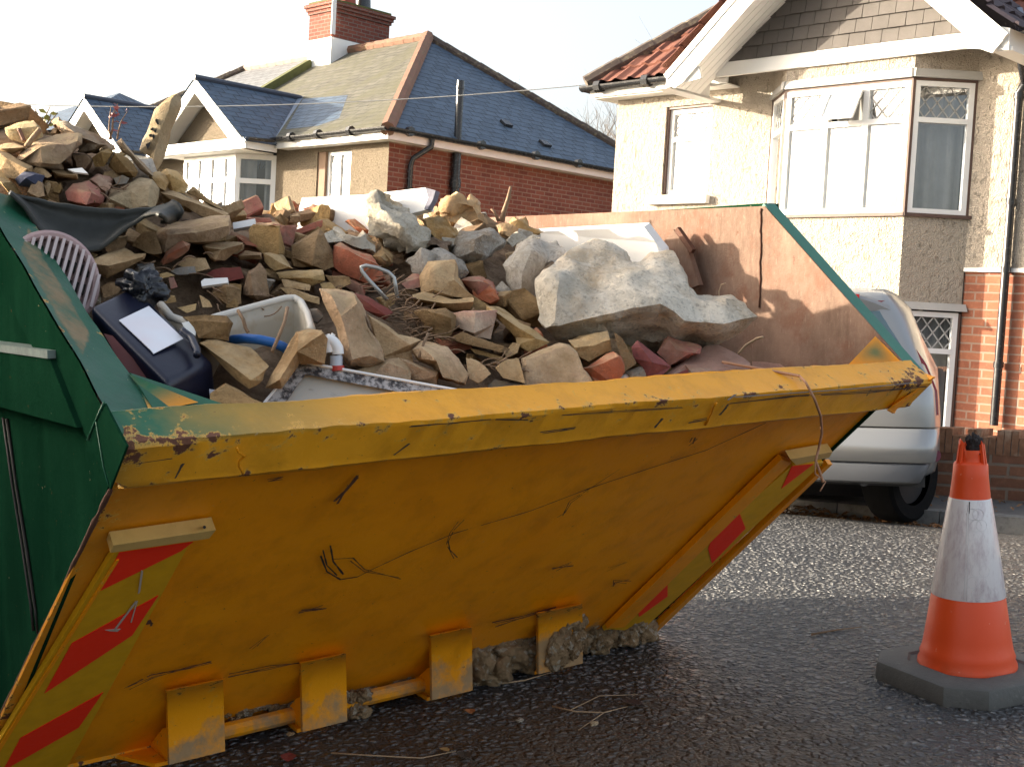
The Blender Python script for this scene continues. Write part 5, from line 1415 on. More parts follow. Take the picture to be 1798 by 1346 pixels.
# ------------------------------------------------------------------ cable, bare tree, added shade fence, twigs
def cat(p, q, sag, n_=30): return [p.lerp(q, i / n_) - V((0, 0, sag * 4 * (i / n_) * (1 - i / n_))) for i in range(n_ + 1)]
b = MB(); b.tube(cat(at(-120, 176, 16.5), HR(-.24, -.05, 2.66), .16), .0055, 6)
tag(b.build('overhead_cable', plain('pale_cable', (.30, .30, .29), .6), origin=HR(-.24, -.05, 2.66)), 'thin pale cable strung across the sky to the cream house', 'cable')
def bare_tree(name, label, base, h, spread, seed, mat, depth=6, r0=.16, lean=0):
    rr = random.Random(seed); root = thing(name, label, 'tree', base)
    tb = MB(); cb = MB()
    def grow(p, d, L, r, lvl):
        n_ = 4; pts = [p]; dd = d
        for i in range(n_):
            dd = (dd + V((rr.uniform(-.18, .18), rr.uniform(-.18, .18), rr.uniform(-.05, .12)))).normalized(); pts.append(pts[-1] + dd * L / n_)
        (tb if lvl < 2 else cb).tube(pts, [r * (1 - .45 * i / n_) for i in range(n_ + 1)], 7 if lvl < 2 else 4, cap=lvl < 2)
        if lvl >= depth: return
        k = 3 if lvl < 4 else 2
        for i in range(k + (1 if rr.random() < .4 else 0)):
            ax = V((rr.uniform(-1, 1), rr.uniform(-1, 1), rr.uniform(-.25, .7))).normalized()
            nd = (dd * .75 + ax * spread).normalized(); s_ = pts[rr.choice((2, 3, 4, 4))]
            grow(s_, nd, L * rr.uniform(.62, .82), r * .55, lvl + 1)
    grow(V(base), V((lean, 0, 1)), h * .3, r0, 0)
    tb.build('trunk', mat, root, smooth=0); cb.build('crown', mat, root, smooth=0)
    return root
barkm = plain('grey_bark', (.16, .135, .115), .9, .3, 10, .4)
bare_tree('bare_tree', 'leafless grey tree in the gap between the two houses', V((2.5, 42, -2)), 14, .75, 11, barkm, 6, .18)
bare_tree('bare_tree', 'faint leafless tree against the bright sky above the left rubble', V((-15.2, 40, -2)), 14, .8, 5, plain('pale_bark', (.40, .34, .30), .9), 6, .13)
b = MB(); 
fn = lambda s, t, z: V((-4.3 + s * .06, s, z)) + V((t, 0, 0))
fence = thing('unseen_shade_fence', 'unseen close-boarded fence added to shade the near side of the skip', 'fence', (-4.2, 3, .1))  # out of view, added to cast shade on the skip and near rubble
y = -1.6; fb = MB(); fp = MB()
while y < 5.5:
    fb.hexa([V((-4.25 + x_, yy, z)) for z in (-.25, 1.99 + rnd.uniform(-.015, .015)) for (x_, yy) in ((0, y), (.022, y), (.022, y + .125), (0, y + .125))]); y += .13
for k in range(6): fp.hexa([V((x_, -1.5 + k * 1.38 + yy, z)) for z in (-.4, 1.95) for (x_, yy) in ((-4.36, 0), (-4.26, 0), (-4.26, .1), (-4.36, .1))])
fm = plain('weathered_board', (.16, .11, .07), .9, .3, 4, .3, 40)
fb.build('board_panel', fm, fence); fp.build('post', fm, fence)
# ------------------------------------------------------------------ the heap inside the skip
def sst(x): x = max(0, min(1, x)); return x * x * (3 - 2 * x)
def heap(w, l):
    u = -.02 + .36 * max(0, min(1, (l - .10) / .82)) ** .9
    u += .26 * math.exp(-((w - .20) / .33) ** 2) * sst((l - .55) / .7)
    u -= .30 * sst((w - 1.30) / .45) * (1 - .65 * sst((l - .55) / .4))
    u -= .10 * math.exp(-((w - .10) / .22) ** 2) * (1 - sst((l - .25) / .5))
    u += .075 * sst((l - .85) / .5) * sst((w - .5) / .4)
    return max(u, min(-.02, -.07 - .888 * (l - .135) + .13))
def heap_hit(X, Y, lift=0.0):
    r = ray(X, Y); d = 1.5
    while d < 6.5:
        w, l, u = skc(O0 + r * d)
        if l > .06 and u < heap(w, l) + lift: return d
        d += .008
    return 5.0
vs = []; fs = []; nx, ny = 90, 100
for j in range(ny + 1):
    for i in range(nx + 1):
        w = .04 + 1.67 * i / nx; l = .13 + 1.72 * j / ny
        q = V((w * 5, l * 5, 0))
        u = heap(w, l) - .045 + .035 * noise.fractal(q, 1, 2, 5) + .012 * noise.noise(q * 6)
        if l < .30: l2 = l
        vs.append(S(w, l, max(u, -.07 - .888 * (l - .135) + .03)))
for j in range(ny):
    for i in range(nx):
        q = j * (nx + 1) + i; fs.append((q, q + 1, q + nx + 2, q + nx + 1))
tag(mesh_obj('rubble_soil', vs, fs, M['soil'], smooth=0), 'brown crumbly soil filling the gaps between the rubble in the skip', 'soil', None, 'stuff')

CR = {1: (0, 150, .2527), 2: (400, 300, .2823), 3: (850, 350, .3059), 4: (0, 420, .2823), 5: (380, 480, .2892), 0: (0, 0, 1)}
def P2(c, s):
    ox, oy, k = CR[c]; out = []
    for t in s.split():
        v = [float(x) for x in t.split(',')]
        out.append((ox + v[0] * k, oy + v[1] * k, v[2] if len(v) > 2 else 0.0))
    return out
def chunk(c, outline, ridge='', mat='tan', thick=.16, lean=.5, turn=0, rough=.5, d=None, lift=.0, pull=.05, name='stone_block', label='', cat='rubble', group=None, seed=0, shrink=.8, res=.022, parent=None, extra=None, lmin=.145):
    ol = P2(c, outline); rg = [P2(c, q) for q in ridge.split('|')] if ridge else []
    cxp = sum(p[0] for p in ol) / len(ol); cyp = sum(p[1] for p in ol) / len(ol); ybot = max(p[1] for p in ol)
    if d is None: d = heap_hit(cxp, cyp * .5 + ybot * .5, lift) - pull
    r_ = ray(cxp, ybot); dmin = (S(0, lmin, 0) - O0).dot(SLL) / r_.dot(SLL)      # stay behind the rim
    if cxp < 430: d = min(d, (S(0, 1.05, 0) - O0).dot(SLL) / r_.dot(SLL))
    d = min(d, (S(1.60, 0, 0) - O0).dot(SW) / r_.dot(SW))
    if ybot > 560: d = max(d, dmin + (ybot - cyp) * lean * d / F)
    def pos(x, y, f=0.0):
        dd = d + ((cyp - y) * lean + (x - cxp) * turn) * d / F - f * .01
        return at(x, y, dd)
    pts = [V((p[0], p[1])) for p in ol]; n = len(pts)
    area = sum(pts[i].x * pts[(i + 1) % n].y - pts[(i + 1) % n].x * pts[i].y for i in range(n))
    if area < 0: ol = ol[::-1]; pts = pts[::-1]
    co = list(pts); fwd = [p[2] for p in ol]; ed = [(i, (i + 1) % n) for i in range(n)]
    for q in rg:
        b0 = len(co)
        for i, p in enumerate(q):
            co.append(V((p[0], p[1]))); fwd.append(p[2])
            if i: ed.append((b0 + i - 1, b0 + i))
    r = delaunay_2d_cdt(co, ed, [list(range(n))], 1, 1e-4)
    vo, fo, src = r[0], r[2], r[3]
    F_ = []
    for k, v in enumerate(vo):
        s_ = src[k]; F_.append(fwd[s_[0]] if s_ else 0.0)
    W = [pos(v.x, v.y, F_[k]) for k, v in enumerate(vo)]
    bm = bmesh.new(); bv = [bm.verts.new(p) for p in W]
    for f in fo:
        try: bm.faces.new([bv[i] for i in f][::-1])
        except ValueError: pass
    bm.normal_update()
    # the far side: the outline pushed back and drawn in
    cen = sum((pos(p.x, p.y) for p in pts), V()) / n; vd = ray(cxp, cyp).normalized()
    loop = [k for k, s_ in enumerate(src) if any(x < n for x in s_)]
    loop.sort(key=lambda k: min(x for x in src[k] if x < n))
    bk = []
    for k in loop:
        p = W[k]; q = cen + (p - cen) * shrink + vd * thick - V((0, 0, .25 * thick)) * 0
        bk.append(bm.verts.new(q + (q - cen) * 0))
    m = len(loop)
    for i in range(m):
        j = (i + 1) % m
        try: bm.faces.new((bv[loop[i]], bv[loop[j]], bk[j], bk[i]))
        except ValueError: pass
    try: bm.faces.new(bk[::-1])
    except ValueError: pass
    bmesh.ops.recalc_face_normals(bm, faces=bm.faces[:])
    bmesh.ops.triangulate(bm, faces=bm.faces[:])
    for it in range(4):
        lg = [e for e in bm.edges if e.calc_length() > res * 1.6]
        if not lg or len(bm.faces) > 9000: break
        bmesh.ops.subdivide_edges(bm, edges=lg, cuts=1, use_grid_fill=False)
        bmesh.ops.triangulate(bm, faces=[f for f in bm.faces if len(f.verts) > 3])
    bmesh.ops.smooth_vert(bm, verts=bm.verts[:], factor=.18 if rough > .3 else .1, use_axis_x=True, use_axis_y=True, use_axis_z=True)
    bm.normal_update()
    size = max((p - cen).length for p in W); sd = V((seed * 3.1 + cxp * .01, cyp * .013, 0))
    for v in bm.verts:
        q = v.co
        h = noise.fractal(q * 16 + sd, 1.0, 2.1, 5) * .014 * rough + noise.noise(q * 7 + sd) * .016 * rough + max(0, noise.noise(q * 11 + sd) - .25) * -.03 * rough
        if rough > .9: h += (noise.noise(q * 30 + sd) ** 2) * .016 * rough - .006
        v.co = q + v.normal * h
    for ex in (extra or []):                  # small hollows: (px, py, radius m, depth m)
        hp = pos(ex[0], ex[1]); 
        for v in bm.verts:
            dd = (v.co - hp).length
            if dd < ex[2]: v.co += vd * ex[3] * (1 - (dd / ex[2]) ** 2)
    vs = [v.co.copy() for v in bm.verts]; bm.verts.index_update(); fs = [[v.index for v in f.verts] for f in bm.faces]; bm.free()
    o = mesh_obj(name, vs, fs, M[mat] if isinstance(mat, str) else mat, parent, smooth=32 if rough < .9 else 50)
    if parent is None: tag(o, label, cat, group)
    return o

# --- crop 3: the right-hand side of the heap
chunk(3, '300,460 390,370,-4 480,270,-10 600,240,-14 730,245,-14 810,290,-12 820,345,-9 880,345,-9 960,310,-11 1080,300,-12 1110,370,-9 1160,440,-5 1180,510,-2 1240,570 1330,580 1440,570,-2 1500,600,-2 1578,672,-3 1490,770,-8 1380,830,-14 1240,860,-18 1000,890,-20 700,855,-14 480,805,-8 340,775,-2 298,690',
      '345,745,4 520,705,5 700,660,6 860,620,7 1010,598,7 1090,640,6 1150,695,6 1260,715,5 1360,720,4 1540,680,0|430,430,3 420,560,5 400,700,5|560,420,-2 800,450,0 1000,500,2 1120,555,3|700,560,4 900,560,5', 'conc', .30, .25, .12, .75, lift=.02, pull=.20, name='concrete_slab', label='big broken grey-white concrete slab jutting out over the bricks at the right', cat='concrete slab', res=.016)
chunk(3, '150,290 240,250,-3 330,228,-5 420,232,-5 475,265,-3 445,335 390,375 318,440,0 295,520 285,600,-3 180,580,-3 130,470 85,370', '270,300,4 220,420,6 210,540,4', 'conc', .2, .4, .1, 1.1, label='tan concrete lump tucked behind the big grey-white slab on its left', name='concrete_lump', cat='concrete lump', pull=.05)
chunk(3, '150,190 200,165 260,205 335,222 245,250 160,285 122,238', '', 'white', .1, .4, 0, 1.1, label='small white chunk on top of the tan concrete lump', name='concrete_lump', cat='concrete lump')
chunk(3, '0,452 30,470 62,520 70,570 35,595 -60,575 -75,500', '', 'red', .12, .3, 0, .8, label='rounded orange-red brick stub left of the tan concrete lump', name='brick', cat='brick')
chunk(3, '60,965 130,920,-1 200,905,-1 240,1062,1 205,1050 100,1035', '', 'tan', .12, .5, .2, .5, label='tan stone wedge left of the flat square tan block by the rim', pull=.10)
chunk(3, '195,905 430,815,-5 490,830,-5 545,900 570,970 655,1080,1 640,1100,1 360,1110,2 235,1065,2', '240,910,2 480,845,-1', 'tan', .14, .55, .05, .4, label='large flat-faced tan block resting against the rim left of the red brick', pull=.16)
chunk(3, '0,805 150,850 172,880 140,895 0,850 -60,815', '', 'brown', .05, .3, 0, .4, name='timber_batten', label='dark split batten lying above the stacked tan stones', cat='batten', res=.03)
chunk(3, '-90,850 0,860 120,905 140,925 90,935 -60,885', '', 'brown', .05, .3, 0, .4, name='timber_batten', label='brown batten end under the dark split batten', cat='batten', res=.03)
chunk(3, '110,880 165,820 205,830 190,880 125,915', '', 'tan', .08, .4, 0, .5, label='small tan stone at the right end of the battens')
chunk(3, '0,595 60,600 180,660 215,692 390,822,2 260,868,2 195,835,2 180,790 60,680 0,650', '60,640,3 200,740,4 300,800,4', 'tan', .14, .4, .1, .5, label='long tan block sloping down towards the foot of the concrete slab', pull=.08)
chunk(3, '470,802 600,765 720,735,-3 742,800,1 730,862,1 600,940 545,910 510,852', '520,850,3 640,835,3 728,800,3', 'tan', .14, .6, .1, .5, label='tan block with a pale top under the front of the concrete slab', pull=.10)
chunk(3, '558,970 660,905,-1 742,865,-1 782,900 806,990,1 740,1060,1 660,1090,1 610,1020', '600,960,3 770,905,3', 'red', .14, .4, .15, .7, label='broken orange brick with a dusty face by the rim', name='brick', cat='brick', pull=.16)
chunk(3, '740,752 790,790 850,890 887,945 850,972 800,1002 782,900', '', 'brown', .05, .2, .3, .4, name='roof_tile', label='thin tile edge standing between the dusty orange brick and the dark red tile', cat='tile', pull=.14)
chunk(3, '845,850 880,815,-2 985,890 1077,960,1 960,1068,2 900,1062 935,1020 912,960 862,912', '900,850,2 965,935,3', 'dred', .08, .4, .1, .3, name='roof_tile', label='dark red tile split in two beside the white pipe', cat='tile', pull=.15)
chunk(3, '985,880 1055,780,-2 1245,848,-2 1240,885 1062,965', '1060,800,3 1100,850,4 1215,880,3', 'red', .14, .5, .1, .5, label='red brick half hidden beneath the tip of the slab', name='brick', cat='brick', pull=.10)
chunk(3, '975,1042 1150,930 1280,835,-6 1340,830,-6 1532,935,0 1535,1030,2 1200,1075,3 1000,1070,3', '1150,945,4 1290,985,8 1525,950,3|1290,985,8 1245,1050,8', 'pink', .18, .5, .15, .25, label='large dusty pink brick block at the right end by the rim', name='brick', cat='brick', pull=.16, lmin=.15)
chunk(3, '1530,920 1700,940 1790,1000 1700,1040 1530,1040', '', 'pink', .14, .9, .1, .4, label='reddish brick lying flat in the shadow behind the right end of the rim', name='brick', cat='brick', pull=.10)
chunk(3, '1100,1000 1180,965 1215,985 1150,1030', '', 'dred', .08, .5, 0, .4, label='dark brick corner showing between the white pipe and pink brick', name='brick', cat='brick', pull=.13)
chunk(3, '10,1062 60,1030,-1 200,1058 362,1102 250,1135 30,1125', '', 'grey', .10, .8, 0, .4, label='smooth grey-tan stone lying along the rim left of the flat block', pull=.12)
# white pipe stub
p0, p1 = at(850 + 690 * .3059, 350 + 1090 * .3059, 2.62), at(850 + 918 * .3059, 350 + 1000 * .3059, 2.62)
dd_ = (S(0, .17, 0) - O0).dot(SLL) / ray(1100, 670).dot(SLL)
p0, p1 = at(1058, 688, dd_), at(1133, 657, dd_ + .03)
pip = thing('waste_pipe', 'short white plastic pipe with a plastered end poking over the rim', 'pipe', p0)
b = MB(); b.tube([p0, p0.lerp(p1, .62)], .020, 16); b.build('tube', M['upvc'], pip, smooth=40)
b = MB(); b.tube([p0.lerp(p1, .60 + .05 * i) for i in range(9)], [.024 + .003 * noise.noise(V((i, 0, 0))) for i in range(9)], 14); b.build('plaster_lump', M['white'], pip, smooth=40)
# white boards
whb = plain('white_board', (.80, .79, .76), .6, .04, 4, .1)
def sheet(c, outline, mat, thick, lean, turn, d, name, label, cat_, parent=None):
    ol = P2(c, outline); cxp = sum(p[0] for p in ol) / len(ol); cyp = sum(p[1] for p in ol) / len(ol)
    pts = [at(x, y, d + ((cyp - y) * lean + (x - cxp) * turn) * d / F - f * .01) for x, y, f in ol]
    nr = (pts[1] - pts[0]).cross(pts[2] - pts[0]).normalized()
    if nr.dot(ray(cxp, cyp)) < 0: nr = -nr
    b = MB(); b.prism(pts, nr * thick); o = b.build(name, mat, parent)
    return tag(o, label, cat_) if parent is None else o
def wsheet(pts, mat, th, name, label, cat_):
    P = [onW(X, Y, w) for X, Y, w in pts]; nr = (P[1] - P[0]).cross(P[2] - P[0]).normalized(); b = MB(); b.prism(P, nr * th); return tag(b.build(name, mat), label, cat_)
wsheet([(930, 408, 1.54), (1130, 398, 1.57), (1151, 426, 1.59), (1163, 440, 1.60), (1195, 560, 1.62), (930, 560, 1.54)], whb, .03, 'white_board', 'white board standing behind the top of the big concrete slab', 'board')
wa = sheet(2, '380,440 462,168 850,148 1225,104 1250,130 1240,240 1150,262 850,420 560,470', whb, .03, .15, -.75, heap_hit(650, 410) + .18, 'white_board', 'big white board standing behind the concrete rubble with one torn end', 'board')
b = MB(); q = [(2, '1225,104 1290,122 1270,200 1240,240 1222,238 1245,170')]
sheet(2, '1228,104 1292,122 1275,180 1242,238 1222,238 1246,165', plain('torn_board_end', (.16, .16, .20), .8, .6, 40, .4), .02, .15, -.75, heap_hit(650, 410) - .05, 'torn_end', '', '', wa)
sheet(2, '30,322 170,296 165,338 35,362', whb, .02, .3, .1, heap_hit(420, 398) - .02, 'white_trim', 'short white trim lying on the heap below the left bay window', 'board')
# --- crop 2: middle of the heap
chunk(2, '160,330 330,330,-1 358,480 350,522 300,540 220,520 118,430 122,355', '320,345,3 320,520,3', 'brown', .16, .3, -.1, .5, label='square brown block standing below the left bay window')
chunk(2, '380,455 570,362,-3 600,392 665,520 668,600 600,625 500,605 400,600 383,540', '568,378,3 545,470,5 520,590,5', 'brown', .2, .3, .15, .6, label='large peaked brown block in front of the big white board')
chunk(2, '838,200 870,165 930,130,1 970,112,1 1000,160 1100,190 1200,290 1275,430 1230,500 1100,545 1000,480 900,400 850,340 830,280', '950,230,6 1060,330,9 1150,450,8|900,300,5 1000,400,6', 'conc', .24, .3, .2, 1.7, label='tall knobbly concrete chunk leaning in front of the white board', name='concrete_lump', cat='concrete lump', res=.016, pull=.08)
chunk(2, '1305,195 1340,160 1420,135 1490,178 1560,170,1 1590,230 1640,340 1560,362 1480,345 1420,330 1360,310 1330,260', '1430,200,3 1450,270,-3 1440,340,0|1520,210,4 1560,290,4', 'rust_st', .18, .3, .1, 2.0, label='orange and white split rock highest on the heap below the red brick wall', name='rock', cat='rock', res=.016, pull=.06)
chunk(2, '1210,300 1310,260 1400,330 1460,400 1380,470 1270,420', '', 'rust_st', .14, .4, 0, 1.4, label='crumbly orange rock under the split rock', name='rock', cat='rock')
chunk(2, '1400,430 1440,370,-1 1560,348,-2 1660,366 1745,440 1650,545 1540,600 1425,545', '1540,400,5 1530,500,6', 'white', .18, .4, .1, 1.2, label='rounded blue-grey concrete lump right of centre at the back', name='concrete_lump', cat='concrete lump', res=.018)
chunk(2, '1108,562 1200,470,-2 1285,465,-2 1425,540 1505,632 1440,680 1240,660 1200,645 1170,602', '1210,500,4 1220,620,4|1300,520,4 1420,610,4', 'white', .18, .5, .1, 1.3, label='white-edged concrete piece lying in front of the blue-grey lump', name='concrete_lump', cat='concrete lump', res=.018)
chunk(2, '1195,650 1250,570,-2 1410,558,-2 1430,660 1545,795,1 1400,800 1200,765', '1260,590,3 1270,750,4|1415,670,3', 'tan', .16, .3, .1, .6, label='upright tan stone sitting on the curved tan tile', pull=.08)
chunk(2, '1138,762 1200,750 1380,790 1545,785 1525,868 1450,885 1380,875 1150,832', '1145,790,4 1340,822,5 1535,810,4', 'tan', .14, .4, .1, .5, label='curved tan tile under the upright tan stone', pull=.09)
chunk(2, '1060,690 1150,630 1200,655 1195,720 1120,735', '', 'red', .1, .4, .1, .6, label='deep red brick end left of the upright tan stone', name='brick', cat='brick')
chunk(2, '1460,680 1560,655 1650,698 1672,760 1600,815 1550,785', '1570,690,4', 'red', .14, .4, 0, .9, label='round-edged orange brick right of the upright tan stone', name='brick', cat='brick')
chunk(2, '1145,870 1210,838 1350,858 1418,900 1390,1020 1340,1055 1250,985', '1220,860,3 1390,915,4', 'brown', .14, .4, .1, .9, label='dark mossy stone below the curved tile', pull=.08)
chunk(2, '1395,880 1540,870 1682,862 1660,950 1640,1052 1540,1030 1420,965', '1540,885,3 1530,1010,3', 'pink', .16, .3, .15, .4, label='pink brick with a purple top edge right of the mossy stone', name='brick', cat='brick', pull=.09)
chunk(2, '770,750 870,778 1032,880 980,928 850,862', '790,765,1 985,900,2', 'dred', .07, .6, .2, .2, name='roof_tile', label='flat maroon tile lying across the middle of the heap', cat='tile', pull=.10)
chunk(2, '570,730 600,718,-2 700,735,-2 785,770,-1 832,830 855,900 962,1180 880,1225 750,1235 718,1180 640,900', '640,760,3 700,900,5 770,1180,5|800,830,3 830,960,3 900,1150,4', 'tan', .18, .25, .2, .8, label='tall cracked tan block standing at the centre front of the heap', d=2.68, extra=[(400 + 810 * .2823, 300 + 960 * .2823, .028, .02), (400 + 790 * .2823, 300 + 900 * .2823, .02, .015), (400 + 830 * .2823, 300 + 1010 * .2823, .02, .012)])
chunk(2, '855,880 990,948 1060,1010 1205,1050 1145,1115 1155,1200 955,1165', '880,900,1 1140,1080,3', 'tan', .12, .6, .1, .35, label='smooth tan slab right of the tall cracked block', pull=.09)
chunk(2, '1138,1110 1205,1062,-1 1370,1098 1505,1262 1490,1345 1330,1300 1290,1205 1180,1172', '1200,1090,2 1300,1180,5 1330,1290,5', 'tan', .16, .5, .15, .5, label='tan brick with one dark end above the middle of the tray', d=2.70)
chunk(2, '765,1248 1000,1168,-1 1062,1162 1135,1255 1135,1310 1000,1330 850,1300', '1000,1190,3', 'tan', .14, .6, .1, .45, label='tan block lying low behind the speckled tray edge', d=2.66)
chunk(2, '1050,1162 1312,1252 1302,1335 1150,1305', '1075,1175,1 1300,1275,3', 'tan', .12, .5, .1, .45, label='tan offcut wedged between two blocks behind the tray', d=2.68)
chunk(2, '238,1346 330,1190 430,1000,-1 500,975,-1 582,990 617,1040 612,1210 440,1195 330,1346', '440,1020,3 430,1120,5 320,1300,5|590,1010,3', 'tan', .18, .3, .1, .6, label='upright tan stone left of the white bent pipe', d=2.575)
chunk(2, '290,630 440,615 595,615 603,680 520,712 320,665', '300,650,2 500,665,3 600,650,2', 'tan', .1, .6, 0, .5, label='flat tan stone topmost of the layered stones behind the tub')
chunk(2, '330,672 520,710 512,742 350,722', '', 'tan', .08, .5, 0, .5, label='thin tan slip of stone in the layers behind the tub', pull=.07)
chunk(2, '325,725 570,790 575,832 400,785', '', 'tan', .08, .5, 0, .5, label='lowest thin tan slip in the layers behind the tub', pull=.07)
chunk(2, '600,645 760,660 768,700 690,742 640,720', '', 'brown', .08, .5, 0, .6, label='small flat brown stone right of the layered stones')
chunk(2, '575,700 640,690 682,740 600,745', '', 'tan', .08, .4, 0, .6, label='small round-ended tan stone above the tall cracked block')
chunk(2, '88,775 120,620,-1 200,558,-1 242,602 248,780 200,812', '140,640,3 160,770,4', 'brown', .12, .3, .1, .7, label='upright brown stone chip behind the tub rim', pull=.07)
chunk(2, '5,700 85,705 88,790 60,850 -10,850', '', 'brown', .1, .4, 0, .6, label='low brown stone left of the upright chip')
chunk(2, '660,462 700,455 905,520 960,602 985,668 860,690 720,655 662,590', '700,480,3 900,560,5', 'red', .18, .4, .1, .7, label='dull red-brown brick mass in front of the knobbly concrete', name='brick', cat='brick', pull=.05)
chunk(2, '0,430 105,455 110,490 60,530 -20,520', '', 'tan', .1, .5, 0, .5, label='tan stone at the foot of the square brown block')
chunk(2, '45,520 100,490 222,500 222,560 60,565', '60,525,3 215,520,3', 'brown', .1, .4, 0, .5, label='dark oblong stone under the square brown block')
chunk(2, '220,510 330,512 418,612 285,630 230,560', '250,520,2 390,600,3', 'tan', .12, .5, .1, .5, label='tan sloping stone left of the peaked brown block')
chunk(2, '35,395 150,430 205,480 100,470', '', 'red', .08, .5, 0, .6, label='thin red tile piece beside the square brown block', name='roof_tile', cat='tile')
chunk(2, '560,430 640,330,-1 700,350 800,420,1 860,360 910,420 930,520 830,500 700,455', '', 'conc', .14, .4, 0, 1.4, label='pale concrete scrap between the peaked block and knobbly chunk', name='concrete_lump', cat='concrete lump')
chunk(2, '960,470 1060,520 1040,580 960,590 925,530', '', 'rust_st', .1, .3, 0, 1.5, label='orange gravelly lump under the knobbly concrete', name='rock', cat='rock')
chunk(2, '1130,470 1180,430 1290,400 1400,440 1380,520 1290,470', '', 'soil', .12, .4, 0, 1.6, name='soil_clod', label='dark clod of soil between the two pale concrete lumps', cat='soil clod')
chunk(2, '1640,330 1740,310 1800,360 1790,420 1700,400', '', 'rust_st', .12, .4, 0, 1.6, name='soil_clod', label='crumbly tan clod at the skyline beside the upright twig', cat='soil clod')
chunk(3, '95,190 150,120 230,110 262,150 340,190 300,215 200,165 140,200', '', 'rust_st', .14, .4, 0, 1.8, name='soil_clod', label='gravelly clod on the skyline left of the rusty far side', cat='soil clod')
chunk(2, '500,860 560,850 605,900 560,960 505,930', '', 'grey', .08, .4, 0, .5, label='bluish stone in the shadow at the right corner of the tub', pull=.10)
chunk(2, '1380,1040 1460,1010 1730,1080 1710,1140 1560,1100', '', 'brown', .08, .5, 0, .5, label='brown stone strip under the battens', pull=.09)
chunk(2, '1480,1160 1560,1180 1640,1260 1560,1330 1500,1290', '', 'tan', .12, .5, 0, .5, label='tan stone right of the dark-ended brick', d=2.72)
# --- crop 1: the high left end
tall = chunk(1, '958,455 1075,170 1195,65 1228,65,-1 1250,90,-1 1257,130 1190,320 1140,480 1095,600 1055,600 1045,500 965,462', '1192,85,2 1175,170,3 1110,320,4 1062,500,4', 'pale', .12, .1, .45, .4, label='tall pale slab standing upright against the sky on the left mound', name='stone_slab', cat='stone slab', pull=.02)
hol_m = M['black']
b = MB()
for pts in ('1075,240 1090,232 1100,262 1110,270 1092,272', '1045,298 1062,292 1060,312 1046,312', '1072,310 1090,305 1088,330 1072,326', '1035,340 1052,338 1050,356 1036,356', '1060,345 1072,340 1074,365 1062,372', '1012,408 1045,392 1040,420 1025,445'):
    pp = P2(1, pts); d_ = heap_hit(*[(lambda o: (sum(p[0] for p in o) / len(o), sum(p[1] for p in o) / len(o) * .5 + .5 * max(p[1] for p in o)))(P2(1, '958,455 1075,170 1195,65 1228,65 1250,90 1257,130 1190,320 1140,480 1095,600 1055,600 1045,500 965,462'))][0]) - .065
    d_ = min(d_, (S(0, 1.05, 0) - O0).dot(SLL) / ray(274, 302).dot(SLL)); b.prism([at(x, y, d_ - .06 + ((300 - y) * .10 + (x - 285) * .45) * 2.9 / F + .035) for x, y, _ in pp], ray(265, 235).normalized() * .03)
b.build('slot_hole', hol_m, tall)
chunk(1, '820,392 840,372 872,420 1000,540 1072,612 1078,642 1020,632 920,545 900,500 850,470', '850,400,3 1040,610,3', 'pale', .07, .4, .3, .4, label='narrow pale slab leaning at the foot of the upright slab', name='stone_slab', cat='stone slab')
chunk(1, '708,850 722,770 880,680,-4 970,640,-5 1052,662,-3 1092,722 1082,812 1072,865,1 920,870,1', '740,775,4 900,720,3 1040,690,1|1045,700,3 1030,840,4', 'pale', .2, .5, .1, .5, label='big pale block half in sunlight above the black rubber sheet', pull=.06)
chunk(1, '448,740 510,690,-2 620,655,-3 692,720 722,782 705,842 600,850 480,792', '520,700,3 640,740,5 600,830,5', 'red', .16, .4, .1, .9, label='rough dark red stone left of the big pale block', name='rock', cat='rock', pull=.05)
chunk(1, '620,650 682,610 762,630 792,680 735,762 690,722', '', M['pink'], .12, .4, 0, 1.6, label='purple-grey knobbly lump behind the rough red stone', name='rock', cat='rock')
chunk(1, '118,512 220,400,-3 400,345,-5 530,325,-6 572,342,-5 575,402,-2 510,482 430,555,1 280,565,2 160,532', '150,520,3 285,425,3 400,410,2 545,380,0|285,425,4 290,540,4', 'tan', .18, .5, .2, .5, label='long tan slab lying across the top of the left mound', name='stone_slab', cat='stone slab', pull=.07)
chunk(1, '20,292 120,260 240,235,-1 282,282 300,352 200,415 60,375 32,332', '60,300,2 260,280,3', 'pale', .16, .3, .1, .5, label='tan block topmost at the far left of the mound')
chunk(1, '335,282 340,245 400,208,-1 460,240 580,310 720,370 812,420 822,455 700,440 600,490 520,480 560,365 400,348', '420,260,4 560,360,5 700,410,3', 'rust_st', .18, .4, .1, 1.3, label='brown earthy lump sloping down right from the mound top', name='soil_clod', cat='soil clod')
chunk(1, '-20,420 30,402 95,394 170,420 182,442 80,475 0,450', '10,440,3 160,430,3', 'tan', .1, .8, 0, .4, label='flat round-edged tan stone at the left edge of the picture', pull=.04)
chunk(1, '-20,450 60,470 220,570 212,605 110,655 -20,640', '40,500,2 190,580,3', 'tan', .16, .5, .1, .5, label='tan block just above the green rail at the left edge', pull=.04)
chunk(1, '742,562 792,460 882,500 960,602 942,645 800,615', '800,480,3 900,600,4', 'brown', .14, .3, .1, .5, label='dark shaded block below the brown earthy lump')
chunk(1, '638,502 700,440 762,428 795,470 725,565 650,575', '700,460,3', 'tan', .14, .4, 0, .6, label='tan block left of the dark shaded block')
chunk(1, '1105,742 1200,738 1400,800 1592,890 1582,915 1420,925 1290,845', '1130,750,2 1400,830,3 1570,905,2', 'tan', .09, .6, .2, .4, label='long tan tile sloping down to the right above the moulded block', name='roof_tile', cat='tile', pull=.04)
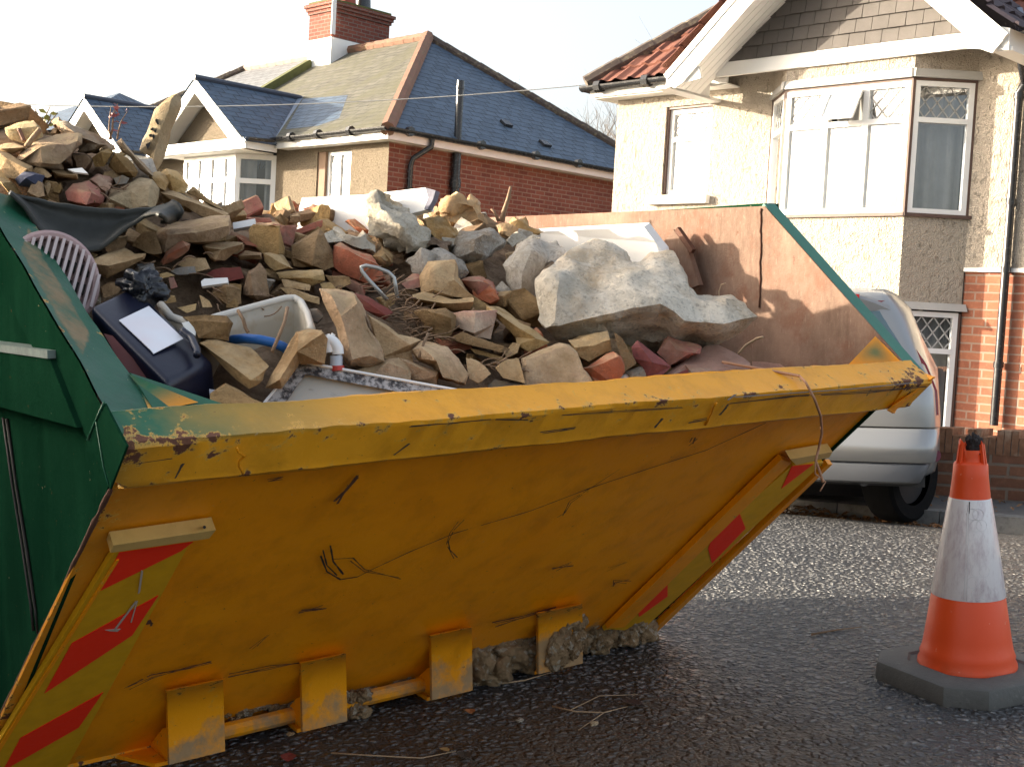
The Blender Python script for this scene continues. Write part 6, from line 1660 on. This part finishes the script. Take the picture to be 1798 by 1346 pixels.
chunk(1, '1110,640 1160,580 1232,590 1302,690 1282,745 1200,738', '1180,620,3', 'tan', .14, .4, .1, .6, label='tan stone right of the upright slab foot')
chunk(1, '1285,742 1345,688 1482,812 1590,892 1400,805', '1350,715,2', 'tan', .12, .5, .1, .5, label='sloping tan stone on the skyline beside the left bay window')
chunk(1, '1072,1062 1085,1020 1140,960,-3 1400,915,-4 1602,898,-4 1628,960 1612,1045 1500,1085,1 1400,1105,1 1320,1100,1 1130,1170,1', '1140,1012,4 1350,975,3 1600,935,2|1160,1040,5 1330,1020,5 1600,970,3', 'tan', .18, .4, .15, .4, label='long moulded tan block below the rolled end of the rubber sheet', pull=.08)
chunk(1, '920,1110 1000,1020 1080,1005 1100,1060 1130,1170 1010,1165', '', 'brown', .14, .4, 0, .6, label='dark shaded stone at the left end of the moulded block')
chunk(1, '1098,1232 1150,1150 1270,1085 1328,1100 1312,1142 1222,1202 1130,1265', '1160,1170,3 1300,1110,3', 'red', .1, .4, .1, .6, label='red brick shard in front of the moulded block', name='brick', cat='brick', pull=.07)
chunk(1, '1400,1110 1430,1090,-1 1702,1080,-1 1692,1142 1560,1212 1490,1222 1420,1172', '1420,1120,3 1540,1140,5 1690,1100,3|1540,1140,5 1500,1210,5', 'tan', .14, .4, .15, .5, label='tan half block right of the red brick shard', pull=.06)
chunk(1, '608,1232 740,1180 870,1128,-2 942,1170 1022,1160 1012,1212 870,1285,1 740,1335,1 682,1292', '640,1240,3 760,1255,5 1000,1185,2', 'tan', .16, .4, .15, .5, label='ridged tan block left of the red brick shard', pull=.07)
chunk(1, '878,1312 950,1240 1062,1240 1078,1282 960,1345', '960,1260,3', 'grey', .12, .4, 0, .5, label='grey stone in front of the ridged tan block')
chunk(1, '200,742 240,660 282,680 322,772 260,780', '', 'tan', .1, .3, 0, .6, label='pointed tan stone above the left end of the rubber sheet')
chunk(1, '300,702 340,660 372,682 332,775', '', 'tan', .08, .3, 0, .6, label='narrow tan stone right of the pointed one')
chunk(1, '355,690 430,665 442,720 420,760 350,745', '', 'brown', .1, .3, 0, .6, label='small brown cube of stone left of the rough red stone')
chunk(1, '218,592 270,560 372,632 330,645', '', 'tan', .08, .5, 0, .5, label='flat tan chip above the blue rag')
chunk(1, '345,585 550,602 555,662 380,648', '360,600,2 545,620,2', 'brown', .12, .5, 0, .6, label='brown block under the white shard')
chunk(1, '490,470 600,480 640,520 600,600 510,580', '', 'brown', .14, .4, 0, .9, label='dark lump beneath the long tan slab')
chunk(1, '780,640 850,620 905,640 890,690 800,700', '', 'grey', .1, .4, 0, .6, label='grey-tan stone behind the big pale block')
chunk(1, '1060,640 1100,625 1170,680 1150,735 1085,715', '', 'tan', .12, .4, 0, .9, label='yellowish crumbly stone right of the big pale block')
chunk(1, '700,1100 790,1060 900,1030 880,1110 760,1180', '', 'tan', .12, .4, .1, .5, label='tan stone tucked under the lower edge of the rubber sheet')
chunk(1, '580,1180 650,1160 690,1175 640,1215 600,1215', '', 'tan', .08, .4, 0, .5, label='tan chip beside the plastic grille')
ws = sheet(1, '470,582 570,572 612,612 520,602', whb, .006, .6, 0, heap_hit(136, 302) - .12, 'plaster_shard', 'small white shard lying above the rough red stone', 'shard')
chunk(1, '108,652 170,612 282,640 262,692 130,695', '180,640,3', plain('blue_cloth', (.045, .05, .085), .9, .4, 12, .4), .08, .4, 0, 1.0, name='rag', label='dark blue rag crumpled beside the green rail', cat='rag')
# --- crop 4: near left
chunk(4, '1232,640 1285,622,-2 1560,668,-3 1695,780 1642,882 1550,935 1400,805 1322,722', '1260,655,2 1420,770,4 1560,880,4', 'tan', .12, .7, .2, .6, label='flat tan stone slab right of the black plastic box', name='stone_slab', cat='stone slab', d=2.55)
chunk(4, '1130,482 1410,478 1455,520 1430,642 1235,612 1212,545', '1140,510,3 1425,512,3', 'brown', .12, .3, .15, .3, label='square-cut brown kerb piece lying on the rim of the tub', d=2.60)
chunk(4, '628,302 682,268 790,262 740,340 640,370', '', 'brown', .12, .4, 0, .6, label='brown stone behind the top of the black box')
chunk(4, '980,340 1092,348 1108,392 1042,405 985,390', '', 'tan', .1, .4, 0, .5, label='small tan brick end right of the black bag')
chunk(4, '1090,422 1232,388 1222,442 1160,465', '', 'tan', .1, .5, 0, .5, label='tan chip between the black box and tub')
chunk(4, '1308,342 1390,265 1502,310 1505,402 1420,415', '1395,285,3', 'brown', .12, .3, 0, .6, label='brown boulder-like stone above the tub rim')
chunk(4, '1240,345 1300,385 1320,420 1260,425', '', 'tan', .08, .4, 0, .5, label='tan chip left of the boulder-like stone')
chunk(4, '1270,222 1380,170 1502,160 1522,242 1420,262', '', M['dred'], .12, .5, 0, .4, label='purple-red tile under the thin white strip', name='roof_tile', cat='tile')
sheet(4, '1250,262 1270,245 1415,238 1417,270 1255,292', whb, .01, .5, 0, heap_hit(376, 495) - .11, 'plaster_strip', 'thin white strip lying on the purple-red tile', 'strip')
chunk(4, '1040,192 1212,165 1222,212 1100,222', '', 'grey', .08, .5, 0, .5, label='greenish flat stone left of the purple-red tile')
chunk(4, '1110,158 1162,108 1272,120 1302,182 1222,202', '', 'tan', .1, .4, 0, .8, label='tan rounded stone behind the greenish flat stone')
chunk(4, '1040,232 1082,222 1112,302 1060,312', '', 'red', .06, .3, 0, .8, label='little orange brick scrap above the black box', name='brick', cat='brick')
chunk(4, '745,232 832,180 962,160 942,202 882,238', '', 'brown', .1, .5, 0, .5, label='flat brown stone below the ridged tan block')
chunk(4, '920,230 1040,195 1100,225 1040,240 940,260', '', 'tan', .1, .5, 0, .5, label='tan stone behind the black bag')
chunk(4, '1310,960 1400,900 1550,960 1640,1010 1600,1060 1320,1070', '', 'brown', .14, .7, .1, .5, label='brown stone in the shadow between the black box and tray', pull=.16)
# ------------------------------------------------------------------ other waste in the skip
# black rubber sheet, sagging, its right end rolled over
rubm = NM('black_rubber'); _v = rubm.obj()
_c = rubm.mix(rubm.ramp(rubm.noise(_v, 7, 6, .65), (.35, 0), (.75, 1)), (.018, .019, .017), (.055, .055, .045))
rubm.set(col=_c, rough=.6, spec=.35, normal=rubm.bump(rubm.noise(_v, 40, 5), .2, .01)); rubm = rubm.m
top = P2(1, '60,735 110,752 300,790 500,830 700,850 900,855 1050,845 1150,812 1210,803 1255,825 1282,880 1262,928 1200,945 1120,935')
bot = P2(1, '60,760 160,850 260,1010 400,1110 560,1165 690,1150 820,1062 900,992 1000,925 1080,905 1100,910 1130,925 1140,935 1110,932')
d0 = heap_hit(150, 400) - .16
vs = []; fs = []; nn_ = len(top); rows_ = 9; dep = [0, 0, 0, 0, 0, 0, .02, .03, .05, .09, .12, .10, .04, .0]
tt_ = []
for i in range(nn_ - 1):
    for k in range(5):
        a = k / 5; tt_.append([tuple(x * (1 - a) + y * a for x, y in zip(top[i][:2] + (dep[i],), top[i + 1][:2] + (dep[i + 1],))), tuple(x * (1 - a) + y * a for x, y in zip(bot[i][:2] + (dep[i],), bot[i + 1][:2] + (dep[i + 1],)))])
for (t_, q_) in tt_:
    for r_ in range(rows_ + 1):
        a = r_ / rows_; x = t_[0] * (1 - a) + q_[0] * a; y = t_[1] * (1 - a) + q_[1] * a
        d_ = d0 + (x - 150) * .0007 - t_[2] * .6 + .10 * (1 - a) + .05 * math.sin(a * 3.1) - .0
        vs.append(at(x, y, d_) + V((0, 0, .004 * noise.noise(V((x * .03, y * .03, 0))))))
m = rows_ + 1
for i in range(len(tt_) - 1):
    for j in range(rows_): q = i * m + j; fs.append((q, q + m, q + m + 1, q + 1))
o = tag(mesh_obj('rubber_sheet', vs, fs, rubm, smooth=0), 'black rubber sheet sagging across the left mound with its end rolled over', 'rubber sheet')
md_ = o.modifiers.new('solid', 'SOLIDIFY'); md_.thickness = .008
# round mauve plastic grille
gm = plain('mauve_plastic', (.40, .27, .26), .6, .15, 6, .1, dirt=(.50, .40, .36))
gc = heap_hit(120, 500) - .16
G0 = at(92, 490, gc)
gx = (at(150, 488, gc - .0) - G0); gx = (gx + ray(92, 490).normalized() * .05).normalized()
gn = (-ray(92, 490).normalized() + V((.25, 0, .25))).normalized(); gx = (gx - gn * gx.dot(gn)).normalized(); gy = gn.cross(gx)
gr = thing('plastic_grille', 'round mauve plastic grille with slanting slats beside the green rail', 'grille', G0)
RR = 80 * gc / F
b = MB()
ring = [G0 + (gx * math.cos(a) * .92 + gy * math.sin(a)) * RR for a in [i * math.pi / 24 for i in range(49)]]
b.tube(ring, .010, 8, cap=False)
for s_ in range(48): b.hexa([ring[s_] - gn * .05, ring[s_ + 1] - gn * .05, ring[s_ + 1], ring[s_], *(G0 + (p - G0) * .93 - gn * .05 for p in (ring[s_], ring[s_ + 1])), *(G0 + (p - G0) * .93 for p in (ring[s_ + 1], ring[s_]))])
b.build('rim', gm, gr, smooth=40)
b = MB(); hb = MB(); sdir = (gx * .38 + gy * .92).normalized(); sper = gn.cross(sdir)
for i in range(-6, 7):
    c = G0 + sper * i * RR / 6.6; hl = math.sqrt(max(0, 1 - (i / 6.6) ** 2)) * RR * .93
    if hl > .01: b.beam(c - sdir * hl, c + sdir * hl, .006, .03, gn)
b.build('slat', plain('pale_mauve_plastic', (.56, .46, .45), .6, .1), gr)
b = MB()
for k, o_ in enumerate((-.45, .0, .42)):
    for i in range(-6, 6):
        c = G0 + sper * (i + .5) * RR / 6.6 + sdir * (RR * o_) - gn * .008
        if (c - G0).length < RR * .82 and k: hb.beam(c - sdir * RR * .12 + gn * .002, c + sdir * RR * .12 + gn * .002, RR / 7.6, .004, gn)
hb.build('slot', M['black'], gr)
b = MB(); b.face([G0 + (p - G0) * .93 - gn * .013 for p in ring[:-1]]); b.build('backing', gm, gr)
# black plastic box with a blank white label
def c4(x, y): return (x * .2823, 420 + y * .2823)
db = heap_hit(*c4(1000, 700)) - .26
bxm = plain('navy_black_plastic', (.010, .012, .028), .33, .2, 5, .05, 60, spec=.45)
e = lambda x, y, dd: at(*c4(x, y), db + dd)
T = [e(553, 412, .10), e(832, 280, .24), e(1332, 765, .10), e(1042, 893, -.05)]
dn = (e(1060, 1075, -.02) - e(1042, 893, -.05)); 
dn2 = dn.normalized() * .30
bx = thing('plastic_box', 'black plastic box with a blank white label jammed behind the green rail', 'box', T[3] + dn2)
bm = bmesh.new(); tv = [bm.verts.new(p) for p in T]; bv_ = [bm.verts.new(p + dn2) for p in T]
bm.faces.new(tv); bm.faces.new(bv_[::-1])
for i in range(4): bm.faces.new((tv[i], bv_[i], bv_[(i + 1) % 4], tv[(i + 1) % 4]))
bmesh.ops.recalc_face_normals(bm, faces=bm.faces[:])
bmesh.ops.bevel(bm, geom=bm.edges[:], offset=.014, segments=4, affect='EDGES', profile=.5)
vs = [v.co.copy() for v in bm.verts]; bm.verts.index_update(); fs = [[v.index for v in f.verts] for f in bm.faces]; bm.free()
mesh_obj('case', vs, fs, bxm, bx, smooth=50)
TN = (T[1] - T[0]).cross(T[3] - T[0]).normalized()
if TN.dot(ray(200, 600)) > 0: TN = -TN
lab = [on_plane(*c4(x, y), T[0] + TN * .001, TN) for x, y in ((740, 506), (925, 418), (1140, 620), (955, 714), (935, 690))]
b = MB(); b.prism(lab, TN * .0015); lm = NM('blank_label'); lm.set(col=lm.mix(lm.ramp(lm.noise(lm.obj(), 9, 2), (.45, 0), (.7, .6)), (.74, .75, .80), (.74, .64, .66)), rough=.5); b.build('label', lm.m, bx)
b = MB(); ps = [on_plane(*c4(x, y), T[0] + TN * .012, TN) for x, y in ((1130, 565), (1190, 610), (1225, 690), (1225, 720))]; b.tube(subdiv(ps, 4), .008, 8); b.build('handle', bxm, bx, smooth=0)
sheet(4, '645,585 700,600 940,862 935,902 860,885 760,790', plain('maroon_panel', (.11, .022, .018), .6, .3, 9), .02, .6, .2, db + .02, 'maroon_panel', 'dark maroon panel wedged under the black box', 'panel')
sheet(4, '1300,930 1400,945 1420,985 1310,1000', plain('pale_rag', (.42, .42, .45), .8, .2), .02, .6, .2, db + .05, 'pale_scrap', 'pale grey scrap at the lower corner of the black box', 'scrap')
sheet(4, '1130,520 1190,505 1220,545 1212,640 1180,600', whb, .02, .2, .2, db + .16, 'white_plastic_scrap', 'white plastic corner between the black box and brown kerb piece', 'scrap')
# crumpled black bag
bgm = plain('black_polythene', (.010, .011, .016), .28, .3, 12, .5, 30)
v_, f_ = clod_mesh(at(*c4(890, 305), db + .22), (.042, .045, .034), 21.3)
tag(mesh_obj('bin_bag', v_, f_, bgm, smooth=0), 'crumpled black polythene bag at the top edge of the black box', 'bag')
# cream plastic tub lying among the stones
tm = plain('cream_plastic', (.42, .37, .29), .4, .08, 6, .05, dirt=(.35, .27, .17))
dt = 2.63
tub = thing('plastic_tub', 'cream plastic tub half buried behind the black box', 'tub', at(440, 620, dt))
rim_ = [(282, 534, .12), (300, 556, .04), (344, 571, -.02), (380, 556, .10), (440, 540, .17), (500, 524, .22), (517, 523, .23), (528, 530, .22), (540, 552, .14), (548, 580, .06)]
R3 = [at(x, y, dt + z) for x, y, z in rim_]
b = MB(); b.tube(subdiv(R3, 4), .0085, 8); b.build('rim', plain('cream_rim', (.60, .56, .49), .4, .08), tub, smooth=0)
vs = []; fs = []
cb_ = at(440, 650, dt + .12)
for i, p in enumerate(R3):
    for k in range(6):
        a = k / 5; q = p.lerp(cb_ + (p - cb_) * .82 - V((0, 0, .0)), a * .35) - SN * .20 * a; vs.append(q)
for i in range(len(R3) - 1):
    for k in range(5): q = i * 6 + k; fs.append((q, q + 6, q + 7, q + 1))
fs.append(tuple(i * 6 + 5 for i in range(len(R3))))
o = mesh_obj('shell', vs, fs, tm, tub, smooth=40); md_ = o.modifiers.new('solid', 'SOLIDIFY'); md_.thickness = .005
# blue hose
hm = plain('blue_plastic', (.015, .12, .40), .35, .15, 9, .05)
dh = 2.70
b = MB(); pts = [at(x, y, dh + z) for x, y, z in ((386, 622, .10), (394, 604, .04), (410, 596, .0), (430, 594, -.02), (455, 596, -.03), (478, 601, -.03), (498, 609, -.02), (512, 622, .02), (520, 640, .08))]
b.tube(subdiv(pts, 4), .0105, 12); tag(b.build('hose', hm, smooth=0), 'bright blue hose curving out from under the tub', 'hose')
# grey speckled tray leaning on the rim
sp = NM('speckled_grey_edge'); _v = sp.obj()
_c = sp.mix(sp.ramp(sp.noise(_v, 70, 6, .7), (.42, 0), (.58, 1)), (.035, .03, .032), (.42, .40, .39))
sp.set(col=_c, rough=.6); sp = sp.m
def c5(x, y): return (380 + x * .2892, 480 + y * .2892)
dtr = (S(0, .20, 0) - O0).dot(SLL) / ray(600, 660).dot(SLL)
def tr(x, y, off=0.0):
    px, py = c5(x, y); return at(px, py, dtr + ((690 - py) * .55 + (px - 600) * .20) * dtr / F + off)
tray = thing('shallow_tray', 'shallow tray with speckled grey edges and pale panel leaning on the rim', 'tray', tr(600, 800))
b = MB(); b.prism([tr(495, 535), tr(1700, 752), tr(1700, 800), tr(1345, 762), tr(540, 612)], tr(495, 535, .02) - tr(495, 535)); b.prism([tr(495, 535, -.001), tr(540, 612, -.001), tr(360, 860, -.001), tr(225, 865, -.001)], tr(495, 535, .02) - tr(495, 535))
b.build('edge', sp, tray)
pnl = NM('dirty_pale_panel'); _v = pnl.obj()
_c = pnl.mix(pnl.ramp(pnl.noise(pnl.map(_v, (1, 1, 3)), 12, 6, .7), (.55, 0), (.68, .8)), (.48, .46, .41), (.12, .10, .085)); pnl.set(col=_c, rough=.6); pnl = pnl.m
b = MB(); b.prism([tr(540, 612, .02), tr(1345, 762, .02), tr(1345, 900, .02), tr(340, 900, .02)], tr(495, 535, .03) - tr(495, 535, .02)); b.build('pale_panel', pnl, tray)
b = MB(); b.tube([tr(225, 865, -.003), tr(495, 533, -.003), tr(1700, 750, -.003)], .0035, 6); b.build('white_edging', M['upvc'], tray)
# white bent pipe fitting
dp = 2.62
pf = thing('pipe_fitting', 'white bent plastic pipe fitting with a clear collar standing behind the tray', 'pipe fitting', at(593, 645, dp))
q5 = lambda x, y, z=0: at(*c5(x, y), dp + z)
b = MB(); b.tube(subdiv([q5(682, 480), q5(676, 430), q5(690, 402), q5(718, 425), q5(735, 455), q5(738, 490)], 4), .0125, 14); b.build('elbow', M['upvc'], pf, smooth=40)
b = MB(); b.tube([q5(672, 370), q5(680, 392)], .0045, 8); b.tube([q5(712, 366), q5(696, 394)], .0045, 8); b.tube([q5(725, 470), q5(745, 490), q5(752, 500)], .0045, 8); b.build('spout', M['upvc'], pf, smooth=40)
b = MB(); b.tube([q5(727, 500), q5(727, 560)], .0135, 14); b.build('collar', plain('bluish_clear_plastic', (.45, .50, .58), .15, .2), pf, smooth=40)
b = MB(); b.tube([q5(735, 560), q5(737, 590)], .014, 14); b.build('red_ring', plain('red_plastic', (.45, .04, .03), .4), pf, smooth=40)
# wire loop, copper wire, stalks
wm = plain('galvanised_wire', (.42, .42, .40), .4, .2, 20, 0, metal=.5)
dw = heap_hit(665, 520) - .10
c2 = lambda x, y, z=0: at(400 + x * .2823, 300 + y * .2823, dw + z)
b = MB(); b.tube(subdiv([c2(990, 800, .03), c2(940, 745), c2(880, 680), c2(835, 625), c2(830, 598), c2(860, 588), c2(930, 602), c2(1000, 630), c2(1035, 665), c2(1045, 720), c2(1058, 805, .03)], 3), .0048, 7)
tag(b.build('wire_loop', wm, smooth=0), 'pale bent wire loop sticking up from the middle of the heap', 'wire')
cu = plain('copper_wire', (.40, .20, .11), .45, .25, 40, .1)
b = MB()
pts = [S(1.24, .12, .055)] + [on_plane(X, Y, S(0, -.012 + k_, 0), SLL) for X, Y, k_ in ((1404, 660, .03), (1415, 672, .0), (1430, 700, -.004), (1441, 730, .03), (1443, 760, .08), (1437, 790, .10), (1432, 808, .10), (1440, 830, .10), (1445, 846, .10))]
b.tube(subdiv(pts, 4), .0035, 6)
b.tube(subdiv([pts[-3], pts[-2] - SW * .02, pts[-1] + SW * .01, on_plane(1440, 862, S(0, .09, 0), SLL)], 3), .002, 5)
tag(b.build('copper_wire', cu, smooth=0), 'thin copper wire trailing over the rim at the right', 'wire')
def stalk(label, pts, r, mat=None, name='dry_stalk', cat_='twig'):
    b = MB(); b.tube(subdiv(pts, 3), r, 5); return tag(b.build(name, mat or M['twig'], smooth=0), label, cat_)
dq = min(heap_hit(880, 385) - .04, (S(1.45, 0, 0) - O0).dot(SW) / ray(880, 385).dot(SW))
tw = [at(880, 393, dq), at(884, 375, dq), at(892, 350, dq), at(897, 328, dq)]
twig('upright_twig', 'upright forked twig on the skyline in front of the red brick wall', tw, .011, M['twig'], 'twig', [[at(876, 390, dq), at(868, 372, dq), at(862, 367, dq)], [tw[2], at(898, 345, dq)]])
stalk('thin pale stalk arching in the shadow beside the rusty far side', [onW(1296, 622, 1.56), onW(1310, 606, 1.57), onW(1330, 594, 1.58), onW(1340, 592, 1.58)], .004, M['twig_pale'])
stalk('thin stalk leaning on the inside of the yellow corner gusset', [onW(1510, 650, 1.66), onW(1522, 643, 1.68), onW(1534, 636, 1.70)], .003, M['twig_pale'])
stalk('hair-thin pale stalk sticking up behind the slab tip', [onW(1263, 528, 1.45), onW(1262, 512, 1.45), onW(1266, 500, 1.45), onW(1274, 497, 1.45)], .0016, M['twig_pale'])
stalk('long dark stem hanging over the tub rim and blue hose', [at(505, 540, dt), at(500, 565, dt - .04), at(490, 590, dt - .06), at(478, 618, dt - .07)], .004)
stalk('short dark stem curling over the left part of the tub rim', [at(418, 545, dt), at(427, 560, dt - .02), at(431, 575, dt - .02), at(436, 584, dt - .02)], .004)
stalk('dry stem lying along the front of the battens', [at(735, 628, dtr + .1), at(745, 600, dtr + .12), at(752, 585, dtr + .14)], .003)
stalk('rusty bent nail-like rod on the top left block', [at(33, 226, heap_hit(40, 240) - .08), at(38, 237, heap_hit(40, 240) - .08), at(43, 248, heap_hit(40, 240) - .08)], .005, M['ridge'], 'rusty_rod', 'rod')
stalk('pale split lath leaning across the left mound', [at(46, 258, heap_hit(60, 250) - .1), at(58, 242, heap_hit(60, 250) - .1), at(71, 227, heap_hit(60, 250) - .1)], .007, M['tan'], 'lath', 'lath')
# tangles of dry roots
b = MB()
for (X, Y, n_, sp_) in ((720, 560, 46, 40), (755, 585, 34, 32), (690, 530, 18, 30), (860, 650, 22, 26), (640, 500, 12, 26), (480, 530, 16, 30), (360, 520, 10, 40), (300, 470, 8, 40), (180, 330, 8, 20)):
    for i in range(n_):
        x, y = X + rnd.gauss(0, sp_), Y + rnd.gauss(0, sp_ * .45); y = min(y, 640); d_ = heap_hit(x, y) - rnd.uniform(.03, .10); a = rnd.uniform(-.7, .9); L = rnd.uniform(12, 46); c_ = rnd.uniform(-10, 10)
        b.tube([at(x + L * t * math.cos(a) - c_ * math.sin(a) * t * (1 - t) * 3, y + L * t * math.sin(a) + c_ * t * (1 - t) * 3, d_) for t in (0, .25, .5, .75, 1)], rnd.uniform(.0008, .0022), 4)
tag(b.build('dry_roots', M['twig'], smooth=0), 'tangled dry roots lying among the rubble', 'roots', None, 'stuff')
# red-leaved plant tips and sparse twigs above the left mound
dpl = 6.5
def sprig(label, X, Y, h, n_, colm, d_, seed):
    rr = random.Random(seed); t = thing('shrub', label, 'shrub', at(X, Y + 20, d_)); b = MB(); lb = MB()
    for k in range(n_):
        x0 = X + rr.uniform(-12, 12); tip = (X + rr.uniform(-26, 30), Y - h * rr.uniform(.5, 1))
        pts = [at(x0 * (1 - a) + tip[0] * a + 3 * math.sin(a * 5 + k), (Y + 20) * (1 - a) + tip[1] * a, d_) for a in (0, .3, .6, 1)]
        b.tube(pts, [.005, .004, .003, .0015], 4)
        for j in range(3):
            P = pts[1].lerp(pts[3], rr.random()); leaf(lb, P + V((rr.uniform(-.03, .03), 0, rr.uniform(-.02, .02))), rr.uniform(.012, .028), V((0, -1, .3)))
    b.build('stem', M['twig'], t, smooth=0); lb.build('foliage', colm, t)
redl = plain('red_leaf_live', (.24, .055, .05), .6, .3, 30, 0)
sprig('reddish leafy sprig in front of the smaller blue gable roof', 198, 225, 46, 4, redl, 6.5, 3)
sprig('yellow-green leafy sprig behind the top left block', 76, 215, 30, 5, plain('yellow_leaf', (.30, .25, .04), .6, .3, 30, 0), 5.2, 8)

# ------------------------------------------------------------------ small loose fragments on the heap
def frag(mat, sz, seed):
    rr = random.Random(seed); bm = bmesh.new()
    bmesh.ops.create_cube(bm, size=1)
    for v in bm.verts: v.co = V((v.co.x * sz[0], v.co.y * sz[1], v.co.z * sz[2])) + V((rr.uniform(-1, 1) * sz[0], rr.uniform(-1, 1) * sz[1], rr.uniform(-1, 1) * sz[2])) * .22
    bmesh.ops.bevel(bm, geom=bm.edges[:], offset=min(sz) * .09, segments=1, affect='EDGES')
    bmesh.ops.triangulate(bm, faces=bm.faces[:])
    bmesh.ops.subdivide_edges(bm, edges=bm.edges[:], cuts=2, use_grid_fill=False)
    bm.normal_update()
    for v in bm.verts: v.co += v.normal * (noise.noise(v.co * 26 + V((seed, 0, 0))) * .006 + noise.noise(v.co * 70 + V((seed, 4, 0))) * .002)
    me = bpy.data.meshes.new('fragment'); bm.to_mesh(me); bm.free(); me.materials.append(M[mat]); me.shade_smooth(); me.set_sharp_from_angle(angle=R(35))
    return me
FR = {'tan': ('stone_fragment', 'small tan stone fragment lying loose among the larger rubble', 'loose tan fragments on the heap'),
      'brown': ('stone_fragment', 'small dark brown stone fragment lying loose among the larger rubble', 'loose brown fragments on the heap'),
      'red': ('brick_fragment', 'small red brick fragment lying loose among the larger rubble', 'loose red brick fragments on the heap'),
      'conc': ('concrete_fragment', 'small pale concrete fragment lying loose among the larger rubble', 'loose concrete fragments on the heap')}
pool = {k: [frag(k, (rnd.uniform(.07, .15), rnd.uniform(.05, .10), rnd.uniform(.025, .07)), i * 13 + len(k)) for i in range(7)] for k in FR}
cnt = {k: 0 for k in FR}
for i in range(225):
    for tr_ in range(30):
        w, l = rnd.uniform(.08, 1.66), .14 + 1.55 * rnd.random() ** 1.3
        P = S(w, l, heap(w, l) - .012)
        c_ = RC @ (P - O0); X, Y = 899 + F * c_.x / c_.z, 673 + F * c_.y / c_.z
        if Y > 655: continue
        if 150 < X < 395 and 480 < Y < 740 or 285 < X < 560 and 520 < Y < 650 or 440 < X < 870 and 640 < Y or 935 < X < 1345 and 410 < Y < 610: continue
        if -20 < X < 1560 and 180 < Y < 740: break
    k = rnd.choices(['tan', 'brown', 'red', 'conc'], [6, 3, 1.6, 1.2 + (3 if X > 600 and Y < 470 else 0)])[0]
    o = bpy.data.objects.new(FR[k][0], rnd.choice(pool[k])); COL.objects.link(o); cnt[k] += 1
    s_ = rnd.uniform(.3, .85)
    o.scale = (s_, s_, s_); o.location = P; o.rotation_euler = (rnd.uniform(-.6, .6), rnd.uniform(-.6, .6), rnd.uniform(0, 6.28))
    tag(o, FR[k][1], 'rubble', FR[k][2])

# ------------------------------------------------------------------ tidy the names of properties used while building
for o in bpy.data.objects:
    if '_org' in o: del o['_org']
